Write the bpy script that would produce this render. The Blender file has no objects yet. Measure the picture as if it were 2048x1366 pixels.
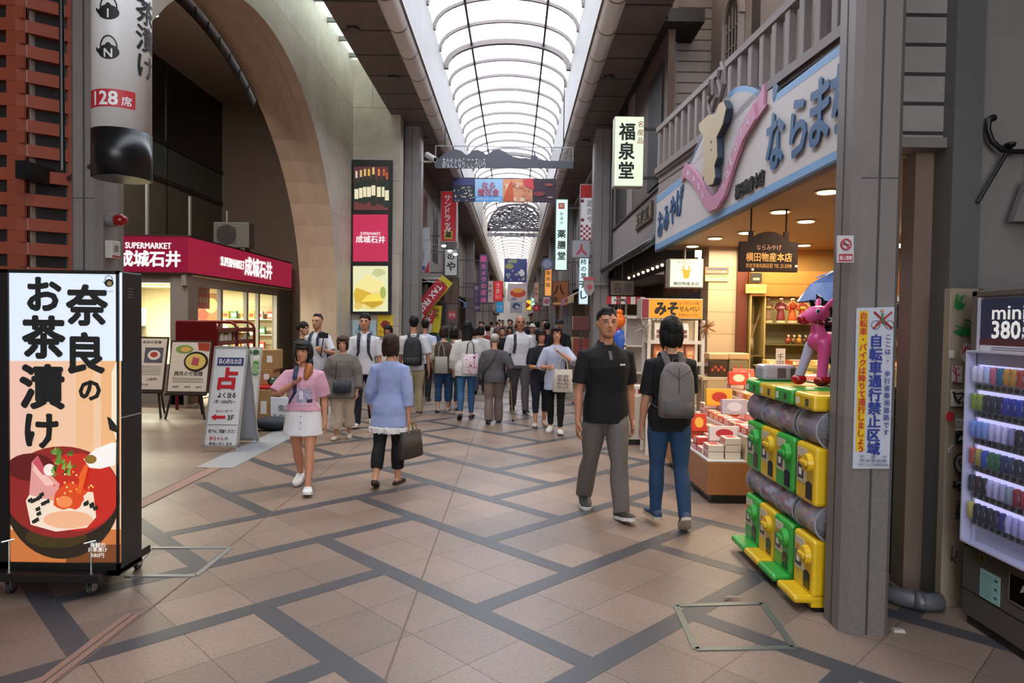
import bpy, bmesh, math, random
from mathutils import Vector, Matrix, noise
from mathutils.bvhtree import BVHTree
random.seed(7)
SC = bpy.context.scene
COL = SC.collection
PI = math.pi
D = math.radians
# ---------------------------------------------------------------- camera
FPX, CX, CY = 1365.0, 1024.0, 683.0
CAMPOS = Vector((0, 0, 1.62))
def _basis(pitch, roll, yaw):
    p, r, y = D(pitch), D(roll), D(yaw)
    f = Vector((math.sin(y)*math.cos(p), math.cos(y)*math.cos(p), -math.sin(p)))
    rt = Vector((math.cos(y), -math.sin(y), 0)); up = rt.cross(f)
    return f, rt*math.cos(r)+up*math.sin(r), -rt*math.sin(r)+up*math.cos(r)
CF, CR, CU = _basis(1.63, 0.85, -0.22)
cam = bpy.data.cameras.new('camera'); cam.sensor_width = 36; cam.lens = FPX/2048*36
cam.clip_start = 0.05; cam.clip_end = 500
camo = bpy.data.objects.new('camera', cam); COL.objects.link(camo)
camo.matrix_world = Matrix(((CR.x, CU.x, -CF.x, 0), (CR.y, CU.y, -CF.y, 0), (CR.z, CU.z, -CF.z, 1.62), (0, 0, 0, 1)))
SC.camera = camo
def ray(x, y): return CF + CR*((x-CX)/FPX) + CU*((CY-y)/FPX)
def G(x, y, z=0.0):
    d = ray(x, y); return CAMPOS + d*((z-1.62)/d.z)
def P(x, y, Y):
    d = ray(x, y); return CAMPOS + d*(Y/d.y)
def PX(x, y, X):
    d = ray(x, y); return CAMPOS + d*(X/d.x)
# ---------------------------------------------------------------- world, light, exposure
WORLD_STRENGTH = 6.6
w = bpy.data.worlds.new('sky'); SC.world = w; w.use_nodes = True
bg = w.node_tree.nodes['Background']
bg.inputs[0].default_value = (0.93, 0.96, 1.0, 1); bg.inputs[1].default_value = WORLD_STRENGTH
SC.view_settings.view_transform = 'Standard'; SC.view_settings.look = 'None'
SC.view_settings.exposure = 0.0; SC.view_settings.gamma = 1; SC.view_settings.use_curve_mapping = False
cy = SC.cycles
cy.use_denoising = True; cy.max_bounces = 7; cy.diffuse_bounces = 4; cy.glossy_bounces = 3
cy.transmission_bounces = 4; cy.transparent_max_bounces = 10
cy.sample_clamp_indirect = 4; cy.caustics_reflective = False; cy.caustics_refractive = False
def lamp(name, kind, loc, energy, color=(1, 1, 1), size=0.3, rot=(0, 0, 0), size_y=None, spot=None, parent=None):
    l = bpy.data.lights.new(name, kind); l.energy = energy; l.color = color
    if kind == 'AREA':
        l.size = size
        if size_y: l.shape = 'RECTANGLE'; l.size_y = size_y
    elif kind in ('POINT', 'SPOT'):
        l.shadow_soft_size = size
        if spot: l.spot_size = D(spot); l.spot_blend = 0.6
    o = bpy.data.objects.new(name, l); COL.objects.link(o); o.location = loc; o.rotation_euler = rot
    if parent: o.parent = parent
    return o
# ---------------------------------------------------------------- materials
def lin(c):
    if isinstance(c, str): c = tuple(int(c[i:i+2], 16) for i in (0, 2, 4))
    f = lambda v: v/12.92 if v <= 0.04045 else ((v+0.055)/1.055)**2.4
    return tuple(f(v/255) for v in c[:3])
_M = {}
def M(c, rough=0.6, metal=0.0, emit=0.0, var=0.0, scale=12.0, bump=0.0, alpha=1.0, stretch=None, spec=None, trans=0.0):
    key = (str(c), rough, metal, emit, var, scale, bump, alpha, stretch, spec, trans)
    if key in _M: return _M[key]
    m = bpy.data.materials.new('m_%s' % (c if isinstance(c, str) else '%d_%d_%d' % tuple(c)))
    m.use_nodes = True; nt = m.node_tree; n = nt.nodes; b = n['Principled BSDF']
    L = lin(c); b.inputs['Base Color'].default_value = (*L, 1)
    b.inputs['Roughness'].default_value = rough; b.inputs['Metallic'].default_value = metal
    if spec is not None: b.inputs['Specular IOR Level'].default_value = spec
    if trans: b.inputs['Transmission Weight'].default_value = trans
    if emit:
        b.inputs['Emission Color'].default_value = (*L, 1); b.inputs['Emission Strength'].default_value = emit
        b.inputs['Base Color'].default_value = (*[v*0.25 for v in L], 1)
    if alpha < 1: b.inputs['Alpha'].default_value = alpha
    if var or bump:
        tc = n.new('ShaderNodeTexCoord'); mp = n.new('ShaderNodeMapping'); nz = n.new('ShaderNodeTexNoise')
        nz.inputs['Scale'].default_value = scale; nz.inputs['Detail'].default_value = 5
        if stretch: mp.inputs['Scale'].default_value = stretch
        nt.links.new(tc.outputs['Object'], mp.inputs[0]); nt.links.new(mp.outputs[0], nz.inputs[0])
        if var:
            mx = n.new('ShaderNodeMix'); mx.data_type = 'RGBA'
            mx.inputs[6].default_value = (*[v*(1-var) for v in L], 1); mx.inputs[7].default_value = (*[min(1, v*(1+var)) for v in L], 1)
            nt.links.new(nz.outputs[0], mx.inputs[0]); nt.links.new(mx.outputs[2], b.inputs['Base Color'])
        if bump:
            bp = n.new('ShaderNodeBump'); bp.inputs['Strength'].default_value = bump; bp.inputs['Distance'].default_value = 0.02
            nt.links.new(nz.outputs[0], bp.inputs['Height']); nt.links.new(bp.outputs[0], b.inputs['Normal'])
    _M[key] = m
    return m
def brick_mat(name, c1, c2, cm, bw, bh, mortar=0.006, offset=0.5, rot=(0, 0, 0), rough=0.6, bump=0.15, grain=0.0, gscale=60, axes='Object', squash=1, bias=0.0):
    m = bpy.data.materials.new(name); m.use_nodes = True; nt = m.node_tree; n = nt.nodes; b = n['Principled BSDF']
    tc = n.new('ShaderNodeTexCoord'); mp = n.new('ShaderNodeMapping'); mp.inputs['Rotation'].default_value = rot
    br = n.new('ShaderNodeTexBrick'); br.offset = offset
    br.inputs['Color1'].default_value = (*lin(c1), 1); br.inputs['Color2'].default_value = (*lin(c2), 1); br.inputs['Mortar'].default_value = (*lin(cm), 1)
    br.inputs['Scale'].default_value = 1; br.inputs['Mortar Size'].default_value = mortar; br.inputs['Brick Width'].default_value = bw; br.inputs['Row Height'].default_value = bh
    br.inputs['Bias'].default_value = bias
    nt.links.new(tc.outputs[axes], mp.inputs[0]); nt.links.new(mp.outputs[0], br.inputs['Vector'])
    src = br.outputs['Color']
    if grain:
        nz = n.new('ShaderNodeTexNoise'); nz.inputs['Scale'].default_value = gscale; nz.inputs['Detail'].default_value = 6; nz.inputs['Roughness'].default_value = 0.7
        nt.links.new(tc.outputs[axes], nz.inputs[0])
        rp = n.new('ShaderNodeMapRange'); rp.inputs[1].default_value = 0.3; rp.inputs[2].default_value = 0.7
        rp.inputs[3].default_value = 1-grain; rp.inputs[4].default_value = 1+grain
        nt.links.new(nz.outputs[0], rp.inputs[0])
        n2 = n.new('ShaderNodeTexNoise'); n2.inputs['Scale'].default_value = 1.1; n2.inputs['Detail'].default_value = 3
        nt.links.new(tc.outputs[axes], n2.inputs[0])
        r2 = n.new('ShaderNodeMapRange'); r2.inputs[1].default_value = 0.3; r2.inputs[2].default_value = 0.7; r2.inputs[3].default_value = 0.85; r2.inputs[4].default_value = 1.15
        nt.links.new(n2.outputs[0], r2.inputs[0])
        ml = n.new('ShaderNodeMath'); ml.operation = 'MULTIPLY'; nt.links.new(rp.outputs[0], ml.inputs[0]); nt.links.new(r2.outputs[0], ml.inputs[1])
        vm = n.new('ShaderNodeVectorMath'); vm.operation = 'SCALE'
        nt.links.new(src, vm.inputs[0]); nt.links.new(ml.outputs[0], vm.inputs['Scale']); src = vm.outputs[0]
    nt.links.new(src, b.inputs['Base Color']); b.inputs['Roughness'].default_value = rough
    if bump:
        bp = n.new('ShaderNodeBump'); bp.inputs['Strength'].default_value = bump; bp.inputs['Distance'].default_value = 0.01; bp.invert = True
        nt.links.new(br.outputs['Fac'], bp.inputs['Height']); nt.links.new(bp.outputs[0], b.inputs['Normal'])
    return m
def glass_mat(name, tint=(230, 240, 240), op=0.2, rough=0.05):
    m = bpy.data.materials.new(name); m.use_nodes = True; nt = m.node_tree; n = nt.nodes
    out = n['Material Output']; b = n['Principled BSDF']
    b.inputs['Base Color'].default_value = (*lin(tint), 1); b.inputs['Roughness'].default_value = rough
    t = n.new('ShaderNodeBsdfTransparent'); t.inputs[0].default_value = (*lin(tint), 1)
    mx = n.new('ShaderNodeMixShader'); mx.inputs[0].default_value = op
    nt.links.new(t.outputs[0], mx.inputs[1]); nt.links.new(b.outputs[0], mx.inputs[2]); nt.links.new(mx.outputs[0], out.inputs[0])
    return m
# ---------------------------------------------------------------- mesh builder
class MB:
    def __init__(s): s.v = []; s.f = []; s.m = []; s.mats = []; s.T = Matrix.Identity(4); s.cur = 0; s.smooth = []; s.sm = False
    def mat(s, m):
        if m not in s.mats: s.mats.append(m)
        s.cur = s.mats.index(m); return s
    def at(s, loc=(0, 0, 0), rz=0, rx=0, ry=0, sc=None):
        s.T = Matrix.Translation(loc) @ Matrix.Rotation(rz, 4, 'Z') @ Matrix.Rotation(ry, 4, 'Y') @ Matrix.Rotation(rx, 4, 'X')
        if sc: s.T = s.T @ Matrix.Diagonal((*sc, 1))
        return s
    def add(s, vs, fs):
        o = len(s.v); s.v += [s.T @ Vector(p) for p in vs]
        for f in fs: s.f.append([i+o for i in f]); s.m.append(s.cur); s.smooth.append(s.sm)
        return s
    def box(s, x0, x1, y0, y1, z0, z1):
        if x0 > x1: x0, x1 = x1, x0
        if y0 > y1: y0, y1 = y1, y0
        if z0 > z1: z0, z1 = z1, z0
        return s.add([(x0, y0, z0), (x1, y0, z0), (x1, y1, z0), (x0, y1, z0), (x0, y0, z1), (x1, y0, z1), (x1, y1, z1), (x0, y1, z1)],
              [(0, 3, 2, 1), (4, 5, 6, 7), (0, 1, 5, 4), (1, 2, 6, 5), (2, 3, 7, 6), (3, 0, 4, 7)])
    def bbox(s, x0, x1, y0, y1, z0, z1, b=0.01):
        """box with chamfered edges"""
        bm = bmesh.new(); bmesh.ops.create_cube(bm, size=1)
        bmesh.ops.scale(bm, vec=(abs(x1-x0), abs(y1-y0), abs(z1-z0)), verts=bm.verts)
        bmesh.ops.bevel(bm, geom=bm.edges[:], offset=b, segments=2, affect='EDGES', profile=0.5)
        bm.verts.index_update(); c = Vector(((x0+x1)/2, (y0+y1)/2, (z0+z1)/2))
        s.add([v.co+c for v in bm.verts], [[v.index for v in f.verts] for f in bm.faces]); bm.free(); return s
    def quad(s, a, b, c, d): return s.add([a, b, c, d], [(0, 1, 2, 3)])
    def loft(s, rings, cap=True, close=True):
        n = len(rings[0]); vs = [p for r in rings for p in r]; fs = []
        for i in range(len(rings)-1):
            for j in range(n if close else n-1):
                k = (j+1) % n; fs.append((i*n+j, i*n+k, (i+1)*n+k, (i+1)*n+j))
        if cap: fs.append(tuple(range(n-1, -1, -1))); fs.append(tuple((len(rings)-1)*n+j for j in range(n)))
        return s.add(vs, fs)
    def tube(s, pts, r, n=8, cap=True, rnd=False, flat=1.0, up=None):
        """swept circle through pts; r a number or list; rnd adds rounded ends"""
        pts = [Vector(p) for p in pts]; R = list(r) if isinstance(r, (list, tuple)) else [r]*len(pts)
        tang = []
        for i in range(len(pts)):
            a = pts[max(i-1, 0)]; b = pts[min(i+1, len(pts)-1)]; t = (b-a); tang.append(t.normalized() if t.length > 1e-9 else Vector((0, 0, 1)))
        if rnd:
            for e, sg in ((0, -1), (-1, 1)):
                p, t, q = pts[e], tang[e], R[e]
                ex = [(p+t*sg*q*0.6, q*0.8), (p+t*sg*q*0.92, q*0.4)]
                if e == 0: pts = [ex[1][0], ex[0][0]]+pts; R = [ex[1][1], ex[0][1]]+R; tang = [t, t]+tang
                else: pts = pts+[ex[0][0], ex[1][0]]; R = R+[ex[0][1], ex[1][1]]; tang = tang+[t, t]
        u = Vector(up) if up else (Vector((1, 0, 0)) if abs(tang[0].x) < 0.8 else Vector((0, 1, 0)))
        rings = []
        for p, t, q in zip(pts, tang, R):
            u = (u - t*u.dot(t)).normalized(); v = t.cross(u)
            rings.append([p+u*(q*math.cos(2*PI*k/n))+v*(q*flat*math.sin(2*PI*k/n)) for k in range(n)])
        return s.loft(rings, cap)
    def cyl(s, a, b, r, r2=None, n=16): return s.tube([a, b], [r, r if r2 is None else r2], n)
    def ell(s, c, rx, ry, rz, n=12, m=8):
        rings = []
        for i in range(m+1):
            th = -PI/2+PI*min(max(i/m, 0.02), 0.98)
            rings.append([(c[0]+rx*math.cos(th)*math.cos(2*PI*k/n), c[1]+ry*math.cos(th)*math.sin(2*PI*k/n), c[2]+rz*math.sin(th)) for k in range(n)])
        return s.loft(rings)
    def prism(s, poly, y0, y1):
        """polygon in the XZ plane, extruded from y0 to y1"""
        n = len(poly); area = sum(poly[i][0]*poly[(i+1) % n][1]-poly[(i+1) % n][0]*poly[i][1] for i in range(n))
        if area < 0: poly = poly[::-1]
        if y0 > y1: y0, y1 = y1, y0
        vs = [(p[0], y0, p[1]) for p in poly]+[(p[0], y1, p[1]) for p in poly]
        fs = [tuple(range(n)), tuple(range(2*n-1, n-1, -1))]+[(i, n+i, n+(i+1) % n, (i+1) % n) for i in range(n)]
        return s.add(vs, fs)
    def disc(s, cx, cz, rx, rz, y0, y1, n=24, a0=0, a1=2*PI):
        full = abs(a1-a0-2*PI) < 1e-6
        k = n if full else n+1
        return s.prism([(cx+rx*math.cos(a0+(a1-a0)*i/n), cz+rz*math.sin(a0+(a1-a0)*i/n)) for i in range(k)], y0, y1)
    def text(s, body, x, z, h, y=0.0, depth=0.004, width=None, vertical=False, bold=0.0, align='C', slant=0.0, gap=1.0):
        """lettering in the XZ plane facing -Y; h is the character height"""
        if vertical:
            for i, ch in enumerate(body):
                if ch != ' ': s.text(ch, x, z-i*h*gap, h, y, depth, width, False, bold, 'C', slant)
            return s
        vs, fs, ff, (x0, x1) = glyphs(body)
        k = h; kx = h
        if width: kx = width/(x1-x0) if len(body) > 1 else width
        off = -(x0+x1)/2*kx if align == 'C' else (-x0*kx if align == 'L' else -x1*kx)
        d = depth/2
        s.add([(x+off+a*kx+slant*b*k, y-d-c*2*d, z+(b-0.36)*k) for a, b, c in vs], fs)
        if bold:
            nd = 8 if h*bold > 0.004 else 4
            used = sorted({i for f in ff for i in f}); ix = {i: j for j, i in enumerate(used)}; f2 = [[ix[i] for i in f] for f in ff]
            for q in range(nd):
                an = 2*PI*(q+0.5)/nd; dx, dz = bold*k*math.cos(an), bold*k*math.sin(an); yy = y-depth-0.00004*(q+1)
                s.add([(x+off+vs[i][0]*kx+slant*vs[i][1]*k+dx, yy, z+(vs[i][1]-0.36)*k+dz) for i in used], f2)
        return s
    def build(s, name, parent=None, mats=None, label=None, smooth=None):
        me = bpy.data.meshes.new(name); me.from_pydata([tuple(p) for p in s.v], [], s.f)
        for m in (mats or s.mats): me.materials.append(m)
        if len(s.mats) > 1: me.polygons.foreach_set('material_index', s.m)
        if smooth is True: me.polygons.foreach_set('use_smooth', [True]*len(s.f))
        elif any(s.smooth): me.polygons.foreach_set('use_smooth', s.smooth)
        me.update(); return link(name, me, parent, label)
_GC = {}
def glyphs(body):
    if body not in _GC:
        c = bpy.data.curves.new('t', 'FONT'); c.body = body; c.extrude = 0.5; c.resolution_u = 2; c.size = 1
        o = bpy.data.objects.new('t', c); COL.objects.link(o)
        dg = bpy.context.evaluated_depsgraph_get()
        me = bpy.data.meshes.new_from_object(o.evaluated_get(dg), depsgraph=dg)
        vs = [tuple(v.co) for v in me.vertices]; fs = [tuple(p.vertices) for p in me.polygons if p.normal.z > -0.5]
        if not vs: vs = [(0, 0, 0), (0.01, 0, 0), (0, 0.01, 0)]; fs = [(0, 1, 2)]
        ff = [f for f in fs if all(vs[i][2] > 0.4 for i in f)]
        xs = [v[0] for v in vs]; _GC[body] = (vs, fs, ff, (min(xs), max(xs)))
        bpy.data.objects.remove(o); bpy.data.curves.remove(c); bpy.data.meshes.remove(me)
    return _GC[body]
def link(name, me, parent=None, label=None):
    o = bpy.data.objects.new(name, me); COL.objects.link(o)
    if parent: o.parent = parent
    if label: o['label'] = label
    return o
def tag(o, label, cat, group=None):
    o['label'] = label; o['category'] = cat
    if group: o['group'] = group
    return o
def thing(name, label, cat, loc=(0, 0, 0), rz=0, group=None):
    o = bpy.data.objects.new(name, None); COL.objects.link(o); o.empty_display_size = 0.1
    o.location = loc; o.rotation_euler = (0, 0, rz)
    return tag(o, label, cat, group)
def struct(o): o['kind'] = 'structure'; return o
def copy_tree(o, parent=None):
    c = o.copy(); COL.objects.link(c); c.parent = parent
    for ch in list(o.children): copy_tree(ch, c)
    return c
def wallbox(name, m, *b):
    mb = MB().mat(m); mb.box(*b); return struct(mb.build(name))
def remesh(mb, voxel, smooth=2, noise_amp=0.0, noise_scale=8.0):
    """fuse the builder's closed pieces into one continuous surface"""
    me = bpy.data.meshes.new('r'); me.from_pydata([tuple(p) for p in mb.v], [], mb.f); me.update()
    o = bpy.data.objects.new('r', me); COL.objects.link(o)
    md = o.modifiers.new('r', 'REMESH'); md.mode = 'VOXEL'; md.voxel_size = voxel; md.adaptivity = 0
    if smooth: sm = o.modifiers.new('s', 'SMOOTH'); sm.iterations = smooth; sm.factor = 0.5
    dg = bpy.context.evaluated_depsgraph_get()
    out = bpy.data.meshes.new_from_object(o.evaluated_get(dg), depsgraph=dg)
    bpy.data.objects.remove(o); bpy.data.meshes.remove(me)
    if noise_amp:
        out.update(); nor = [v.normal.copy() for v in out.vertices]
        for v, n in zip(out.vertices, nor):
            q = v.co*noise_scale; v.co += n*(noise_amp*noise.noise(Vector((q.x, q.y, q.z*0.45))))
    out.polygons.foreach_set('use_smooth', [True]*len(out.polygons)); out.materials.clear(); out.update()
    return out
# ================================================================= floor
def floor_material():
    m = brick_mat('granite_paving', '8a7567', '746358', '56473f', 0.426, 0.426, 0.003, 0.0, (0, 0, D(-45)), 0.42, 0.04, 0.22, 55)
    m.node_tree.nodes['Mapping'].inputs['Location'].default_value = (-0.827, -1.966, 0)
    return m
FM = floor_material()
BAND = M('434245', 0.45, var=0.12, scale=40, spec=0.5)
mb = MB().mat(FM)
mb.quad((-3.2, -14, 0), (9, -14, 0), (9, 115, 0), (-3.2, 115, 0))
mb.mat(BAND)
A0, B0, PD, HW = 1.17, 2.78, 1.205, 0.062
nz = [0.0012]
def band(x0, y0, x1, y1):
    if max(x0, x1) < -3.0 or min(x0, x1) > 2.3: return
    d = Vector((x1-x0, y1-y0, 0)).normalized(); n = Vector((-d.y, d.x, 0))*HW
    nz[0] += 0.000004; z = Vector((0, 0, nz[0]))
    a = Vector((x0, y0, 0))-d*HW*0.9; b = Vector((x1, y1, 0))+d*HW*0.9
    if b.x < a.x: a, b = b, a; n = -n
    if n.y < 0: n = -n
    mb.quad(a-n+z, b-n+z, b+n+z, a+n+z)
for k in range(-6, 26):
    for q in range(-8, 12):
        for fam in (0, 1):
            if fam == 0:      # a-line k, from b index j=q to q+1
                i, j = k, q+k-2
                if (j-i) % 4 == 1: continue
                a0, b0, a1, b1 = A0+PD*i, B0+PD*j, A0+PD*i, B0+PD*(j+1)
            else:
                j, i = k, q+k-2
                if (i-j) % 4 == 0: continue
                a0, b0, a1, b1 = A0+PD*i, B0+PD*j, A0+PD*(i+1), B0+PD*j
            x0, y0, x1, y1 = (a0-b0)/2, (a0+b0)/2, (a1-b1)/2, (a1+b1)/2
            if min(y0, y1) < 1.5 or max(y0, y1) > 28: continue
            if min(x0, x1) < -3.05:
                if max(x0, x1) < -2.9: continue
                t = (-3.02-x0)/(x1-x0)
                if x0 < x1: x0, y0 = -3.02, y0+t*(y1-y0)
                else: x1, y1 = -3.02, y0+t*(y1-y0)
            band(x0, y0, x1, y1)
# long seams running down the street
mb.mat(M('6a564c', 0.7))
for x in (-0.56, -2.0): mb.quad((x-0.005, 0, 0.0021), (x+0.005, 0, 0.0021), (x+0.005, 30, 0.0021), (x-0.005, 30, 0.0021))
struct(mb.build('floor'))
FC = brick_mat('forecourt_granite', '7c6a5d', '6e5f55', '524740', 0.6, 0.6, 0.004, 0.5, (0, 0, 0), 0.45, 0.04, 0.18, 50)
mb = MB().mat(FC); mb.quad((-12, -14, 0), (-3.2, -14, 0), (-3.2, 40, 0), (-12, 40, 0)); struct(mb.build('floor_forecourt'))
STEEL = M('9a9a98', 0.35, 0.7, var=0.1, scale=30)
mb = MB().mat(M('8a6a5c', 0.6, var=0.15, scale=25)); mb.box(-3.27, -3.15, 4.6, 7.3, 0.0, 0.004); mb.mat(M('6a5148', 0.6)); mb.box(-3.29, -3.27, 4.6, 7.3, 0, 0.005); mb.box(-3.15, -3.13, 4.6, 7.3, 0, 0.005)
struct(mb.build('trim_1'))
mb = MB().mat(M('8a6a5c', 0.6, var=0.15, scale=25)); mb.box(-2.09, -2.01, 2.2, 3.66, 0.0, 0.005); mb.mat(M('5a4640', 0.6)); mb.box(-2.055, -2.045, 2.2, 3.66, 0.004, 0.006)
struct(mb.build('trim_2'))
mb = MB().mat(M('95979a', 0.5, 0.2, var=0.15, scale=60, bump=0.3)); mb.box(-3.42, -3.02, 7.3, 14.1, 0.0, 0.005); struct(mb.build('trim_3'))
# ================================================================= arcade roof
CXV, AV, BV, ZS = -0.245, 1.37, 0.64, 7.05
XL, XR = CXV-AV+0.02, CXV+AV-0.02
def vault_z(t, ex=0.0): return CXV+(AV+ex)*math.cos(t), ZS+(BV+ex)*abs(math.sin(t))**0.85
def pane_material(name, tint, op):
    m = bpy.data.materials.new(name); m.use_nodes = True; nt = m.node_tree; n = nt.nodes; out = n['Material Output']
    b = n['Principled BSDF']; n.remove(b)
    t = n.new('ShaderNodeBsdfTransparent'); t.inputs[0].default_value = (*lin(tint), 1)
    tr = n.new('ShaderNodeBsdfTranslucent'); tr.inputs[0].default_value = (*lin(tint), 1)
    mx = n.new('ShaderNodeMixShader'); mx.inputs[0].default_value = op
    nt.links.new(t.outputs[0], mx.inputs[1]); nt.links.new(tr.outputs[0], mx.inputs[2]); nt.links.new(mx.outputs[0], out.inputs[0]); return m
PANE = pane_material('roof_pane', (244, 247, 255), 0.3)
PANE2 = pane_material('warm_roof_pane', (214, 205, 196), 0.55)
def vault(y0, y1, mat, name):
    mb = MB().mat(mat); mb.sm = True; n = 20
    mb.loft([[(vault_z(PI*k/n)[0], y, vault_z(PI*k/n)[1]) for k in range(n+1)] for y in (y0, y1)], cap=False, close=False)
    struct(mb.build(name))
vault(-12, 33.5, PANE, 'ceiling_vault'); vault(33.5, 112, PANE2, 'ceiling_vault_far')
RIB = M('6c6462', 0.5, 0.2)
def ribs(ys, wd, mat, name, ex=0.0):
    mb = MB().mat(mat); n = 18
    for y in ys:
        rings = []
        for k in range(n+1):
            t = PI*k/n
            (xi, zi), (xo, zo) = vault_z(t, -wd+ex), vault_z(t, 0.015+ex)
            rings.append([(xi, y-wd/2, zi), (xo, y-wd/2, zo), (xo, y+wd/2, zo), (xi, y+wd/2, zi)])
        mb.loft(rings)
    struct(mb.build(name))
ribs([y for y in [-11.1+1.0*i for i in range(45)] if abs(y-14.9) > 0.1], 0.055, RIB, 'trim_4')
ribs([14.85, 24.6, 33.3], 0.10, RIB, 'trim_5'); ribs([34.5+2.0*i for i in range(36)], 0.06, RIB, 'trim_6')
mb = MB().mat(M('4a4644', 0.5))
for t in (0.305*PI, 0.695*PI):
    x, z = vault_z(t, -0.03); mb.box(x-0.022, x+0.022, -12, 112, z-0.035, z+0.02)
struct(mb.build('trim_7'))
FASC = brick_mat('roof_fascia', '6c6461', '655d59', '322d2b', 0.62, 3.0, 0.008, 0.0, (0, 0, D(90)), 0.5, 0.1)
SOF = brick_mat('soffit_boards', '6e605a', '64564f', '120e0d', 9.0, 0.92, 0.028, 0.0, (0, 0, 0), 0.55, 0.2, 0.12, 6)
PIPE = M('d2c8c2', 0.33, 0.2, var=0.08, scale=2)
for sd, xf, xo, xw in (('left', XL, -2.62, -4.3), ('right', XR, 2.03, 3.4)):
    sg = -1 if sd == 'left' else 1
    mb = MB().mat(FASC); mb.box(xf, xf+sg*0.05, -12, 112, 5.95, ZS+0.06); struct(mb.build('wall_'+sd+'_fascia'))
    mb = MB().mat(SOF)
    a, b = xf+sg*0.05, xo
    mb.box(a, b, -12, 112, 5.86, 6.02)
    if sd == 'right': mb.box(2.03, 7, -12, 4.3, 5.86, 6.0)  # unseen roof, added to darken the near right corner
    else: mb.box(-2.62, -8, -12, 4.9, 5.86, 6.0)  # unseen roof, added to darken the near left side
    struct(mb.build('ceiling_soffit_'+sd))
    xp = xf+sg*0.17
    mb = MB().mat(PIPE); mb.sm = True; mb.cyl((xp, -12, 5.94), (xp, 112, 5.94), 0.15, n=20)
    mb.sm = False; mb.mat(M('7d736d', 0.4, 0.4))
    for y in range(-2, 60): mb.cyl((xp, y, 5.94), (xp, y+0.03, 5.94), 0.156, n=20)
    mb.mat(M('80766f', 0.5)); mb.box(xf-sg*0.01, xf+sg*0.03, -12, 112, 5.93, 5.97)
    struct(mb.build('trim_8' if sd == 'left' else 'trim_9'))
    # closing wall behind the vault, above the soffit
    mb = MB().mat(M('6e6662', 0.8)); mb.box(xo, xo+sg*0.05, 14.6 if sd == 'left' else 9.7, 112, 5.9, ZS+0.5); struct(mb.build('wall_'+sd+'_attic'))
# soffit downlights
for k, (px, py, Y) in enumerate(((788, 155, None), (849, 276, None), (1217, 154, None), (1172, 281, None), (706, 58, None))):
    d = ray(px, py); p = CAMPOS+d*((5.855-1.62)/d.z)
    mb = MB().mat(M('1c1a1a', 0.5)); mb.cyl((0, 0, 0), (0, 0, -0.02), 0.09, n=18); mb.mat(M('45403c', 0.3, 0.5)); mb.cyl((0, 0, -0.018), (0, 0, -0.028), 0.105, 0.1, n=18)
    o = mb.build('recessed_downlight'); o.location = p
    tag(o, ['unlit round downlight in left soffit, second from the front', 'unlit round downlight in left soffit close above the first pillar', 'unlit round downlight in right soffit above the glowing white shop sign', 'unlit round downlight in right soffit near the far pillar', 'unlit round downlight in left soffit nearest the camera'][k], 'light', 'soffit downlights')
# glazed slits at the outer edges of the soffit
mb = MB().mat(pane_material('slit_pane', (235, 244, 240), 0.25)); mb.box(-3.42, -2.62, 4.9, 14.3, 6.96, 6.98); struct(mb.build('window_1')); wallbox('wall_left_upstand', M('a8a09a', 0.6), -2.66, -2.62, 4.9, 14.3, 6.0, 7.0)
mb = MB().mat(M('70706c', 0.5, 0.4))
for i in range(12): mb.box(-3.42, -2.62, 5.0+0.8*i, 5.05+0.8*i, 6.88, 6.96)
struct(mb.build('trim_10'))
mb = MB().mat(PANE2); mb.box(2.03, 3.0, 4.3, 10.6, 6.6, 6.62); struct(mb.build('window_2'))
# ================================================================= pillars
PIL = M('7c7471', 0.5, 0.25, var=0.14, scale=3, bump=0.03)
PILD = M('3a3634', 0.6)
STONE = M('6d6662', 0.65, var=0.3, scale=90)
def pillar(x0, x1, y0, name, h=5.86, d=0.24):
    c = 0.035
    mb = MB().mat(PIL); poly = [(x0+c, y0), (x1-c, y0), (x1, y0+c), (x1, y0+d-c), (x1-c, y0+d), (x0+c, y0+d), (x0, y0+d-c), (x0, y0+c)]
    def seg(z0, z1, m, g=0):
        mb.mat(m); mb.loft([[(x, y, z) for x, y in poly] for z in (z0, z1)])
    seg(1.15, h, PIL); seg(0, 1.15, STONE)
    xm = (x0+x1)/2; mb.mat(PILD); mb.box(xm-0.006, xm+0.006, y0-0.002, y0+0.01, 0, h); mb.box(x0-0.002, x0+0.01, y0+d/2-0.005, y0+d/2+0.005, 0, h)
    mb.box(x0+c, x1-c, y0-0.0015, y0+0.01, 1.146, 1.152); mb.box(x0+c, x1-c, y0-0.0015, y0+0.01, 2.39, 2.396)
    struct(mb.build(name))
pillar(1.745, 2.005, 3.56, 'column_1')
pillar(-2.95, -2.74, 4.5, 'column_2')
for i, Y in enumerate((15.0, 24.4, 34.2, 44, 54, 64)):
    pillar(-2.50, -2.10, Y, 'column_%d' % (3+2*i), d=0.4); pillar(1.68, 2.06, Y, 'column_%d' % (4+2*i), d=0.4)
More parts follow.
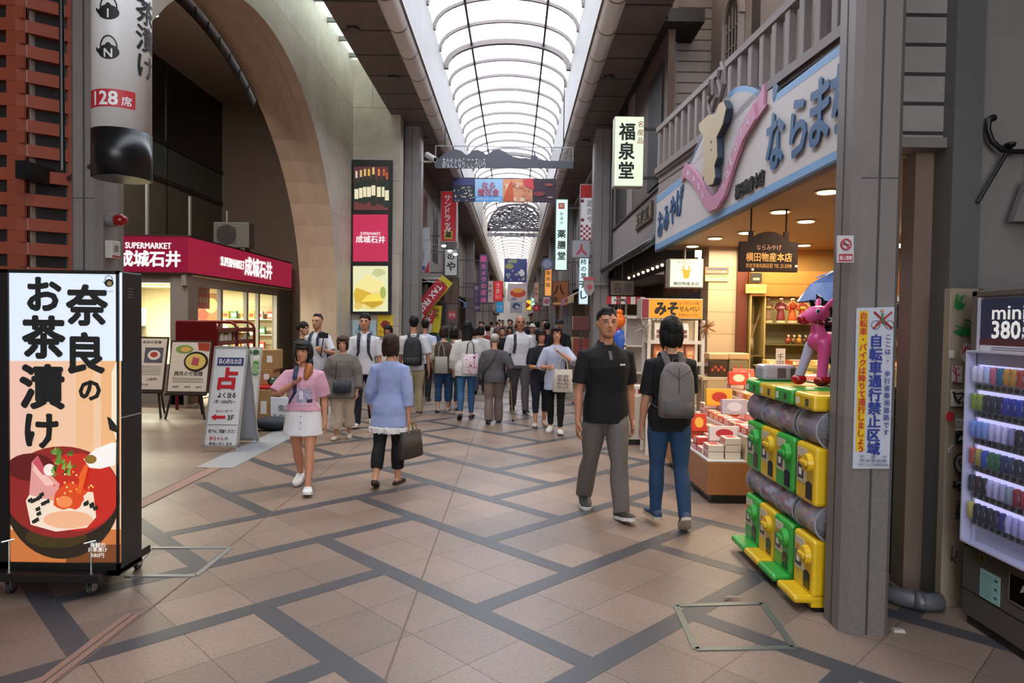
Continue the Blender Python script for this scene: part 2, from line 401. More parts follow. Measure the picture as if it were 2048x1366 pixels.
# ================================================================= left: arch building
XA, YC, RA, ZSP = -3.4, 9.2, 3.8, 1.8
ARCHM = brick_mat('arch_stone', 'bdb1a2', 'b3a799', '8b8074', 2.4, 1.05, 0.006, 0.5, (D(90), 0, D(90)), 0.55, 0.06, 0.13, 5)
INTR = M('b5a190', 0.6, var=0.14, scale=3)
N = 30
def arch_pt(k, a, b, off=0.0):
    t = PI*k/N; return YC+off+a*math.cos(t), ZSP+b*math.sin(t)
mb = MB().mat(ARCHM)
for k in range(N):
    (ya, za), (yb, zb) = arch_pt(k, RA, RA), arch_pt(k+1, RA, RA)
    mb.quad((XA, ya, za), (XA, ya, 9), (XA, yb, 9), (XA, yb, zb))
mb.quad((XA, YC+RA, 0), (XA, 14.2, 0), (XA, 14.2, 9), (XA, YC+RA, 9)); mb.quad((XA, 4.75, 0), (XA, YC-RA, 0), (XA, YC-RA, 9), (XA, 4.75, 9))
struct(mb.build('wall_left_arch'))
mb = MB().mat(INTR); mb.sm = False
prof = [(0, 0), (0.22, 0.16), (0.26, 0.26), (0.48, 0.42), (0.52, 0.54), (0.8, 0.8), (1.1, 1.0)]   # (depth, share of the splay)
rings = []
for dx, s in prof:
    a, b = RA+1.3*s, RA+0.4*s; r = [(XA-dx, YC+a, 0)]+[(XA-dx, *arch_pt(k, a, b)) for k in range(N+1)]+[(XA-dx, YC-a, 0)]
    rings.append(r)
mb.loft(rings, cap=False, close=False); struct(mb.build('wall_left_intrados'))
DARKW = M('6a5c52', 0.7, var=0.15, scale=2)
wallbox('wall_left_inner', M('77655a', 0.7, var=0.1, scale=2), -10.2, -4.4, 18.6, 18.8, 0, 7.6)
wallbox('wall_left_near', DARKW, -10.2, -4.3, 4.75, 4.9, 0, 9)
wallbox('ceiling_porch', M('9a8c82', 0.8, var=0.05, scale=2), -10.2, -4.3, 4.7, 18.8, 7.4, 7.5)
wallbox('wall_left_back', DARKW, -10.3, -10.2, 4.7, 18.8, 0, 7.6)
wallbox('wall_left_jamb_side', M('6b5c52', 0.7), -4.52, -4.4, 14.3, 18.7, 0, 7.6)
# glazing band above the supermarket
DG = M('191715', 0.12, spec=0.6); TG = M('3c4543', 0.2, spec=0.6)
mb = MB().mat(DG); mb.box(-8.1, -8.0, 4.9, 18.6, 5.6, 7.4); mb.mat(TG); mb.box(-8.1, -8.0, 4.9, 18.6, 4.75, 5.5); mb.mat(M('5a564c', 0.3)); mb.box(-8.1, -8.0, 4.9, 18.6, 3.1, 4.65)
mb.mat(M('23201e', 0.4)); mb.box(-8.12, -7.97, 4.9, 18.6, 5.5, 5.6); mb.box(-8.12, -7.97, 4.9, 18.6, 4.65, 4.75)
for y in (7.5, 10.6, 13.1, 15.6): mb.box(-8.11, -7.98, y, y+0.05, 3.1, 7.4)
struct(mb.build('window_3'))
mb = MB().mat(M('c9cfcf', 0.3, 0.6))
for y in (12.9, 14.6, 16.5): mb.box(-7.0, -6.96, y, y+0.06, 3.1, 4.2)
struct(mb.build('trim_11'))
lamp('porch_fill', 'AREA', (-6.2, 9.5, 7.35), 480, (1, 0.9, 0.78), 2.0, size_y=5)  # fill light added to brighten the porch, no fixture of its own
for i, (x_, y_) in enumerate(((-5.4, 8.0), (-7.0, 8.0), (-5.4, 10.6), (-7.0, 10.6), (-5.4, 13.2), (-7.0, 13.2))):
    mb = MB().mat(M('8a8076', 0.4)); mb.cyl((0, 0, -.01), (0, 0, 0), .11, n=18); mb.mat(M('ffe6c0', .5, emit=4.0)); mb.cyl((0, 0, -.016), (0, 0, -.009), .085, n=18); o = mb.build('porch_downlight'); o.location = (x_, y_, 7.4); tag(o, 'round downlight in porch ceiling above the supermarket, %s pair, %s' % (('first', 'middle', 'last')[i//2], ('street side', 'inner side')[i % 2]), 'light', 'porch ceiling downlights')
mb = MB().mat(M('2a2523', 0.6, 0.2)); rr = [[(XA-1.12, YC+a*math.cos(PI*k/40), ZSP+b*math.sin(PI*k/40)) for k in range(13, 29)] for a, b in ((5.1, 4.2), (4.85, 3.97))]
mb.loft(rr, cap=False, close=False); mb.mat(M('4a423e', 0.6))
for k in range(13, 29): c_, s_ = math.cos(PI*k/40), math.sin(PI*k/40); mb.tube([(XA-1.10, YC+5.05*c_, ZSP+4.15*s_), (XA-1.10, YC+4.88*c_, ZSP+4.0*s_)], 0.012, 5)
struct(mb.build('trim_15'))
# side wall with the posters, facing the street entrance
POSTW = brick_mat('poster_wall_stone', 'b5aa9c', 'ada293', '80766b', 3.0, 1.5, 0.006, 0.5, (D(90), 0, 0), 0.6, 0.05, 0.1, 5)
mb = MB().mat(POSTW); mb.box(XA-0.02, -2.42, 14.2, 14.6, 0, 9); struct(mb.build('wall_left_poster'))
# orange slatted cladding
mb = MB().mat(M('1a1211', 0.8)); ORG = M('86391f', 0.65, var=0.15, scale=6)
c0, c1, c2 = Vector((-4.6, 4.72, 0)), Vector((-3.45, 4.72, 0)), Vector((-3.16, 4.95, 0))
for a, b in ((c0, c1), (c1, c2)):
    d = (b-a).normalized(); L = (b-a).length; ang = math.atan2(d.y, d.x)
    mb.at(a, ang); mb.mat(M('1a1211', 0.8)); mb.box(0, L, 0.06, 0.1, 0, 5.86); mb.mat(ORG)
    for i in range(35):
        z = 0.17*i; mb.box(0, L, 0, 0.06, z, z+0.085)
        wv = 0.07 if L < 0.6 else 0.12
        for x in ((0, L-wv) if L < 0.6 else (0.15, 0.62, L-0.40, L-0.07)): mb.box(x, x+wv, 0.005, 0.06, z+0.085, z+0.17)
mb.at(); struct(mb.build('wall_left_slats'))
wallbox('wall_left_return', DARKW, -3.42, -3.1, 4.95, 5.4, 0, 5.86)
wallbox('wall_left_light_block', DARKW, -4.75, -4.6, -12, 4.75, 0, 5.86)  # unseen wall added to hold sky light off the foreground
# ================================================================= street fronts further down
LW = M('7f7670', 0.7, var=0.12, scale=1.5); RW = M('857b76', 0.7, var=0.12, scale=1.5)
wallbox('wall_left_street', LW, -2.75, -2.6, 14.6, 112, 2.7, 6.0)
wallbox('wall_right_street', RW, 2.12, 2.3, 14.9, 112, 2.7, 6.0)
mb = MB().mat(M('3a3230', 0.7)); mb.box(-4.3, -4.2, 14.6, 112, 0, 2.8); mb.mat(M('4d4039', 0.7)); mb.box(-4.2, -2.6, 14.6, 112, 2.7, 2.8)
for y in range(20, 100, 6): mb.mat(M(('6a5a4c', '85786a', '4f4440')[y % 3], 0.7)); mb.box(-4.2, -2.6, y, y+0.2, 0, 2.75)
struct(mb.build('wall_left_shops'))
mb = MB().mat(M('4a3d33', 0.7)); mb.box(3.9, 4.0, 9.9, 112, 0, 2.8); mb.mat(M('5a483b', 0.7)); mb.box(2.12, 4.0, 14.9, 112, 2.7, 2.8)
for y in range(21, 100, 6): mb.mat(M(('75604c', '8f8272', '594a40')[y % 3], 0.7)); mb.box(2.15, 4.0, y, y+0.2, 0, 2.75)
struct(mb.build('wall_right_shops'))
wallbox('wall_end', M('c8c4c0', 0.7), -3, 3, 111, 111.2, 0, 9)
# dark upper windows on the street fronts
mb = MB().mat(M('2a2625', 0.3))
for i, y in enumerate((15.6, 18.6, 21.4, 26, 29.5, 36, 40)):
    mb.box(-2.62, -2.585, y, y+1.3, 3.5, 5.2); mb.box(2.1, 2.15, y+0.4, y+1.8, 3.5, 5.1)
struct(mb.build('window_4'))
# ================================================================= right: souvenir shop shell
XS = 2.0   # shop front line
CLAP = brick_mat('clapboard', '958984', '8d817c', '3d3431', 12.0, 0.16, 0.012, 0.3, (D(90), 0, D(90)), 0.55, 0.35, 0.1, 12)
CLAPC = brick_mat('clapboard_return', '958984', '8d817c', '3d3431', 12.0, 0.16, 0.012, 0.3, (D(90), 0, 0), 0.55, 0.35, 0.1, 12)
mb = MB().mat(CLAP); mb.at((2.9, 10.5, 0), D(5)); mb.box(0, 0.15, -6.4, 0, 3.0, 8.2); mb.at(); struct(mb.build('wall_right_clapboard'))
mb = MB().mat(CLAPC); mb.box(2.34, 3.0, 10.45, 10.6, 2.9, 8.2); mb.mat(M('8f8480', 0.6)); mb.box(2.30, 2.38, 10.40, 10.62, 2.9, 8.2)
for i in range(60): mb.box(2.28, 2.30, 10.42, 10.5, 2.9+0.09*i, 2.94+0.09*i)
struct(mb.build('wall_right_return'))
CREAM = M('c9ad84', 0.6, var=0.06, scale=3)
mb = MB().mat(M('8a6f52', 0.6)); mb.box(XS+0.02, 7.2, 4.3, 9.75, 2.68, 2.76); struct(mb.build('ceiling_shop'))
wallbox('floor_shop', M('8a6a50', 0.5, var=0.1), 2.35, 7.2, 4.4, 9.7, 0.0, 0.01)
wallbox('wall_right_shop_back', M('c9a868', 0.6, var=0.05, scale=2), 7.1, 7.2, 4.3, 9.75, 0, 2.7)
wallbox('wall_right_shop_end', M('c49a55', 0.6, var=0.05, scale=2), 2.75, 7.2, 9.68, 9.78, 0, 2.7)
wallbox('wall_right_shop_near', M('7a6a52', 0.7), 3.2, 7.2, 4.28, 4.4, 0, 6)
# beige tiled pier and red-brown post at the far end of the shop
mb = MB().mat(brick_mat('beige_tile', 'b69c7c', 'ad9474', '8d7860', 0.6, 0.3, 0.006, 0.0, (D(90), 0, 0), 0.4, 0.1)); mb.box(2.62, 3.0, 9.3, 9.68, 0, 2.7); struct(mb.build('column_20'))
mb = MB().mat(M('5a2a1c', 0.35, var=0.1)); mb.box(3.0, 3.14, 9.25, 9.68, 0, 2.7); struct(mb.build('trim_12'))
# near corner: clad return, posts and concrete wall
mb = MB().mat(brick_mat('grey_boards', '8b8380', '837b78', '262221', 9, 0.174, 0.012, 0.0, (D(90), 0, 0), 0.45, 0.3, 0.08, 8))
mb.box(2.02, 2.54, 4.12, 4.26, 2.72, 5.9); mb.mat(M('6e6663', 0.5)); mb.box(2.0, 2.56, 4.08, 4.26, 2.69, 2.75); struct(mb.build('wall_right_corner'))
mb = MB().mat(M('6d5a4d', 0.6, var=0.1, scale=4)); mb.box(2.43, 2.56, 4.2, 4.34, 0, 2.72); struct(mb.build('trim_13'))
mb = MB().mat(M('5d5c5a', 0.45, 0.3, var=0.1, scale=3)); mb.box(2.54, 2.71, 4.02, 4.26, 0, 5.86); struct(mb.build('column_21'))
mb = MB().mat(M('6f6a66', 0.85, var=0.22, scale=1.6, bump=0.3)); mb.box(2.70, 7, 4.06, 4.3, 0, 5.86); struct(mb.build('wall_right_concrete'))
mb = MB().mat(M('1f1c1b', 0.7)); mb.box(2.693, 2.705, 4.05, 4.1, 0, 5.86); struct(mb.build('trim_14'))
wallbox('wall_right_light_block', M('55504d', 0.8), 3.4, 3.5, -12, 4.1, 0, 5.86)  # unseen wall added to keep the near right corner dark
# neighbour with the tiled eave
mb = MB().mat(M('8d8380', 0.7, var=0.06, scale=2)); mb.box(2.1, 2.2, 9.95, 14.9, 2.85, 3.62); mb.mat(M('3a302c', 0.6)); mb.box(2.07, 2.12, 9.95, 14.9, 3.62, 3.66)
mb.mat(M('5f4c43', 0.65, var=0.2, scale=8, stretch=(1, 8, 0.5))); mb.box(2.15, 2.25, 9.95, 12.7, 3.66, 5.9); mb.mat(M('8a7f7b', 0.6)); mb.box(2.13, 2.25, 12.7, 13.3, 3.66, 5.9); mb.mat(M('2c2726', 0.6)); mb.box(2.15, 2.25, 13.3, 14.9, 3.0, 5.9)
mb.mat(M('1d1816', 0.7)); mb.box(2.12, 2.16, 10.2, 11.2, 3.75, 5.5)
mb.box(2.02, 2.6, 9.7, 15.0, 5.87, 6.05); struct(mb.build('wall_right_neighbour'))
TILE = M('3b3634', 0.45, var=0.15, scale=20)
mb = MB().mat(TILE)
mb.add([(1.86, 9.95, 2.72), (2.12, 9.95, 2.92), (2.12, 14.9, 2.92), (1.86, 14.9, 2.72), (1.86, 9.95, 2.68), (2.12, 9.95, 2.86), (2.12, 14.9, 2.86), (1.86, 14.9, 2.68)], [(0, 1, 2, 3), (7, 6, 5, 4), (0, 3, 7, 4), (0, 4, 5, 1), (3, 2, 6, 7)])
mb.sm = True
for i in range(31): mb.cyl((1.84, 10.0+0.16*i, 2.735), (2.12, 10.0+0.16*i, 2.945), 0.045, n=8)
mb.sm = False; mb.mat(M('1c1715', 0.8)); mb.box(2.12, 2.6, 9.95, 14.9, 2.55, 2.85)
struct(mb.build('ceiling_eave'))
mb = MB().mat(M('2e2420', 0.7)); mb.box(3.3, 3.4, 9.85, 14.9, 1.7, 2.7); mb.mat(M('6b3a22', 0.6, var=0.3, scale=6, stretch=(1, 12, 0.3))); mb.box(2.6, 2.65, 9.95, 12.0, 2.1, 2.6); struct(mb.build('wall_right_eave_inside'))
# ================================================================= helpers for signs
BLK = M('141313', 0.35); BLKM = M('1a1a1b', 0.3, 0.3); WHT = M('e8e6e2', 0.5); INK = M('0e0d0d', 0.6)
CHR = M('c4c4c2', 0.2, 0.9); ALU = M('a9aaa9', 0.35, 0.7)
def E(c, k=0.88): return M(c, 0.5, emit=k)
class Face:
    """a flat picture on the plane y = const of a thing, drawn with photo pixel outlines"""
    def __init__(s, thing_loc, Y, y): s.loc = Vector(thing_loc); s.Y = Y; s.y = y; s.mb = MB(); s.n = 0
    def q(s, x, y): p = P(x, y, s.Y)-s.loc; return p.x, p.z
    def poly(s, m, pts):
        s.n += 1; y = s.y-0.0004*s.n; s.mb.mat(m)
        p = [s.q(*a) for a in pts]; ar = sum(p[i][0]*p[(i+1) % len(p)][1]-p[(i+1) % len(p)][0]*p[i][1] for i in range(len(p)))
        if ar < 0: p = p[::-1]
        s.mb.add([(a, y, b) for a, b in p], [tuple(range(len(p)))]); return s
    def rect(s, m, x0, y0, x1, y1): return s.poly(m, [(x0, y0), (x1, y0), (x1, y1), (x0, y1)])
    def blob(s, m, cx, cy, rx, ry, n=20, rough=0.0, a0=0, a1=2*PI, clip=None):
        pts = []
        for i in range(n):
            t = a0+(a1-a0)*i/(n if abs(a1-a0-2*PI) < 1e-6 else n-1); k = 1+rough*random.uniform(-1, 1)
            x, y = cx+rx*k*math.cos(t), cy+ry*k*math.sin(t)
            if clip: x = min(max(x, clip[0]), clip[2]); y = min(max(y, clip[1]), clip[3])
            pts.append((x, y))
        return s.poly(m, pts)
    def text(s, m, body, cx, cy, hpx, wpx=None, vertical=False, bold=0.0, gap=1.0, slant=0.0):
        s.n += 1; k = s.Y/FPX; x, z = s.q(cx, cy); s.mb.mat(m)
        s.mb.text(body, x, z, hpx*k, s.y-0.0004*s.n, 0.0006, wpx*k if wpx else None, vertical, bold, gap=gap, slant=slant); return s
    def build(s, name, parent, label=None): return s.mb.build(name, parent, label=label)
def board(t, name, x0, x1, y0, y1, z0, z1, m, b=0.006, label=None):
    mb = MB().mat(m); mb.bbox(x0, x1, y0, y1, z0, z1, b); return mb.build(name, t, label=label)
# ================================================================= tall light box on wheels
YL = 3.9
xa, xb = P(-4, 830, YL).x, P(237, 830, YL).x; zt, zb = P(130, 540, YL).z, P(130, 1150, YL).z
xc = (xa+xb)/2
t = thing('lightbox_sign', 'tall black light box sign on wheels with food picture and black brush writing', 'sign', (xc, YL, 0))
hw = (xb-xa)/2
mb = MB().mat(BLK); mb.bbox(-hw, hw, 0.012, 0.25, zb, zt, 0.008); mb.box(-hw, P(17, 830, YL).x-xc, 0, 0.02, zb, zt); mb.box(P(232, 830, YL).x-xc, hw, 0, 0.02, zb, zt); mb.box(-hw, hw, 0, 0.02, zt-0.02, zt); mb.box(-hw, hw, 0, 0.02, zb, P(130, 1126, YL).z)
mb.mat(M('555555', 0.5))
for i in range(4): mb.box(hw, hw+0.002, 0.10, 0.15, zt-0.10-i*0.017, zt-0.094-i*0.017)
mb.mat(M('a8a8a8', 0.4, 0.5)); mb.box(hw, hw+0.003, 0.0, 0.25, 1.03, 1.036)
mb.build('body', t)
f = Face(t.location, YL, 0.012); CL = (14, 545, 240, 1126)
f.rect(E('e2edfb'), 12, 545, 242, 722); f.rect(E('eec3a2'), 10, 722, 240, 1126)
for x0, x1, c in ((10, 60, 'ecbfae'), (95, 110, 'f2c49c'), (150, 185, 'ecb98a'), (200, 240, 'eab27c')): f.rect(E(c), x0, 722, x1, 930)
f.rect(E('c8743c'), 10, 1060, 240, 1126); f.rect(E('7a4420', .8), 130, 1090, 240, 1126)
f.blob(E('2c2013', .7), 122, 985, 118, 134, 40, clip=(11, 985, 238, 1122)); f.blob(E('4a3a14', .6), 110, 1075, 62, 22)
f.blob(E('8c2420'), 122, 985, 116, 92, 40, clip=(12, 880, 238, 1100)); f.blob(E('c2281c'), 150, 985, 86, 78, 40, clip=(12, 880, 236, 1100)); f.blob(E('5e1512'), 60, 935, 48, 28, clip=(13, 880, 238, 1100))
f.poly(E('f3dcc8'), [(50, 1002), (60, 985), (120, 978), (185, 985), (191, 1035), (172, 1056), (110, 1064), (60, 1050)]); f.blob(E('f0b48c'), 135, 1040, 50, 18)
f.poly(E('e09a94'), [(62, 925), (74, 912), (84, 935), (118, 968), (112, 1004), (57, 990)]); f.poly(E('f0c0b4'), [(64, 940), (70, 922), (84, 945), (110, 970), (90, 972)]); f.poly(E('c85060'), [(64, 925), (75, 912), (95, 950), (84, 950)])
f.blob(E('d9481c'), 138, 993, 34, 24, rough=0.2); f.blob(E('f08a50'), 128, 1004, 16, 12); f.blob(E('f4e6dc'), 98, 940, 12, 12)
for i in range(26):
    a = (random.uniform(100, 150), random.uniform(902, 952)); f.poly(E(random.choice(('3f6b22', '5c8a34', '2c4c18', '88a850'))), [a, (a[0]+random.uniform(4, 14), a[1]-random.uniform(4, 16)), (a[0]+random.uniform(4, 12), a[1]+3)])
for i in range(16):
    a = random.choice(((62, 1010), (75, 1030), (80, 1000), (178, 1010), (170, 1000))); a = (a[0]+random.uniform(-10, 12), a[1]+random.uniform(-14, 14)); f.poly(E('1c2016'), [a, (a[0]+9, a[1]-5), (a[0]+11, a[1]+3), (a[0]+2, a[1]+6)])
for i in range(22): f.blob(E(random.choice(('f2a040', 'f8d080', 'e85020'))), random.uniform(100, 190), random.uniform(940, 1000), 2.2, 2.2, 8)
f.poly(E('f4efe8'), [(172, 917), (196, 896), (228, 884), (237, 884), (236, 928), (205, 936), (184, 934)]); f.blob(E('8a6a28'), 186, 917, 12, 9); f.poly(E('e86020'), [(165, 945), (176, 926), (182, 930), (168, 985), (160, 985)])
f.poly(E('f2e4cc'), [(228, 745), (238, 722), (238, 880), (228, 850)]); f.poly(E('1a1614'), [(219, 832), (226, 835), (238, 850), (238, 864), (224, 858)])
f.build('picture', t, 'glowing picture of a rice bowl with tea')
f = Face(t.location, YL, 0.0)
for ch, x, y, h in (('奈', 174, 612, 84), ('良', 173, 708, 84), ('の', 180, 780, 50), ('お', 89, 590, 76), ('茶', 88, 676, 88), ('漬', 85, 775, 92), ('け', 84, 862, 78)): f.text(INK, ch, x, y, h, bold=0.04)
f.text(E('f2efe6'), '海鮮の', 196, 1090, 11, bold=0.02).text(E('f2efe6'), 'お茶漬け', 196, 1099, 10, bold=0.02).text(E('f2efe6'), '580円', 196, 1110, 11)
f.blob(INK, 219, 566, 9, 8); f.blob(E('8a7a4a'), 220, 567, 5, 5); f.poly(INK, [(206, 561), (212, 566), (212, 571)]); f.text(INK, 'カフェのや', 218, 583, 4)
f.mb.tube([(f.q(211, 562)[0], -0.008, f.q(211, 562)[1]), (f.q(213, 555)[0], -0.008, f.q(213, 554)[1]), (f.q(219, 550)[0], -0.008, f.q(219, 551)[1]), (f.q(225, 555)[0], -0.008, f.q(225, 554)[1]), (f.q(227, 562)[0], -0.008, f.q(227, 562)[1])], 0.002, 6)
f.build('lettering', t, 'black brush lettering')
mb = MB().mat(BLK); mb.bbox(-hw-0.04, -2.33-xc, -0.08, 0.46, 0.10, 0.15, 0.006); mb.box(-hw, hw, 0.0, 0.25, 0.15, zb); mb.build('base', t)
for cx_, cy_ in ((-2.43-xc, 0.0), (-2.40-xc, 0.42), (-hw+0.06, 0.0), (-hw+0.06, 0.42)):
    mb = MB().mat(CHR); mb.cyl((cx_, cy_, 0.15), (cx_, cy_, 0.31), 0.006, n=8); mb.cyl((cx_-0.03, cy_-0.02, 0.31), (cx_+0.03, cy_+0.02, 0.32), 0.006, n=8)
    mb.box(cx_-0.025, cx_+0.025, cy_-0.025, cy_+0.025, 0.085, 0.1); mb.box(cx_-0.018, cx_-0.014, cy_-0.015, cy_+0.03, 0.03, 0.09); mb.box(cx_+0.014, cx_+0.018, cy_-0.015, cy_+0.03, 0.03, 0.09)
    c = mb.build('caster', t)
    mb = MB().mat(M('2a2a2c', 0.5)); mb.cyl((cx_-0.012, cy_+0.015, 0.034), (cx_+0.012, cy_+0.015, 0.034), 0.034, n=18); mb.mat(CHR); mb.cyl((cx_-0.016, cy_+0.015, 0.034), (cx_+0.016, cy_+0.015, 0.034), 0.012, n=10); mb.build('wheel', c)
# ================================================================= white cylinder banner sign
YC2 = 4.34; rc = 0.168; c = P(244, 180, YC2); zcap, zbot = P(244, 268, YC2).z, P(244, 358, YC2).z
t = thing('cylinder_sign', 'white cylindrical hanging sign with kettle marks and black lower end', 'sign', (c.x, YC2, zbot))
mb = MB().mat(M('dcdad8', 0.4)); mb.sm = True; mb.cyl((0, 0, zcap-zbot), (0, 0, 4.3-zbot), rc, n=40); mb.build('body', t)
mb = MB().mat(BLKM); mb.sm = True; mb.cyl((0, 0, 0.0), (0, 0, zcap-zbot+0.002), rc+0.004, n=40); mb.sm = False; mb.cyl((0, 0, -0.004), (0, 0, 0.0), rc-0.01, n=40); mb.build('end_cap', t, label='black lower cap')
mb = MB().mat(BLKM); zz = P(120, 322, YC2).z-zbot; xw = -3.2-c.x
mb.cyl((-rc+0.01, 0.02, zz), (xw, 0.55, zz), 0.018, n=10); mb.cyl((P(101, 322, 4.5).x-c.x, 0.28, zz), (P(98, 0, 4.5).x-c.x, 0.28, 4.4-zbot), 0.016, n=8); mb.box(P(62, 322, 4.75).x-c.x, P(82, 322, 4.75).x-c.x, 0.26, 0.56, zz-0.06, zz+0.06)
mb.build('bracket', t)
mb = MB()
def wrap(mb, r, start=0):
    bm = bmesh.new(); vv = [bm.verts.new(v) for v in mb.v]
    for f_, mi in zip(mb.f, mb.m):
        try: q_ = bm.faces.new([vv[i] for i in f_]); q_.material_index = mi
        except ValueError: pass
    bmesh.ops.triangulate(bm, faces=bm.faces[:])
    for _ in range(4):
        ed = [e for e in bm.edges if abs(e.verts[0].co.x-e.verts[1].co.x) > 0.016]
        if not ed: break
        bmesh.ops.subdivide_edges(bm, edges=ed, cuts=1); bmesh.ops.triangulate(bm, faces=bm.faces[:])
    bm.verts.index_update(); mb.v = [v.co.copy() for v in bm.verts]; mb.f = [[v.index for v in f.verts] for f in bm.faces]; mb.m = [f.material_index for f in bm.faces]; mb.smooth = [False]*len(mb.f); bm.free()
    for i in range(start, len(mb.v)):
        x, y, z = mb.v[i]; a = x/r; rr = r-y; mb.v[i] = Vector((rr*math.sin(a), -rr*math.cos(a), z))
def kettle(mb, x, z, s, m, letter=None, lm=None):
    mb.mat(m); mb.disc(x, z, s, s*0.72, -0.002, 0.001, 20)
    mb.prism([(x-s*0.7, z+s*0.1), (x-s*1.35, z+s*0.5), (x-s*1.25, z+s*0.1), (x-s*0.8, z-s*0.35)], -0.002, 0.001)
    mb.prism([(x-s*.3, z+s*.66), (x+s*.3, z+s*.66), (x+s*.12, z+s*.9), (x-s*.12, z+s*.9)], -0.002, 0.001)
    pts = [(x+s*0.85*math.cos(PI*k/12), z+s*0.45+s*1.15*math.sin(PI*k/12)) for k in range(13)]
    inn = [(x+s*0.72*math.cos(PI*k/12), z+s*0.45+s*1.02*math.sin(PI*k/12)) for k in range(13)]
    for k in range(12): mb.prism([pts[k], pts[k+1], inn[k+1], inn[k]], -0.002, 0.001)
    if letter: mb.mat(lm); mb.text(letter, x, z-0.1*s, s*1.2, -0.002, 0.001, bold=0.02)
kx = lambda px: rc*(math.asin(max(-0.98, min(0.98, (px-244)/55)))+0.53)
kz = lambda py: P(244, py, YC2-0.1).z-zbot
WS = M('dcdad8', 0.4)
for py_, l_ in ((112, 'N'), (34, 'I'), (-45, None)): kettle(mb, kx(220), kz(py_), 0.062, INK, l_, WS); wrap(mb, rc+0.001); mb.build('kettle_mark', t, label='black kettle mark'); mb = MB()
mb.mat(INK); mb.text('茶漬け', kx(288), kz(15), 0.17, -0.001, 0.001, vertical=True, bold=0.02)
wrap(mb, rc+0.001); mb.build('lettering', t); mb = MB(); mb.mat(M('b3242f', 0.5))
z0, z1 = kz(220), kz(185); xs = [kx(190)+(kx(267)-kx(190))*i/10 for i in range(11)]
for i in range(10): mb.quad((xs[i], -0.001, z0), (xs[i+1], -0.001, z0), (xs[i+1], -0.001, z1), (xs[i], -0.001, z1))
mb.mat(WS); mb.text('128', kx(214), kz(202), 0.115, -0.002, 0.001, bold=0.03); mb.text('席', kx(252), kz(207), 0.06, -0.002, 0.001, bold=0.02)
wrap(mb, rc+0.001); mb.build('seat_count_label', t, label='red label with white numerals')
# red alarm lamp and switch box on the pillar
p = P(232, 440, 4.6)
t = thing('alarm_lamp', 'red dome alarm lamp fixed on the grey steel pillar', 'lamp', (-2.74, 4.6, p.z))
mb = MB().mat(M('b0151c', 0.25, emit=0.15)); mb.sm = True; mb.ell((0.075, 0, 0), 0.05, 0.04, 0.04, 16, 10); mb.build('dome', t)
mb = MB().mat(M('8a8583', 0.4, 0.4)); mb.cyl((0, 0, 0), (0.05, 0, 0), 0.045, n=18); mb.build('base', t)
p = P(230, 500, 4.6)
mb = MB().mat(M('b9b2a6', 0.5)); mb.bbox(0, 0.05, -0.05, 0.05, -0.06, 0.06, 0.006); mb.mat(M('8c2630', 0.5)); mb.box(0.05, 0.053, -0.045, 0.045, -0.05, -0.038); mb.mat(M('6b665e', 0.5)); mb.box(0.05, 0.054, -0.02, 0.02, -0.01, 0.03)
o = mb.build('switch_box'); o.location = (-2.74, 4.6, p.z); tag(o, 'small beige switch box below the red lamp on pillar', 'box')
# ================================================================= supermarket under the arch
XSM, Y0S, Y1S = -6.0, 12.5, 18.3; ZF0, ZF1 = 2.44, 3.09
t = thing('supermarket_sign', 'long crimson fascia sign wrapping the supermarket corner with white lettering', 'sign', (XSM, Y0S, ZF0))
mb = MB().mat(M('8c1034', 0.4, emit=0.75)); mb.box(-4.0, 0, 0, 0.3, 0, ZF1-ZF0); mb.mat(M('a4203f', 0.4, emit=0.75)); mb.box(-0.3, 0.001, 0.002, Y1S-Y0S, 0, ZF1-ZF0); mb.mat(M('3c2024', 0.5)); mb.box(-4, 0.012, -0.012, Y1S-Y0S, ZF1-ZF0, ZF1-ZF0+0.03); mb.box(-4, 0.012, -0.012, Y1S-Y0S, -0.03, 0.0); mb.build('fascia', t)  # skylight put into both reds as glow, street side brighter
WL = E('f6ecec', 1.1); k = Y0S/FPX
mb = MB().mat(WL); a = P(297, 491, Y0S)-t.location; mb.text('SUPERMARKET', a.x, a.z, 17*k, -0.002, 0.012, 92*k, bold=0.02)
a = P(299, 518, Y0S)-t.location; mb.text('成城石井', a.x, a.z, 33*k, -0.002, 0.012, 124*k, bold=0.035); mb.build('lettering', t); mb = MB().mat(WL)
for body, (x0, y0), (x1, y1), h, bd in (('SUPERMARKET', (441, 520), (488, 532), 0.26, 0.02), ('成城石井', (489, 532), (543, 543), 0.44, 0.035)):
    q0, q1 = PX(x0, y0, XSM)-t.location, PX(x1, y1, XSM)-t.location
    mb.at((0.003, (q0.y+q1.y)/2, 0), D(90)); mb.text(body, 0, (q0.z+q1.z)/2, h, 0, 0.012, q1.y-q0.y, bold=bd)
mb.at(); mb.build('lettering', t)
SMW = M('8f8782', 0.6); SMG = glass_mat('shop_glass', op=0.12)
mb = MB().mat(SMW); mb.box(-10, XSM, Y0S+0.05, Y1S, ZF0-0.03, ZF0-0.01); mb.box(XSM-0.35, XSM-0.02, Y0S+0.05, Y0S+0.45, 0, ZF0)
mb.box(-10, XSM-0.1, Y0S+0.05, Y0S+0.2, 0, 0.75)
for y in (14.0, 15.35, 16.05, 17.3): mb.box(XSM-0.12, XSM-0.04, y, y+0.1, 0, ZF0)
mb.box(XSM-0.12, XSM-0.03, Y0S, 17.4, 2.2, ZF0); mb.box(-10, XSM-0.3, Y0S+0.08, Y0S+0.16, 2.25, ZF0); mb.mat(M('6a6663', 0.5, 0.3)); mb.box(XSM-0.2, XSM-0.02, 17.4, Y1S, 0, ZF0)
struct(mb.build('wall_left_shopfront'))
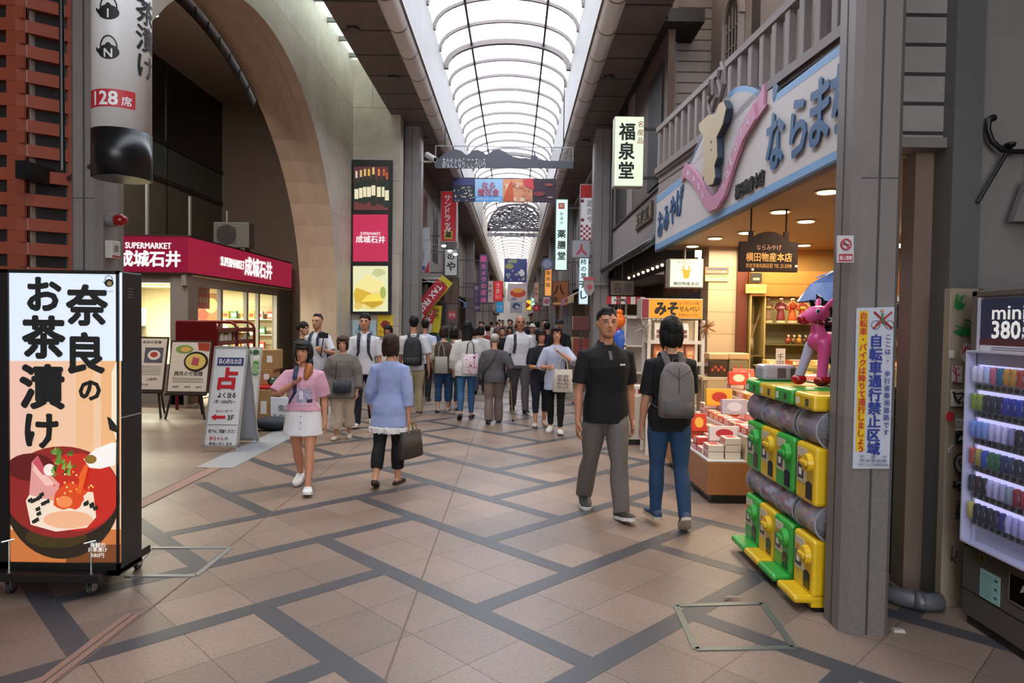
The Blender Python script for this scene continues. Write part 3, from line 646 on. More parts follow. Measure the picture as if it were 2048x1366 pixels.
mb = MB().mat(SMG); mb.quad((XSM-0.08, 12.95, 0.1), (XSM-0.08, 17.35, 0.1), (XSM-0.08, 17.35, 2.2), (XSM-0.08, 12.95, 2.2)); mb.quad((-10, Y0S+0.12, 0.75), (XSM-0.35, Y0S+0.12, 0.75), (XSM-0.35, Y0S+0.12, 2.25), (-10, Y0S+0.12, 2.25)); struct(mb.build('window_5'))
mb = MB().mat(M('d9cfae', 0.7)); mb.box(-10, -9.9, Y0S, Y1S, 0, 2.4); mb.box(-10, XSM-0.2, Y1S-0.1, Y1S, 0, 2.4); mb.box(-10, XSM, Y0S+0.2, Y1S, 2.38, 2.42); mb.mat(M('9a9284', 0.5)); mb.box(-10, XSM-0.2, Y0S+0.2, Y1S, 0, 0.02); struct(mb.build('wall_left_shop_inside'))
for i, y in enumerate((13.4, 15.0, 16.6)):
    mb = MB().mat(E('fff2d0', 3.0)); mb.box(-9.4, -6.6, y, y+0.25, 2.355, 2.375); o = mb.build('ceiling_light'); tag(o, 'long glowing ceiling light inside the supermarket, %s from its corner' % ('first', 'second', 'third')[i], 'light', 'supermarket ceiling lights')
    lamp('supermarket_lamp', 'AREA', (-8.0, y+0.1, 2.33), 260, (1, 0.9, 0.68), 2.6, size_y=0.25)
# gondola shelves with packets inside
def pack(mb, w, d, h, c1, c2):
    mb.mat(c1); mb.box(-w/2, w/2, -d/2, d/2, 0, h); mb.mat(c2); mb.box(-w*0.36, w*0.36, -d/2-0.002, -d/2+0.001, h*0.25, h*0.7); return mb
PKC = [('b43a2c', 'f0e2c0'), ('e8dcc0', '7a3a20'), ('3d6a3c', 'e8e0c8'), ('d9a23c', '8a2a20'), ('6c3f2a', 'e0d0a8'), ('c9c4bc', 'a03030')]
packs = []
for i, (a, b) in enumerate(PKC):
    o = pack(MB(), 0.16, 0.1, 0.2, M(a, 0.5), M(b, 0.5)).build('grocery_packet'); packs.append(o)
lab = ['red', 'cream', 'green', 'mustard', 'brown', 'pale grey']
def put_pack(i, x, y, z, rz, where, used={}):
    o = packs[i]
    if i in used: o = o.copy(); COL.objects.link(o)
    used[i] = 1; o.location = (x, y, z+0.003); o.rotation_euler = (0, 0, rz)
    tag(o, '%s grocery packet on shelf behind the supermarket glass' % lab[i], 'packet', '%s grocery packets in the supermarket' % lab[i]); return o
for n_, (x0, y0, rz, L, zs) in enumerate(((-7.0, 17.95, 0, 1.4, (0.4, 0.8, 1.2, 1.6)), (-8.6, 13.7, 0, 2.2, (0.85, 1.15, 1.45)), (-7.4, 15.9, 0, 1.0, (0.5, 0.85, 1.2)))):
    t = thing('gondola_shelf', ('tall lit shelf of groceries at the far end of supermarket', 'low grocery shelf behind the supermarket side window', 'middle grocery shelf seen through supermarket door')[n_], 'shelf', (x0, y0, 0), rz)
    mb = MB().mat(M('b8a888', 0.6)); mb.box(-L/2, L/2, 0.15, 0.2, 0, zs[-1]+0.35); mb.build('back_panel', t)
    for z in zs:
        mb = MB().mat(M('d8d2c0', 0.5)); mb.box(-L/2, L/2, -0.15, 0.15, z-0.02, z); mb.build('shelf', t)
        x = -L/2+0.12
        while x < L/2-0.1:
            put_pack(random.randrange(6), x0+x, y0-0.05, z, 0, n_); x += random.uniform(0.19, 0.3)
# posters on the glass
t = tag(MB().mat(M('c23a2a', 0.5)).box(-0.32, 0.32, 0, 0.004, -0.25, 0.25).build('poster'), 'red notice poster stuck inside the supermarket window', 'poster'); q = PX(405, 592, XSM-0.16); t.location = q; t.rotation_euler = (0, 0, D(90))
mb = MB().mat(M('f0d8a0', 0.5)); mb.text('本日のおすすめ', 0, 0.1, 0.09, -0.002, 0.002, 0.55); mb.text('お買得品', 0, -0.08, 0.13, -0.002, 0.002, 0.5); mb.build('lettering', t)
mb = MB().mat(M('8a5a34', 0.5)); mb.box(-0.35, 0.35, 0, 0.01, -0.42, 0.42); mb.mat(M('d8b070', 0.5)); mb.disc(0.1, 0.1, 0.17, 0.2, -0.004, 0); mb.mat(M('a83a28', 0.5)); mb.disc(-0.12, -0.15, 0.14, 0.14, -0.006, 0); mb.mat(M('4a6a30', 0.5)); mb.disc(-0.1, 0.25, 0.1, 0.08, -0.006, 0)
o = mb.build('poster'); o.location = (-8.2, 18.17, 1.84); tag(o, 'brown food photo poster on the wall inside supermarket', 'poster')
# air conditioner on the supermarket roof
q = P(462, 498, 15.2)
t = thing('air_conditioner', 'grey outdoor air conditioner unit on the supermarket roof', 'air conditioner', (q.x, 15.2, ZF1+0.04))
mb = MB().mat(M('6b6864', 0.5)); mb.bbox(-0.4, 0.4, 0, 0.32, 0.05, 0.62, 0.02); mb.box(-0.3, -0.2, 0.02, 0.3, 0, 0.06); mb.box(0.2, 0.3, 0.02, 0.3, 0, 0.06); mb.build('body', t)
mb = MB().mat(M('2c2a29', 0.6)); mb.disc(-0.1, 0.34, 0.22, 0.22, -0.006, 0.0); mb.mat(M('55524f', 0.5))
for i in range(8): mb.box(-0.32, 0.12, -0.012, -0.006, 0.15+i*0.05, 0.158+i*0.05)
mb.build('fan_grille', t)
# red wire-frame produce trolley
t = thing('produce_rack', 'dark red metal rack of groceries with rounded hoops by the supermarket', 'rack', (-5.45, 11.9, 0))
RD = M('6e141c', 0.35, 0.3)
for y in (0.0, 0.85, 1.7):
    mb = MB().mat(RD); mb.tube([(0.25, y, 0), (0.25, y, 1.42), (0.21, y, 1.5), (0.13, y, 1.54), (-0.45, y, 1.54)], 0.028, 10); mb.tube([(-0.45, y, 1.54), (-0.45, y, 0)], 0.028, 10); mb.build('hoop', t)
for z in (0.45, 0.8, 1.15, 1.38):
    mb = MB().mat(RD); mb.box(-0.45, 0.25, 0, 1.7, z-0.02, z); mb.box(0.23, 0.26, 0, 1.7, z, z+0.06); mb.build('shelf', t)
mb = MB().mat(RD); mb.box(-0.45, 0.25, -0.03, -0.01, 0.3, 1.55); mb.build('side_panel', t)
i = 0
for z in (0.8, 1.15):
    for y in range(9):
        mb = MB().mat(M(random.choice(('e0d8c4', '7a2a20', 'c8a040', 'd8d0c0', '4a5a30')), 0.5)); mb.bbox(-0.1, 0.1, -0.07, 0.07, 0, 0.16+0.05*random.random(), 0.012); mb.mat(WHT); mb.box(-0.05, 0.102, -0.04, 0.04, 0.04, 0.1)
        o = mb.build('grocery_pouch'); o.location = (-5.35, 12.05+y*0.175, z+0.004); tag(o, 'grocery pouch standing on the dark red metal rack', 'pouch', 'pouches on the red rack')
# ================================================================= menu boards and the A-board
def easel(t, w, h, lean, z0, my):
    mb = MB().mat(M('2a211d', 0.6))
    mb.tube([(-w*0.36, my*0.0, z0), (-w*0.48, -0.05, 0)], 0.018, 8); mb.tube([(w*0.36, 0, z0), (w*0.48, -0.05, 0)], 0.018, 8); mb.tube([(0, 0.25, z0+h*0.6), (0, 0.55, 0)], 0.016, 8); mb.box(-w*0.5, w*0.5, -0.06, 0.0, z0-0.03, z0)
    mb.build('easel', t)
def food_board(px0, px1, pyt, pyb, Y, label, seed, frame='3a2a22', paper='d8cfc4'):
    random.seed(seed); a, b = P(px0, pyb, Y), P(px1, pyt, Y); w, h = b.x-a.x, b.z-a.z
    t = thing('menu_board', label, 'menu board', ((a.x+b.x)/2, Y, 0)); lean = -D(12)
    easel(t, w, h, lean, a.z, 1)
    mb = MB().at((0, 0, a.z), rx=lean); mb.mat(M(frame, 0.5)); mb.box(-w/2, w/2, 0, 0.03, 0, h); mb.build('board', t)
    mb = MB().at((0, 0, a.z), rx=lean); mb.mat(M(paper, 0.5)); mb.box(-w/2+0.02, w/2-0.02, -0.003, 0, 0.03, h-0.03)
    return t, mb, w, h
t, mb, w, h = food_board(332, 414, 680, 786, 10.8, 'menu board on black easel with a big black bowl picture', 3)
mb.mat(M('2a2522', 0.4)); mb.disc(w*0.16, h*0.60, w*0.30, h*0.19, -0.006, 0); mb.mat(M('d9c06a', 0.5)); mb.disc(w*0.15, h*0.60, w*0.25, h*0.15, -0.008, 0); mb.mat(M('b4525a', 0.5)); mb.prism([(w*0.05, h*0.54), (w*0.22, h*0.52), (w*0.24, h*0.66), (w*0.08, h*0.69)], -0.01, 0)
mb.mat(M('7c9a4c', 0.5)); mb.disc(-w*0.15, h*0.83, w*0.22, h*0.08, -0.005, 0); mb.mat(M('d8a860', 0.5)); mb.disc(-w*0.12, h*0.83, w*0.13, h*0.05, -0.007, 0); mb.mat(M('a03a28', 0.5)); mb.prism([(w*0.2, h*0.82), (w*0.46, h*0.8), (w*0.46, h*0.96), (w*0.16, h*0.96)], -0.006, 0)
mb.mat(INK); mb.text('焼肉のせ御膳', 0, h*0.37, h*0.1, -0.004, 0.002, w*0.7)
for i in range(4): mb.box(-w*0.38, w*0.38, -0.004, -0.003, h*(0.28-0.025*i), h*(0.287-0.025*i))
mb.mat(M('4a4440', 0.6))
for x in (-0.28, 0, 0.28): mb.text('980円', w*x, h*0.12, h*0.045, -0.004, 0.002)
mb.build('menu', t)
t, mb, w, h = food_board(262, 326, 672, 782, 10.9, 'menu board beside the light box with a small fish dish picture', 4)
mb.mat(M('5a5a64', 0.5)); mb.box(-w*0.2, w*0.38, -0.005, 0, h*0.52, h*0.8); mb.mat(M('e6e2da', 0.5)); mb.disc(w*0.1, h*0.66, w*0.2, h*0.09, -0.007, 0); mb.mat(M('b04a34', 0.5)); mb.disc(w*0.1, h*0.67, w*0.12, h*0.05, -0.009, 0)
mb.mat(INK); mb.text('本日の定食', 0, h*0.9, h*0.06, -0.004, 0.002, w*0.6)
for i in range(6): mb.box(-w*0.38, w*0.36, -0.004, -0.003, h*(0.45-0.03*i), h*(0.457-0.03*i))
mb.text('1,280円', w*0.1, h*0.22, h*0.06, -0.004, 0.002); mb.text('ランチ', -w*0.1, h*0.12, h*0.05, -0.004, 0.002)
mb.build('menu', t)
t, mb, w, h = food_board(420, 512, 692, 846, 9.3, 'white menu stand with green vegetable photos behind the fortune sign', 5, 'b9b6b0', 'cdd0c8')
for i in range(26):
    mb.mat(M(random.choice(('4a7a4c', '8ab07a', 'e8e6dc', '3a5a3c', 'b8c8a0')), 0.5)); x, z = random.choice([(-0.4, random.uniform(0.1, 0.9)), (random.uniform(-0.4, 0.4), 0.93), (0.4, random.uniform(0.6, 0.9))]); mb.disc(w*x, h*z, w*0.07, h*0.035, -0.006-0.0005*i, 0, 12)
mb.build('menu', t)
# fortune-telling A-board
ca, cb = G(408, 902), G(472, 906); Ya = (ca.y+cb.y)/2
t = thing('a_board', 'white folding pavement sign with a large red character and arrow', 'sign', ((ca.x+cb.x)/2, Ya, 0))
w = cb.x-ca.x; H = 1.31; ln = -math.asin(0.34/H)
mb = MB().at((0, 0, 0.0), rx=ln); mb.mat(M('c3c3c1', 0.35, 0.5)); mb.box(-w/2, -w/2+0.022, -0.012, 0.012, 0, H); mb.box(w/2-0.022, w/2, -0.012, 0.012, 0, H); mb.box(-w/2, w/2, -0.012, 0.012, H-0.025, H); mb.box(-w/2, w/2, -0.012, 0.012, 0.06, 0.085); mb.mat(M('dde0e4', 0.45)); mb.box(-w/2+0.02, w/2-0.02, -0.006, 0.006, 0.08, H-0.02); mb.build('front_leaf', t)
mb = MB().at((0, 0.68, 0.0), rx=-ln); mb.mat(M('b5b5b3', 0.35, 0.5)); mb.box(-w/2, -w/2+0.022, -0.012, 0.012, 0, H); mb.box(w/2-0.022, w/2, -0.012, 0.012, 0, H); mb.box(-w/2, w/2, -0.012, 0.012, H-0.025, H); mb.box(-w/2, w/2, -0.012, 0.012, 0.03, 0.06); mb.mat(M('aab0b8', 0.5)); mb.box(-w/2+0.02, w/2-0.02, -0.006, 0.006, 0.06, H-0.02); mb.build('back_leaf', t)
mb = MB().at((0, -0.008, 0), rx=ln); kz_ = lambda py: H*(905-py)/(905-697)
NAVY, REDP = M('1f2c72', 0.5), M('c01f2c', 0.5)
mb.mat(NAVY); mb.bbox(-w*0.36, w*0.4, -0.004, 0.002, kz_(736), kz_(720), 0.002); mb.mat(M('f0f0f0', 0.5)); mb.text('良心的なお店', w*0.02, kz_(728), 0.075, -0.004, 0.002, w*0.66, bold=0.02)
mb.mat(REDP); mb.text('占', 0.0, kz_(763), 0.28, 0, 0.003, bold=0.05); mb.mat(INK); mb.text('よく当る', w*0.02, kz_(795), 0.075, 0, 0.002, w*0.52, bold=0.02); mb.text('1件 1000円〜', -w*0.02, kz_(808), 0.05, 0, 0.002, w*0.62)
mb.text('エレベーターで', -w*0.0, kz_(826), 0.035, 0, 0.002, w*0.48); mb.text('3F', w*0.2, kz_(838), 0.085, 0, 0.002, bold=0.02)
mb.mat(REDP); z = kz_(838); mb.prism([(-w*0.36, z), (-w*0.22, z+0.04), (-w*0.22, z+0.018), (w*0.05, z+0.018), (w*0.05, z-0.018), (-w*0.22, z-0.018), (-w*0.22, z-0.04)], -0.003, 0)
mb.mat(INK); mb.box(-w*0.42, w*0.42, -0.002, 0, kz_(853), kz_(853)+0.004); mb.text('何でもご相談ください', 0, kz_(865), 0.05, 0, 0.002, w*0.78); mb.text('命名いたします', 0, kz_(890), 0.055, 0, 0.002, w*0.66, bold=0.01); mb.text('の', w*0.15, kz_(879), 0.05, 0, 0.002); mb.mat(REDP); mb.text('赤ちゃん', -w*0.13, kz_(879), 0.055, 0, 0.002, w*0.42, bold=0.01)
mb.build('lettering', t)
# cardboard boxes, red table, bags
CB = M('a07c50', 0.75, var=0.08); CB2 = M('8c6a42', 0.75)
def carton(x, y, z, w, d, h, label):
    t = thing('cardboard_box', label, 'box', (x, y, z)); mb = MB().mat(CB); mb.bbox(-w/2, w/2, -d/2, d/2, 0, h, 0.006); mb.build('carton', t)
    mb = MB().mat(M('c8b48c', 0.35)); mb.box(-0.03, 0.03, -d/2-0.001, d/2, h, h+0.001); mb.box(-0.03, 0.03, -d/2-0.002, -d/2, h*0.7, h+0.001); mb.mat(WHT); mb.box(w*0.2, w*0.38, -d/2-0.002, -d/2, h*0.35, h*0.7); mb.build('tape', t)
q = P(530, 750, 10.6)
t = thing('folding_table', 'small table with red top beside the stacked cartons', 'table', (q.x+0.05, 10.5, 0))
ztab = P(540, 772, 10.3).z
mb = MB().mat(M('b01c24', 0.4)); mb.bbox(-0.42, 0.36, -0.3, 0.35, ztab-0.04, ztab, 0.01); mb.build('tabletop', t)
for x, y in ((-0.36, -0.24), (0.3, -0.24), (-0.36, 0.29), (0.3, 0.29)): mb = MB().mat(M('6a6a6a', 0.4, 0.5)); mb.cyl((x, y, 0), (x, y, ztab-0.03), 0.015, n=8); mb.build('leg', t)
xq = q.x
carton(xq-0.05, 10.62, ztab, 0.44, 0.34, 0.24, 'lower brown carton stacked on the red table'); carton(xq-0.02, 10.64, ztab+0.24, 0.46, 0.32, 0.3, 'upper brown carton stacked on the red table')
carton(xq+0.0, 10.35, 0, 0.5, 0.4, 0.55, 'large plain carton standing on the floor under red table')
mb = MB().mat(M('1c2a22', 0.25)); mb.sm = True; mb.ell((0, 0, 0.07), 0.1, 0.08, 0.07, 16, 10); mb.sm = False; mb.mat(M('3c6a44', 0.4)); mb.box(-0.03, 0.05, -0.085, -0.07, 0.05, 0.09); o = mb.build('packed_melon'); o.location = (P(548, 755, 10.3).x, 10.3, ztab); tag(o, 'dark round wrapped fruit on the red table', 'fruit')
for i, (dx, c_) in enumerate(((-0.3, 'd8d0c4'), (-0.17, 'c8a494'), (-0.05, 'e0d8d0'))):
    mb = MB().mat(M(c_, 0.5)); mb.sm = True; mb.ell((0, 0, 0.035), 0.06, 0.05, 0.035, 12, 8); o = mb.build('wrapped_bundle'); o.location = (xq+dx, 10.28, ztab); tag(o, ('white wrapped bundle at left end of the red table', 'pinkish wrapped bundle on the red table', 'white wrapped bundle beside the dark fruit on red table')[i], 'package')
q = G(572, 838); 
t = thing('shopping_bag', 'white printed paper bag standing on the ground near cartons', 'bag', (P(565, 830, 10.1).x, 10.1, 0)); mb = MB().mat(M('c8ccd4', 0.6)); mb.loft([[(-0.15, -0.06, 0), (0.15, -0.06, 0), (0.15, 0.06, 0), (-0.15, 0.06, 0)], [(-0.17, -0.03, 0.45), (0.17, -0.03, 0.45), (0.17, 0.03, 0.45), (-0.17, 0.03, 0.45)]]); mb.mat(INK); mb.text('奈良', 0.05, 0.3, 0.1, -0.055, 0.003); mb.text('みやげ', 0.0, 0.17, 0.09, -0.055, 0.003); mb.build('bag_body', t); mb = MB().mat(INK); mb.tube([(-0.08, 0, 0.44), (-0.06, 0, 0.56), (0.06, 0, 0.56), (0.08, 0, 0.44)], 0.006, 6); mb.build('handle', t)
mb = MB().mat(M('20242e', 0.7)); mb.ell((0, 0, 0.1), 0.28, 0.16, 0.1, 16, 8); o = mb.build('sack', smooth=True); o.location = (P(548, 838, 9.9).x, 9.85, 0); tag(o, 'dark soft bag slumped on the ground in front of white bag', 'bag')
# ================================================================= wall poster light box with three panels
YP = 14.09; a, b = P(702, 628, YP), P(785, 320, YP)
t = thing('poster_lightbox', 'tall black wall light box with wine, red logo and cheese panels', 'sign', ((a.x+b.x)/2, YP, a.z))
w, h = b.x-a.x, b.z-a.z; mb = MB().mat(BLK); mb.bbox(-w/2, w/2, 0.0, 0.08, 0, h, 0.01); mb.build('case', t)
f = Face(t.location, YP, -0.002)
f.rect(E('5a2a2c', .8), 708, 333, 777, 420); f.rect(E('7a3a3a', .6), 708, 398, 777, 420)
for i, (x, tp, bt, cap) in enumerate(((713, 342, 404, 'd8d0c0'), (722, 340, 406, 'd9c27a'), (730, 338, 408, 'd9c27a'), (738, 338, 404, 'e0b94a'), (747, 335, 412, 'e8d080'), (758, 338, 408, 'd8803c'), (768, 338, 412, 'c06030'), (774, 345, 416, 'b8582c'))):
    f.poly(E('23281c', .7), [(x-2, tp+12), (x+2, tp+12), (x+5, tp+28), (x+5, bt), (x-5, bt), (x-5, tp+28)]); f.rect(E(cap, .8), x-2, tp, x+2, tp+14); f.rect(E('e6dcb8', .9), x-4, tp+36, x+4, tp+56)
f.build('wine_panel', t, 'glowing picture of wine bottles')
f = Face(t.location, YP, -0.002); f.rect(E('c22550'), 706, 429, 776, 523); f.text(E('f6e8ec'), 'SUPERMARKET', 741, 467, 8, 40, bold=0.02).text(E('f6e8ec'), '成城石井', 741, 479, 15, 58, bold=0.03); f.build('logo_panel', t, 'glowing crimson panel')
f = Face(t.location, YP, -0.002); f.rect(E('e8e6b8'), 706, 532, 776, 623)
f.blob(E('e9d98a'), 740, 590, 33, 30, clip=(707, 533, 775, 622)); f.poly(E('f3e69a'), [(707, 572), (735, 548), (766, 566), (768, 580), (720, 590)]); f.poly(E('d8b23a'), [(707, 590), (712, 575), (742, 586), (738, 604), (712, 612)]); f.poly(E('f5dc5c'), [(722, 604), (735, 590), (762, 588), (766, 602), (745, 614)]); f.poly(E('caa02c'), [(722, 604), (766, 602), (764, 608), (745, 617)]); f.blob(E('e2c468'), 716, 612, 8, 7); f.blob(E('a8b45a'), 766, 585, 6, 12); f.blob(E('c8c890'), 757, 545, 12, 8, rough=0.2)
f.build('cheese_panel', t, 'glowing picture of cheese')
# posters below, at head height
for (x0, y0, x1, y1, c_, lb, tx, tc) in ((705, 640, 752, 672, 'b4cad0', 'pale blue notice pasted on the wall under the light box', 'お知らせ', '4a6a80'), (755, 630, 786, 672, 'd9b818', 'yellow notice with red print pasted under the light box', '大感謝', '8a1c20')):
    f = Face((P((x0+x1)/2, y1, 14.18).x, 14.17, P(x0, y1, 14.17).z), 14.17, 0); f.rect(M(c_, 0.6), x0, y0, x1, y1); f.blob(M(tc, 0.5), (x0+x1)/2, (y0+y1)/2-2, (x1-x0)*0.3, 9, 14, 0.2); f.text(M(tc, 0.5), tx, (x0+x1)/2, y1-8, 9)
    o = f.mb.build('notice'); o.location = f.loc; tag(o, lb, 'poster')
# security camera on pillar
q = P(845, 320, 15.0)
t = thing('security_camera', 'white security camera on bracket at the left pillar', 'camera', (-2.1, 15.0, q.z))
mb = MB().mat(M('c8c6c2', 0.4)); mb.cyl((0, 0, -0.04), (0.22, -0.02, -0.04), 0.02, n=8); mb.cyl((0.22, -0.02, -0.06), (0.22, -0.02, 0.03), 0.02, n=8); mb.build('bracket', t)
mb = MB().mat(M('d4d2ce', 0.4)); mb.tube([(0.12, 0.02, 0.12), (0.32, -0.14, -0.02)], 0.065, 12); mb.mat(BLK); mb.tube([(0.32, -0.14, -0.02), (0.325, -0.144, -0.024)], 0.045, 12); mb.build('housing', t)
# ================================================================= right: shop facade sign
class FaceR(Face):
    """flat picture facing the street on the plane x = X (the thing turned by -90 degrees)"""
    def q(s, x, y): p = PX(x, y, s.Y); return s.loc.y-p.y, p.z-s.loc.z
    def text(s, m, body, cx, cy, h, w=None, vertical=False, bold=0.0, slant=0.0, depth=0.03, y=None):
        x, z = s.q(cx, cy); s.mb.mat(m); s.mb.text(body, x, z, h, s.y if y is None else y, depth, w, vertical, bold, slant=slant); return s
LBL = M('7ea8d0', 0.5); DBL = M('2f5a86', 0.45); SGW = M('cfc8c6', 0.55); EDG = M('2c3a4a', 0.6)
YF, ZF = 6.9, 2.6
t = thing('shop_fascia_sign', 'big white souvenir shop fascia with blue lettering, deer head and pink ribbon', 'sign', (XS, YF, ZF), D(-90))
f = FaceR(t.location, XS, 0.0)
out = [(1310, 505), (1712, 305), (1716, 62), (1547, 192), (1546, 176), (1523, 190), (1520, 181), (1505, 174), (1490, 171), (1472, 174), (1458, 187), (1424, 224), (1400, 275), (1378, 327), (1377, 338), (1366, 345), (1366, 352), (1314, 392)]
mb = MB().mat(EDG); loc2 = [f.q(*p) for p in out]; mb.prism(loc2, 0.001, 0.07); mb.build('board', t, label='white board with blue rim')
f.poly(SGW, out)
f.poly(LBL, [(1310, 505), (1712, 305), (1712, 280), (1311, 489)]); f.poly(M('3c4a5c', 0.5), [(1310, 505), (1712, 305), (1712, 299), (1310, 501)])
f.poly(LBL, [(1547, 206), (1547, 192), (1716, 62), (1716, 82)]); f.poly(LBL, [(1314, 408), (1314, 394), (1366, 352), (1366, 366)]); f.poly(LBL, [(1311, 489), (1310, 505), (1312, 440), (1314, 408)])
arch = [(1523, 190), (1520, 181), (1505, 174), (1490, 171), (1472, 174), (1458, 187)]; inn = [(1458, 199), (1472, 186), (1490, 183), (1505, 187), (1516, 194), (1520, 204)]
f.poly(LBL, arch+inn); f.poly(DBL, [(1424, 224), (1378, 327), (1381, 328), (1428, 224)]); f.poly(DBL, [(1546, 176), (1550, 162), (1558, 172), (1550, 200), (1546, 204)])
f.poly(M('c4bfbf', 0.6), [(1520, 204), (1505, 187), (1490, 183), (1472, 186), (1458, 199), (1427, 228), (1381, 330), (1400, 345), (1425, 390), (1450, 375), (1500, 270), (1519, 215)])
for i in range(11):
    x0, y0 = 1384+i*10.5, 330-i*12.5; f.poly(M('8d8a90', 0.6), [(x0, y0), (x0+24+i*5, y0-20-i*4.4), (x0+24+i*5, y0-19-i*4.4), (x0, y0+1.2)])
f.build('face', t, 'white painted face')
mb = MB().mat(M('c487a2', 0.5)); path = [(1375, 340), (1392, 352), (1406, 372), (1416, 395), (1428, 408), (1442, 402), (1456, 378), (1472, 325), (1492, 268), (1519, 222)]
pts = [f.q(*p) for p in path]; L_, R_ = [], []
for i, p in enumerate(pts):
    a, b = pts[max(0, i-1)], pts[min(len(pts)-1, i+1)]; d = Vector((b[0]-a[0], b[1]-a[1])).normalized(); n = Vector((-d.y, d.x))*0.075; L_.append((p[0]+n.x, p[1]+n.y)); R_.append((p[0]-n.x, p[1]-n.y))
for i in range(len(pts)-1): mb.prism([L_[i], L_[i+1], R_[i+1], R_[i]], -0.045, -0.012)
mb.prism([L_[-1], R_[-1], (R_[-1][0]+0.22, R_[-1][1]+0.05), (R_[-1][0]+0.14, (L_[-1][1]+R_[-1][1])/2), (L_[-1][0]+0.2, L_[-1][1]+0.1)], -0.03, -0.008); mb.prism([L_[0], R_[0], (R_[0][0]-0.14, R_[0][1]-0.05), (L_[0][0]-0.16, L_[0][1]-0.04)], -0.03, -0.008)
mb.build('ribbon', t, label='pink ribbon scroll')
mb = MB().mat(M('e8dfe4', 0.5))
for body, i0, i1, n in (('NARA', 0, 3, 4), ('YOKOTA', 5.6, 8.6, 6)):
    for k, ch in enumerate(body):
        s_ = i0+0.3+(i1-i0)*(k+0.3)/n; i = int(s_); fr = s_-i; p = Vector(pts[i]).lerp(Vector(pts[i+1]), fr); mb.text(ch, p.x, p.y, 0.1, -0.046, 0.003)
mb.build('ribbon_lettering', t)
hd = [(430, 420), (365, 480), (366, 520), (385, 545), (402, 590), (392, 650), (400, 720), (386, 800), (398, 850), (430, 888), (462, 878), (476, 830), (470, 760), (490, 700), (486, 570), (530, 480), (552, 380), (535, 328), (505, 345), (482, 410)]
hq = [f.q(1300+a/3.252, 100+b/3.252) for a, b in hd]
mb = MB().mat(EDG); mb.prism(hq, -0.075, -0.02); mb.mat(M('c4b190', 0.55)); cxh = sum(p[0] for p in hq)/len(hq); czh = sum(p[1] for p in hq)/len(hq)
mb.prism([(cxh+(p[0]-cxh)*0.97, czh+(p[1]-czh)*0.98) for p in hq], -0.082, -0.07); mb.mat(INK)
for a, b, r in ((452, 600, 0.018), (400, 835, 0.02), (452, 650, 0.012)): p = f.q(1300+a/3.252, 100+b/3.252); mb.disc(p[0], p[1], r*0.7, r, -0.085, -0.08, 10)
h = mb.build('deer_head', t, label='cream cut-out deer head')
mb = MB().mat(M('6d6561', 0.5)); 
for pp in ([(432, 425), (415, 370), (412, 300), (430, 190)], [(418, 330), (440, 290), (438, 200)], [(470, 420), (490, 330), (520, 220), (520, 130), (500, 85)], [(500, 290), (478, 200), (486, 130)], [(440, 400), (455, 345), (470, 300)]):
    mb.tube([(lambda q: (q[0], -0.05, q[1]))(f.q(1300+a/3.252, 100+b/3.252)) for a, b in pp], 0.022, 8)
mb.build('antlers', t)
f = FaceR(t.location, XS, -0.004)
for ch, x, y, h_ in (('お', 1322, 449, .40), ('み', 1334, 436, .40), ('や', 1347, 421, .40), ('げ', 1361, 404, .40)): f.text(DBL, ch, x, y, h_, 0.34, bold=0.022, slant=0.05, depth=0.015)
for ch, x, y, h_ in (('な', 1553, 284, .50), ('ら', 1600, 256, .48), ('ま', 1643, 226, .5), ('ち', 1688, 196, .5)): f.text(DBL, ch, x, y, h_, 0.40, bold=0.026, depth=0.015, slant=0.03)
f.build('lettering', t, 'blue raised lettering')
f = FaceR(t.location, XS, -0.004); f.text(INK, '横田物産本店', 1500, 371, 0.14, 0.72, bold=0.03, depth=0.012); f.build('small_lettering', t, 'small black lettering')
# ================================================================= balcony, angled a little off the sign
BAL = M('8d8280', 0.55, var=0.08, scale=5)
t = thing('balcony_railing', 'grey timber balcony railing with square balusters above the shop sign', 'railing', (2.0, 9.72, 0), D(-90+4.7))
L = 5.25; zb, zt = 3.79, 4.38
mb = MB().mat(BAL); mb.box(0, L, -0.05, 0.05, zt-0.07, zt); mb.build('top_rail', t); mb = MB().mat(BAL); mb.box(0, L, -0.06, 0.06, zb-0.06, zb+0.02); mb.box(0, L, -0.03, 0.9, zb-0.1, zb-0.06); mb.build('bottom_rail', t)
for i in range(21):
    x = 0.04+i*0.25; mb = MB().mat(BAL); mb.bbox(x, x+0.085, -0.035, 0.035, zb+0.01, zt-0.06, 0.006); mb.build('baluster', t)
mb = MB().mat(brick_mat('front_boards', '958984', '8d817c', '2c2422', 12.0, 0.24, 0.014, 0.3, (D(90), 0, 0), 0.55, 0.35, 0.1, 12)); mb.at((2.0, 9.72, 0), D(-90+4.7)); mb.box(0, 5.25, 0.0, 0.06, 2.72, zb-0.08); struct(mb.build('wall_right_front_boards'))
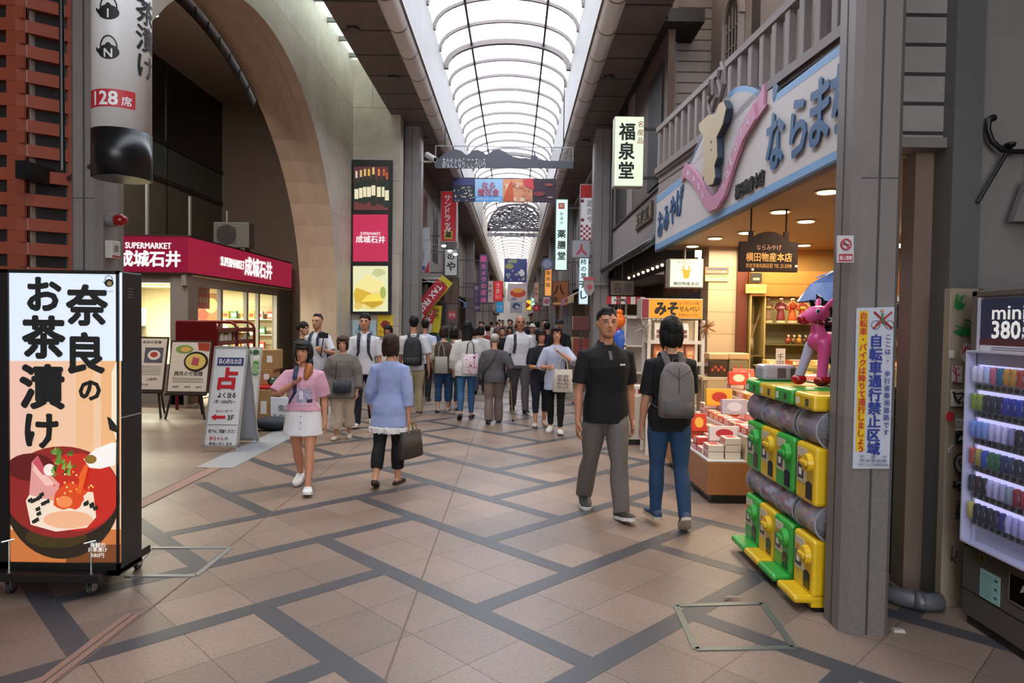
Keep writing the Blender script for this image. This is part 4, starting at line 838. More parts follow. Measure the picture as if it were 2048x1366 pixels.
# arched window on the clapboard
q = P(1448, 60, 9.6)
mb = MB(); mb.at((2.96, 9.55, 5.55), D(-85)); FRM = M('9a8e8a', 0.5); mb.mat(M('34302f', 0.2)); mb.box(-0.28, 0.28, -0.02, 0.02, -0.6, 0.25); mb.disc(0, 0.25, 0.28, 0.34, -0.02, 0.02, 20, 0, PI); mb.mat(FRM)
for x in (-0.3, 0.26): mb.box(x, x+0.04, -0.06, 0.02, -0.65, 0.25)
mb.box(-0.36, 0.36, -0.08, 0.02, -0.7, -0.6)
for k in range(12):
    a0, a1 = PI*k/12, PI*(k+1)/12; mb.prism([(0.27*math.cos(a0), 0.25+0.33*math.sin(a0)), (0.27*math.cos(a1), 0.25+0.33*math.sin(a1)), (0.33*math.cos(a1), 0.25+0.40*math.sin(a1)), (0.33*math.cos(a0), 0.25+0.40*math.sin(a0))], -0.06, 0.02)
for a in (-1.2, -0.6, 0, 0.6, 1.2): mb.box(-0.008+a*0.18, 0.008+a*0.18, -0.03, 0, -0.6, 0.45-abs(a)*0.12)
for z in (-0.35, -0.1, 0.15): mb.box(-0.27, 0.27, -0.03, 0, z, z+0.015)
struct(mb.build('window_6'))
# ================================================================= ceiling lights of the shop
WARM = (1, 0.72, 0.38)
CL = [(1655, 383, 'long ellipse downlight nearest the steel pillar in shop ceiling'), (1612, 442, 'bright downlight right of the dark hanging sign'), (1560, 423, 'downlight in shop ceiling just above the hanging dark sign'), (1492, 465, 'downlight directly left of the dark hanging sign'), (1430, 476, 'faint downlight midway along the shop front ceiling'), (1385, 492, 'downlight in shop ceiling nearest the sign\'s far end'), (1437, 503, 'bright globe downlight near the beige pier'), (1608, 490, 'downlight low beside the hanging sign\'s right edge'), (1842, 362, 'downlight seen through the gap beside the steel pillar')]
for px, py, lb in CL:
    d = ray(px, py); p = CAMPOS+d*((2.675-1.62)/d.z)
    t = thing('downlight', lb, 'light', p, 0, 'downlights in the souvenir shop ceiling')
    mb = MB().mat(M('d8c8a8', 0.3, 0.4)); mb.cyl((0, 0, -0.008), (0, 0, 0.0), 0.095, n=20); mb.build('rim', t)
    mb = MB().mat(E('ffe2ac', 6)); mb.cyl((0, 0, -0.014), (0, 0, -0.008), 0.075, n=20); mb.build('bulb', t)
for x, y, e in ((2.9, 5.6, 55), (2.9, 7.2, 55), (2.8, 8.7, 60), (4.6, 7.5, 70), (4.4, 5.4, 40), (3.6, 8.9, 40)): lamp('shop_lamp', 'AREA', (x, y, 2.64), e*0.75, (1, 0.82, 0.58), 0.7)
for i, y in enumerate((6.6, 7.5)):
    mb = MB().mat(E('fff4d8', 4)); mb.box(4.2, 6.8, y, y+0.07, 2.50, 2.54); o = mb.build('tube_light'); tag(o, 'long white tube light deep in the shop, %s from the front' % ('first', 'second')[i], 'light', 'tube lights deep in the shop')
# ================================================================= hanging dark board
YH = 6.2; a, b = P(1478, 543, YH), P(1597, 484, YH)
t = thing('hanging_sign', 'dark wooden hanging shop board with arched top and gold lettering', 'sign', ((a.x+b.x)/2, YH, a.z)); w, h = b.x-a.x, b.z-a.z
DW = M('24140d', 0.6, var=0.2, scale=8, spec=.2)
mb = MB().mat(DW); mb.bbox(-w/2, w/2, 0, 0.04, 0, h, 0.006); mb.disc(0, h-0.01, w*0.29, 0.1, 0.003, 0.037, 24, 0, PI); mb.build('board', t)
for s in (-1, 1): mb = MB().mat(DW); mb.box(s*w*0.30-0.02, s*w*0.30+0.02, 0.005, 0.035, h-0.01, h+0.09); mb.cyl((s*w*0.30, 0.02, h+0.08), (s*w*0.30, 0.02, 2.68-a.z), 0.008, n=8); mb.build('hanger', t)
GLD = M('d9a05c', 0.4, 0.3); mb = MB().mat(M('c08a74', 0.5)); mb.text('ならみやげ', 0.0, h*0.80, 0.055, 0, 0.004, w*0.42); mb.mat(GLD); mb.text('横田物産本店', 0, h*0.48, 0.085, 0, 0.005, w*0.78, bold=0.02); mb.text('奈良市東向商店街 TEL 22-5298', 0, h*0.2, 0.045, 0, 0.003, w*0.78); mb.build('lettering', t, label='gold lettering')
for x, z in ((-w*0.27, 0.02), (w*0.47, h*0.2)):
    mb = MB().mat(M('f0e8d8', 0.3)); mb.disc(x, z, 0.012, 0.012, -0.004, 0, 10); mb.build('white_dot', t)  # small white dots on the board face
# small deer light box sign
YD = 9.05; a, b = P(1340, 573, YD), P(1405, 520, YD)
t = thing('deer_lightbox', 'small glowing white light box with a yellow deer head under the fascia', 'sign', ((a.x+b.x)/2, YD, a.z)); w, h = b.x-a.x, b.z-a.z
mb = MB().mat(M('8a8070', 0.5)); mb.bbox(-w/2-0.015, w/2+0.015, 0.0, 0.22, -0.015, h+0.015, 0.01); mb.build('case', t); mb = MB().mat(M('6a6258', 0.5)); mb.cyl((0, 0.1, h), (0, 0.1, 2.68-a.z), 0.015, n=8); mb.build('hanger', t)
mb = MB().mat(E('e2ecd0', 1.0)); mb.box(-w/2, w/2, -0.006, 0.0, 0, h); mb.build('panel', t, label='glowing white panel')
mb = MB().mat(E('d9a41c', .9)); z = h*0.5; mb.prism([(-0.03, z-0.07), (0.03, z-0.07), (0.045, z), (0.05, z+0.03), (0.09, z+0.05), (0.05, z+0.05), (0.03, z+0.04), (-0.03, z+0.04), (-0.05, z+0.05), (-0.09, z+0.05), (-0.05, z+0.03), (-0.045, z)], -0.010, -0.006)
for s in (-1, 1): mb.tube([(s*0.02, -0.009, z+0.04), (s*0.035, -0.009, z+0.08), (s*0.03, -0.009, z+0.11)], 0.006, 6); mb.tube([(s*0.03, -0.009, z+0.06), (s*0.06, -0.009, z+0.085)], 0.005, 6)
mb.build('deer_mark', t, label='yellow deer head')
mb = MB().mat(INK); mb.text('横田物産本店', 0, h*0.11, 0.05, -0.006, 0.002, w*0.8, bold=0.02); mb.mat(M('9aa08a', 0.5)); mb.text('奈良町名産', 0, h*0.9, 0.04, -0.006, 0.002, w*0.6); mb.build('lettering', t)
# slim notice plates on the beige pier
for i, (py, c_, lb) in enumerate(((541, '8a5a3a', 'brown slim notice plate on the beige pier, upper one'), (556, 'a89a70', 'pale slim notice plate on the beige pier, lower one'))):
    q = P(1434, py, 9.28); mb = MB().mat(M(c_, 0.5)); mb.box(-0.16, 0.16, 0, 0.01, -0.045, 0.045); mb.mat(M('2c3a5a' if i == 0 else '5a7a50', 0.5)); mb.box(-0.14, 0.14, -0.001, 0, 0.01, 0.03); mb.mat(WHT); mb.text('いらっしゃいませ' if i == 0 else 'クレジットカード', 0, -0.018, 0.03, -0.001, 0.001, 0.26); o = mb.build('notice_plate'); o.location = (q.x, 9.28, q.z); tag(o, lb, 'sign')
# ================================================================= white shelf unit with the orange sign
YM = 8.4; xl, xr = P(1298, 700, YM).x, P(1406, 700, YM).x; zs = [P(1350, y, YM).z for y in (684, 727, 772, 815)]
t = thing('display_rack', 'white metal snack rack with shelves under the orange sign', 'rack', ((xl+xr)/2, YM, 0)); w = xr-xl; ztop = P(1350, 640, YM).z
WM = M('cfc8be', 0.4)
for s in (-1, 1): mb = MB().mat(WM); mb.box(s*w/2-0.02, s*w/2+0.02, 0, 0.04, 0, ztop); mb.box(s*w/2-0.02, s*w/2+0.02, 0.32, 0.36, 0, ztop); mb.build('upright', t)
for z in zs+[0.4]: mb = MB().mat(WM); mb.box(-w/2, w/2, 0, 0.36, z-0.02, z); mb.box(-w/2, w/2, -0.005, 0.0, z-0.025, z+0.02); mb.build('shelf', t)
mb = MB().mat(M('b9a88c', 0.6)); mb.box(-w/2, w/2, 0.36, 0.37, 0, ztop); mb.build('back_panel', t)
a, b = P(1282, 637, YM), P(1406, 598, YM)
ts = thing('snack_sign', 'orange light box sign with bold black brush characters on the rack', 'sign', ((a.x+b.x)/2, YM, a.z)); w2, h2 = b.x-a.x, b.z-a.z
mb = MB().mat(M('b8b0a0', 0.4)); mb.bbox(-w2/2, w2/2, 0.0, 0.3, 0, h2, 0.008); mb.build('case', ts); mb = MB().mat(E('e8941c', 1.0)); mb.box(-w2/2+0.1, w2/2-0.012, -0.004, 0, 0.012, h2-0.012); mb.mat(E('8c2434', .6)); mb.box(-w2/2+0.01, -w2/2+0.09, -0.004, 0, 0.012, h2-0.012); mb.build('panel', ts, label='glowing orange panel')
mb = MB().mat(INK); mb.text('みそ', -w2*0.10, h2*0.5, h2*0.72, -0.004, 0.003, w2*0.36, bold=0.05, slant=0.1); mb.text('せんべい', w2*0.28, h2*0.5, h2*0.3, -0.004, 0.003, w2*0.32, bold=0.02); mb.mat(M('a83a1a', 0.5)); mb.text('なつかしい味', w2*0.27, h2*0.78, h2*0.17, -0.004, 0.003, w2*0.33); mb.text('名物せんべい', w2*0.27, h2*0.2, h2*0.17, -0.004, 0.003, w2*0.33); mb.build('lettering', ts)
kinds = {}
def rep(key, make, loc, rz, label, cat, group):
    """first call builds the thing, later calls copy it with its parts"""
    if key in kinds: o = copy_tree(kinds[key])
    else: o = make(); kinds[key] = o
    o.location = loc; o.rotation_euler = (0, 0, rz); return tag(o, label, cat, group)
def bag(c1, c2, w, d, h):
    def mk():
        mb = MB().mat(M(c1, 0.35)); mb.loft([[(-w/2, -d/2, 0), (w/2, -d/2, 0), (w/2, d/2, 0), (-w/2, d/2, 0)], [(-w*.48, -d*.6, h*.4), (w*.48, -d*.6, h*.4), (w*.48, d*.6, h*.4), (-w*.48, d*.6, h*.4)], [(-w*.46, -d*.2, h*.88), (w*.46, -d*.2, h*.88), (w*.46, d*.2, h*.88), (-w*.46, d*.2, h*.88)], [(-w*.48, -.004, h), (w*.48, -.004, h), (w*.48, .004, h), (-w*.48, .004, h)]])
        mb.mat(M(c2, 0.4)); mb.quad((-w*.3, -d*.62, h*.2), (w*.3, -d*.62, h*.2), (w*.3, -d*.55, h*.62), (-w*.3, -d*.55, h*.62)); return mb.build('snack_bag')
    return mk
rows = [(zs[0], 'd8d0c8', '7a5040', 0.15, 'white snack bag with brown label on the rack\'s top shelf'), (zs[1], 'b8602c', 'e0b080', 0.13, 'orange snack bag on the second rack shelf'), (zs[2], 'a84a34', 'd8c8b0', 0.13, 'red snack bag on the third rack shelf'), (zs[3], '8a6a50', 'd0c0a0', 0.13, 'brown snack bag on the lowest rack shelf')]
for i, (z, c1, c2, pw, lb) in enumerate(rows):
    n = int((w-0.08)/pw)
    for k in range(n): rep(('bag', i), bag(c1, c2, pw*0.85, 0.07, min(0.24, zs[0]-zs[1]-0.03)), ((xl+xr)/2-w/2+0.06+pw*(k+0.5), YM+0.08, z+0.003), 0, lb, 'snack bag', lb.replace('bag', 'bags'))
# white cabinet with flyers and the toy corner beyond
def simple(name, label, cat, loc, group=None, rz=0, **mats):
    return None
q = G(1262, 888)
t = thing('white_cabinet', 'low white cabinet on black plinth beside the snack rack', 'cabinet', (1.52, 9.1, 0)); mb = MB().mat(M('c4bcb0', 0.45)); mb.bbox(0, 0.42, 0, 0.5, 0.07, 0.66, 0.01); mb.build('body', t); mb = MB().mat(BLK); mb.box(0.02, 0.4, 0.02, 0.48, 0, 0.07); mb.build('plinth', t)
for i in range(5):
    rep('flyer', lambda: MB().mat(M('d8d4d0', 0.5)).box(-0.06, 0.06, -0.04, 0.04, 0, 0.12).mat(M('b02a34', 0.5)).box(-0.04, 0.03, -0.042, -0.04, 0.02, 0.08).build('leaflet_box'), (1.60+0.07*(i % 3)*1.4, 9.18+0.2*(i//3), 0.664), 0.1*i, 'white and red leaflet box standing on the low white cabinet', 'box', 'leaflet boxes on the white cabinet')
kinds_rack = Vector((1.62, 10.1, 0))
toy_rack = t = thing('toy_rack', 'slim white toy rack behind the man in the black polo shirt', 'rack', (1.62, 10.1, 0)); mb = MB().mat(WM); mb.box(0, 0.03, 0, 0.03, 0, 1.75); mb.box(0.35, 0.38, 0, 0.03, 0, 1.75); mb.build('upright', t)
for z in (0.5, 0.9, 1.3, 1.72): mb = MB().mat(WM); mb.box(0, 0.38, 0, 0.3, z-0.02, z); mb.build('shelf', t)
mb = MB().mat(M('a8a2a0', 0.5)); mb.box(0.0, 0.38, 0.3, 0.31, 0.3, 1.75); mb.build('back_panel', t)
for i, (px, py, r, c_, lb, nm) in enumerate(((1236, 641, 0.11, 'e06a1c', 'orange balloon toy behind the man in black polo', 'balloon_toy'), (1240, 680, 0.1, '3a6ad0', 'blue inflatable toy under the orange balloon', 'inflatable_toy'), (1228, 665, 0.08, 'c0305a', 'magenta toy left of the blue inflatable', 'plush_toy'), (1252, 668, 0.07, 'd8b070', 'tan plush toy right of the blue inflatable', 'plush_toy'), (1252, 700, 0.08, '7a2a24', 'dark red plush toy below the tan plush', 'plush_toy'))):
    q = P(px, py, 9.9+0.26*i); t = thing(nm, lb, 'toy', q); mb = MB().mat(M(c_, 0.35)); mb.sm = True; mb.ell((0, 0, 0), r, r*0.8, r*(1.5 if i == 1 else 1.0), 14, 10); mb.build('body', t)
    mb = MB().mat(M(c_, 0.35)); mb.sm = True
    if i: mb.ell((-r*0.8, 0, r*0.7), r*0.35, r*0.3, r*0.4, 10, 6); mb.ell((r*0.8, 0, r*0.7), r*0.35, r*0.3, r*0.4, 10, 6)
    else: mb.ell((0.02, 0, r*1.1), r*0.5, r*0.4, r*0.4, 10, 6)
    mb.build('ears', t); mb = MB().mat(M('8a8a8a', 0.5)); mb.cyl((0, 0, 0), (0, 0, 1.98-q.z), 0.003, n=5); mb.build('string', t)
mb = MB().mat(M('8a8684', .4, .4)); bp = [P(px, 650, 9.9+0.26*i)-kinds_rack for i, px in enumerate((1236, 1240, 1228, 1252, 1252))]; mb.tube([(0.015, 0.015, 1.75), (0.0, -0.1, 1.97)]+[(p.x, p.y, 1.98) for p in bp], 0.012, 6); mb.build('hanging_bar', toy_rack)
t = thing('striped_awning', 'red and white striped fringe awning beyond the souvenir shop', 'awning', (1.95, 11.3, 0)); q0, q1 = P(1213, 608, 11.3), P(1290, 594, 11.3); n = 8
mb = MB(); dx = (q1.x-q0.x)/n
for i in range(n): mb.mat(M('b01c24' if i % 2 == 0 else 'd8d2ca', 0.6)); mb.box(q0.x-1.95+dx*i, q0.x-1.95+dx*(i+1), -0.01, 0, q0.z, q1.z); mb.quad((q0.x-1.95+dx*i, -0.01, q1.z), (q0.x-1.95+dx*(i+1), -0.01, q1.z), (q0.x-1.95+dx*(i+1), 0.5, q1.z+0.02), (q0.x-1.95+dx*i, 0.5, q1.z+0.02))
mb.build('cloth', t)
mb = MB().mat(M('5a4a3a', 0.6)); q0, q1 = P(1222, 590, 11.9), P(1268, 562, 11.9); mb.box(q0.x, q1.x, 11.9, 11.95, q0.z, q1.z); mb.mat(M('1a1512', 0.5)); mb.text('名産', (q0.x+q1.x)/2, (q0.z+q1.z)/2, 0.2, 11.9, 0.01, 0.34); mb.mat(BLK); mb.cyl((q1.x-.02, 11.92, q1.z), (q1.x-.02, 11.92, 2.9), 0.008, n=5); mb.cyl((q1.x-.2, 11.92, q1.z), (q1.x-.2, 11.92, 2.8), 0.008, n=5); o = mb.build('wooden_plaque'); tag(o, 'brown wooden plaque above the striped awning', 'sign')
for i in range(8):
    q = PX(1258+i*9.5, 549-i*4.4, 2.25); q.z = 2.53; mb = MB().mat(E('ffe0b0', 5)); mb.ell((0, 0, 0), 0.025, 0.025, 0.025, 10, 6); mb.mat(M('2a221e', .6)); mb.cyl((0, 0, 0.0), (0, 0, 0.03), 0.006, n=5); o = mb.build('string_light'); o.location = q; tag(o, 'small glowing bulb in the row under the tiled eave', 'light', 'bulbs under the tiled eave')
f = FaceR((2.1, 10.6, 3.0), 2.09, 0.0); mb = MB().mat(M('4a3c30', 0.5)); a, b = f.q(1273, 462), f.q(1306, 400); mb.box(a[0], b[0], -0.03, 0.0, a[1], b[1]); mb.mat(M('8a7a5c', 0.5)); mb.box(a[0]+.03, b[0]-.03, -0.035, -0.03, a[1]+.03, b[1]-.03); mb.mat(INK); mb.text('玉泉堂', (a[0]+b[0])/2, (a[1]+b[1])/2, 0.22, -0.035, 0.006, (b[0]-a[0])*0.8, bold=0.02); o = mb.build('framed_plaque'); o.location = (2.095, 10.6, 3.0); o.rotation_euler = (0, 0, D(-90)); tag(o, 'framed shop name plaque on grey wall above the tiled eave', 'sign')
# ================================================================= stepped counter full of boxes
t = thing('display_counter', 'low wooden stepped counter loaded with boxed sweets', 'counter', (1.76, 6.14, 0)); WD = M('9a6238', 0.4, var=0.15, scale=4, stretch=(6, 6, 0.7))
mb = MB().mat(WD); mb.bbox(0, 1.5, 0, 1.76, 0.08, 0.38, 0.008); mb.build('base', t); mb = MB().mat(BLK); mb.box(0.05, 1.45, 0.05, 1.7, 0, 0.08); mb.build('plinth', t)
steps = [(0.0, 0.34, 0.40), (0.34, 0.66, 0.62), (0.66, 0.98, 0.84), (0.98, 1.5, 1.0)]
for x0, x1, z in steps: mb = MB().mat(M('cbb898', 0.5)); mb.box(x0+0.002, x1, 0.01, 1.75, 0.38, z-0.01); mb.mat(WHT); mb.box(x0, x1, 0, 1.76, z-0.015, z); mb.build('step', t)
BX = [('cc6a40', 'f4e0c0', 'orange'), ('b4403c', 'f0e4d8', 'red'), ('d8c8b8', 'b03030', 'white'), ('d98a8a', 'f4e8e0', 'pink'), ('c8a070', '6a3020', 'tan'), ('d8a83c', 'a02a20', 'yellow'), ('7a4a3a', 'd8c090', 'brown')]
def sweetbox(c1, c2, w, d, h):
    def mk():
        t = thing('x', 'x', 'x'); t.name = 'sweet_box'
        mb = MB().mat(M(c1, 0.35)); mb.bbox(-w/2, w/2, -d/2, d/2, 0, h, 0.004); mb.build('carton', t)
        mb = MB().mat(M(c2, 0.4)); mb.box(-w*.32, w*.32, -d/2-.001, -d/2+.001, h*.2, h*.8); mb.box(-w*.3, w*.3, -d*.3, d*.3, h, h+.001); mb.mat(M(c1, 0.35)); mb.text('銘菓', 0, h*0.5, min(h*0.45, .06), -d/2-.001, .001); mb.text('奈良', 0, h*0.5, .001, 0, .0001); mb.build('label', t); return t
    return mk
random.seed(11)
for si, (x0, x1, z) in enumerate(steps):
    y = 0.03
    while y < 1.56:
        ci = random.choice(((0, 1, 3, 2, 3, 2), (2, 3, 2, 0, 1), (5, 0, 2, 4, 3), (2, 4, 5, 3))[si]); wy = (0.17, 0.15, 0.19, 0.16, 0.18, 0.15, 0.17)[ci]
        layers = random.choice((1, 2, 2, 3)) if si < 3 else random.choice((1, 2))
        for r in range(2 if si < 3 else 3):
            for l_ in range(layers if r else max(1, layers-1)):
                hh = 0.065; rep(('sb', ci), sweetbox(BX[ci][0], BX[ci][1], wy*0.93, 0.14, hh-0.004), (1.76+x0+0.085+r*0.155, 6.14+y+wy/2, z+0.003+l_*hh), D(-90), '%s sweet box in the stacks on the stepped counter' % BX[ci][2], 'box', '%s sweet boxes on the counter' % BX[ci][2])
        y += wy+0.012
# upright goods on the upper steps
for i, (px, py, wpx, hpx, Y, c1, c2, lb) in enumerate(((1440, 772, 52, 34, 7.3, 'd9a02c', 'b03020', 'yellow patterned gift pack propped on the counter\'s upper step'), (1400, 800, 30, 36, 6.9, 'c83a24', 'e8b040', 'red and gold gift pack propped at the counter\'s street edge'), (1478, 775, 40, 26, 7.4, 'c8402c', 'f0d0b0', 'red gift pack right of the yellow patterned pack'), (1470, 805, 50, 30, 6.6, 'b8a8b4', 'd8d0d8', 'lilac wrapped pack at the front of the counter'), (1488, 745, 44, 26, 7.8, 'b8604a', 'e8c8a0', 'terracotta gift pack at the counter\'s back'), (1450, 850, 60, 30, 6.35, 'd8c8c4', 'b02c38', 'white pack with red print leaning on the second step'))):
    a = P(px, py+hpx/2, Y); w, h = wpx*Y/FPX, hpx*Y/FPX; zb = max([z for x0, x1, z in steps if a.x >= 1.76+x0-0.02] or [0.4]); zb += 0.14
    mb = MB().mat(M(c1, 0.4)); mb.bbox(-w/2, w/2, 0, 0.06, 0, h, 0.006); mb.mat(M(c2, 0.4)); mb.disc(0, h*0.5, w*0.3, h*0.3, -0.001, 0.01, 12); o = mb.build('gift_pack'); o.location = (max(a.x, 1.79+w/2), Y, zb); o.rotation_euler = (D(-12), 0, 0); tag(o, lb, 'pack')
for i, (px, lb) in enumerate(((1432, 'tan-lidded glass sweet jar with dark contents beside the rack'), (1472, 'tan-lidded glass sweet jar nearer the dolls'))):
    a, b = P(px-20, 752, 8.1), P(px+20, 706, 8.1); t = thing('sweet_jar', lb, 'jar', ((a.x+b.x)/2, 8.1, 1.003 if False else a.z)); w, h = b.x-a.x, b.z-a.z
    mb = MB().mat(M('3c3226' if i == 0 else '7a7456', 0.15)); mb.bbox(-w/2, w/2, -0.1, 0.1, 0, h*0.72, 0.02); mb.mat(M('b8482c', 0.4))
    for k in range(5): mb.disc(-w*.3+k*w*.15, h*.3+0.03*(k % 2), 0.015, 0.02, -0.102, -0.1, 8)
    mb.build('jar_body', t); mb = MB().mat(M('b99a6c', 0.4)); mb.bbox(-w/2-.005, w/2+.005, -0.105, 0.105, h*0.72, h, 0.015); mb.build('lid', t, label='tan lid')
t = thing('goods_table', 'plain table behind the stepped counter carrying jars', 'table', (2.2, 7.95, 0)); zt = P(1432, 752, 8.1).z-0.004
mb = MB().mat(M('b8a484', 0.5)); mb.bbox(0, 1.1, 0.0, 0.32, zt-0.04, zt, 0.006); mb.build('tabletop', t)
for x, y in ((0.04, 0.03), (1.06, 0.03), (0.04, 0.29), (1.06, 0.29)): mb = MB().mat(M('8a7656', 0.5)); mb.box(x-.02, x+.02, y-.02, y+.02, 0, zt-.03); mb.build('leg', t)
q = P(1561, 745, 6.0); t = thing('price_card', 'tall white price card on stick among the sweets', 'sign', (q.x, 6.9, 1.0)); a, b = P(1551, 740, 6.9), P(1571, 697, 6.9)
mb = MB().mat(M('cfc6c0', 0.5)); mb.box(a.x-q.x, b.x-q.x, 0, 0.004, a.z-1.0, b.z-1.0); mb.mat(INK); mb.text('千円', (a.x+b.x)/2-q.x, (a.z*0.4+b.z*0.6)-1.0, 0.07, 0, 0.001, vertical=True); mb.build('card', t); mb = MB().mat(M('8a8078', 0.4)); mb.cyl(((a.x+b.x)/2-q.x, 0.004, 0.0), ((a.x+b.x)/2-q.x, 0.004, a.z-0.95), 0.006, n=6); mb.build('stick', t)
# ================================================================= doll cabinet at the back
t = thing('doll_cabinet', 'lit yellow wall cabinet with shelves of dolls at the shop\'s back', 'cabinet', (3.16, 9.2, 0)); GW = M('a89c70', 0.6); OR = M('a86a24', 0.5)
mb = MB().mat(OR); mb.box(0, 2.6, 0.0, 0.46, 2.02, 2.36); mb.box(0, 2.6, -0.004, 0, 2.19, 2.195); mb.build('header', t, label='orange wooden header')
mb = MB().mat(GW); mb.box(0, 2.6, 0.42, 0.46, 0, 2.02); mb.build('back_panel', t); mb = MB().mat(M('a08a50', 0.5)); mb.box(0, 0.02, 0, 0.44, 0, 2.02); mb.box(0.20, 0.22, 0.02, 0.44, 0, 2.02); mb.build('divider', t)
zsd = [P(1560, y, 9.3).z for y in (646, 688)]
for z in zsd+[0.9]: mb = MB().mat(M('6a5a34', 0.3)); mb.box(0.225, 2.6, 0.02, 0.42, z-0.015, z); mb.build('shelf', t)
mb = MB().mat(M('6c6038', 0.3)); mb.box(0.02, 2.6, 0.0, 0.42, 0, 0.85); mb.build('lower_case', t)
lamp('cabinet_lamp', 'AREA', (4.3, 9.4, 2.0), 6, (1, 0.9, 0.55), 1.4, size_y=0.15)
def doll(kc, oc, hat):
    def mk():
        t = thing('x', 'x', 'x'); t.name = 'kimono_doll'
        mb = MB().mat(M(kc, 0.5)); mb.sm = True; mb.loft([[(r*math.cos(2*PI*k/12), r*0.75*math.sin(2*PI*k/12), z) for k in range(12)] for r, z in ((0.055, 0.03), (0.06, 0.06), (0.045, 0.14), (0.036, 0.19), (0.05, 0.23), (0.04, 0.275), (0.016, 0.30))]); mb.tube([(-0.045, 0, 0.26), (-0.068, -0.02, 0.2), (-0.05, -0.045, 0.17)], [0.02, 0.022, 0.016], 8); mb.tube([(0.045, 0, 0.26), (0.07, -0.02, 0.21), (0.05, -0.045, 0.18)], [0.02, 0.022, 0.016], 8); mb.build('kimono', t)
        mb = MB().mat(M(oc, 0.5)); mb.sm = True; mb.cyl((0, 0, 0.19), (0, 0, 0.225), 0.045, 0.05, 12); mb.build('obi_sash', t)
        mb = MB().mat(M('d8b494', 0.5)); mb.sm = True; mb.ell((0, 0, 0.325), 0.025, 0.026, 0.032, 12, 8); mb.build('doll_face', t)
        mb = MB().mat(M('120e0c', 0.4)); mb.sm = True; mb.ell((0, 0.008, 0.345), 0.032, 0.03, 0.026, 12, 8)
        if hat: mb.ell((0, 0, 0.365), 0.06, 0.045, 0.012, 14, 6)
        else: mb.ell((0, 0.0, 0.375), 0.018, 0.018, 0.014, 10, 6)
        mb.build('doll_hair', t); mb = MB().mat(M('c8b890', 0.4)); mb.cyl((0, 0, 0), (0, 0, 0.03), 0.065, n=16); mb.build('stand', t); return t
    return mk
for i, (px, kc, oc, hat, lb) in enumerate(((1535, '8a6a4c', 'c8b070', 0, 'doll in brown kimono, first from the cabinet divider'), (1561, '7a2a2c', 'd8a0a0', 1, 'doll in maroon kimono wearing a broad black hat'), (1584, 'c0561c', 'a02020', 0, 'doll in orange kimono between the hatted doll and red doll'), (1604, 'b03c20', 'd8c060', 0, 'doll in red kimono nearest the blue parasol'))):
    q = P(px, 646, 9.36); rep(('doll', i), doll(kc, oc, hat), (q.x, 9.36, zsd[0]+0.003), 0, lb, 'doll', 'kimono dolls in the cabinet')
def figurine(c):
    def mk():
        mb = MB().mat(M(c, 0.4)); mb.sm = True; mb.ell((0, 0, 0.045), 0.04, 0.032, 0.045, 10, 8); mb.ell((0, 0, 0.105), 0.026, 0.024, 0.028, 10, 8); mb.mat(M('e0d0b0', 0.5)); mb.ell((0, -0.012, 0.105), 0.018, 0.016, 0.02, 8, 6); return mb.build('figurine')
    return mk
for i in range(17):
    c = ('8a3a24', '6a4a2c', 'a8742c', '4a2c24')[i % 4]; rep(('fig', i % 4), figurine(c), (3.72+i*0.075, 9.3, zsd[1]+0.003), 0.2*i, '%s figurine on the shelf under the kimono dolls' % ('rust', 'brown', 'amber', 'dark brown')[i % 4], 'figurine', '%s figurines below the dolls' % ('rust', 'brown', 'amber', 'dark brown')[i % 4])
mb = MB().mat(M('e0c860', 0.5)); a, b = P(1492, 586, 9.17), P(1533, 569, 9.17); mb.box(a.x, b.x, 9.17, 9.19, a.z, b.z); mb.mat(M('8a5a20', 0.5)); mb.text('人形いろいろ', (a.x+b.x)/2, (a.z+b.z)/2, 0.06, 9.17, 0.003, (b.x-a.x)*.8); tag(mb.build('shelf_sign'), 'small yellow sign hanging on the doll cabinet header', 'sign')
mb = MB().mat(M('2c2a24', 0.4)); a, b = P(1501, 565, 9.17), P(1524, 546, 9.17); mb.box(a.x, b.x, 9.17, 9.19, a.z, b.z); mb.mat(M('7a7868', 0.4)); mb.box(a.x+.03, b.x-.03, 9.165, 9.17, a.z+.03, (a.z+b.z)/2); tag(mb.build('framed_picture'), 'small dark framed picture above the yellow sign', 'picture')
t = thing('twig_arrangement', 'dry twigs standing in a vase left of the dolls', 'plant', (P(1502, 690, 9.3).x, 9.3, zsd[1]-0.15)); random.seed(5)
mb = MB().mat(M('6a5a44', 0.4)); mb.sm = True; mb.cyl((0, 0, 0), (0, 0, 0.22), 0.05, 0.03, 12); mb.build('vase', t)
mb = MB().mat(M('7a5f34', 0.7))
for i in range(14): a = random.uniform(-.15, .15); mb.tube([(0, 0, 0.2), (a*.5, 0.02, 0.42), (a, random.uniform(-.05, .05), random.uniform(.5, .72))], [.007, .005, .002], 5)
mb.build('twigs', t)
mb = MB().mat(M('6a5a34', 0.3)); mb.box(3.19, 3.35, 9.22, 9.5, zsd[1]-0.17, zsd[1]-0.155); o = mb.build('glass_shelf'); tag(o, 'narrow shelf under the twig vase', 'shelf')
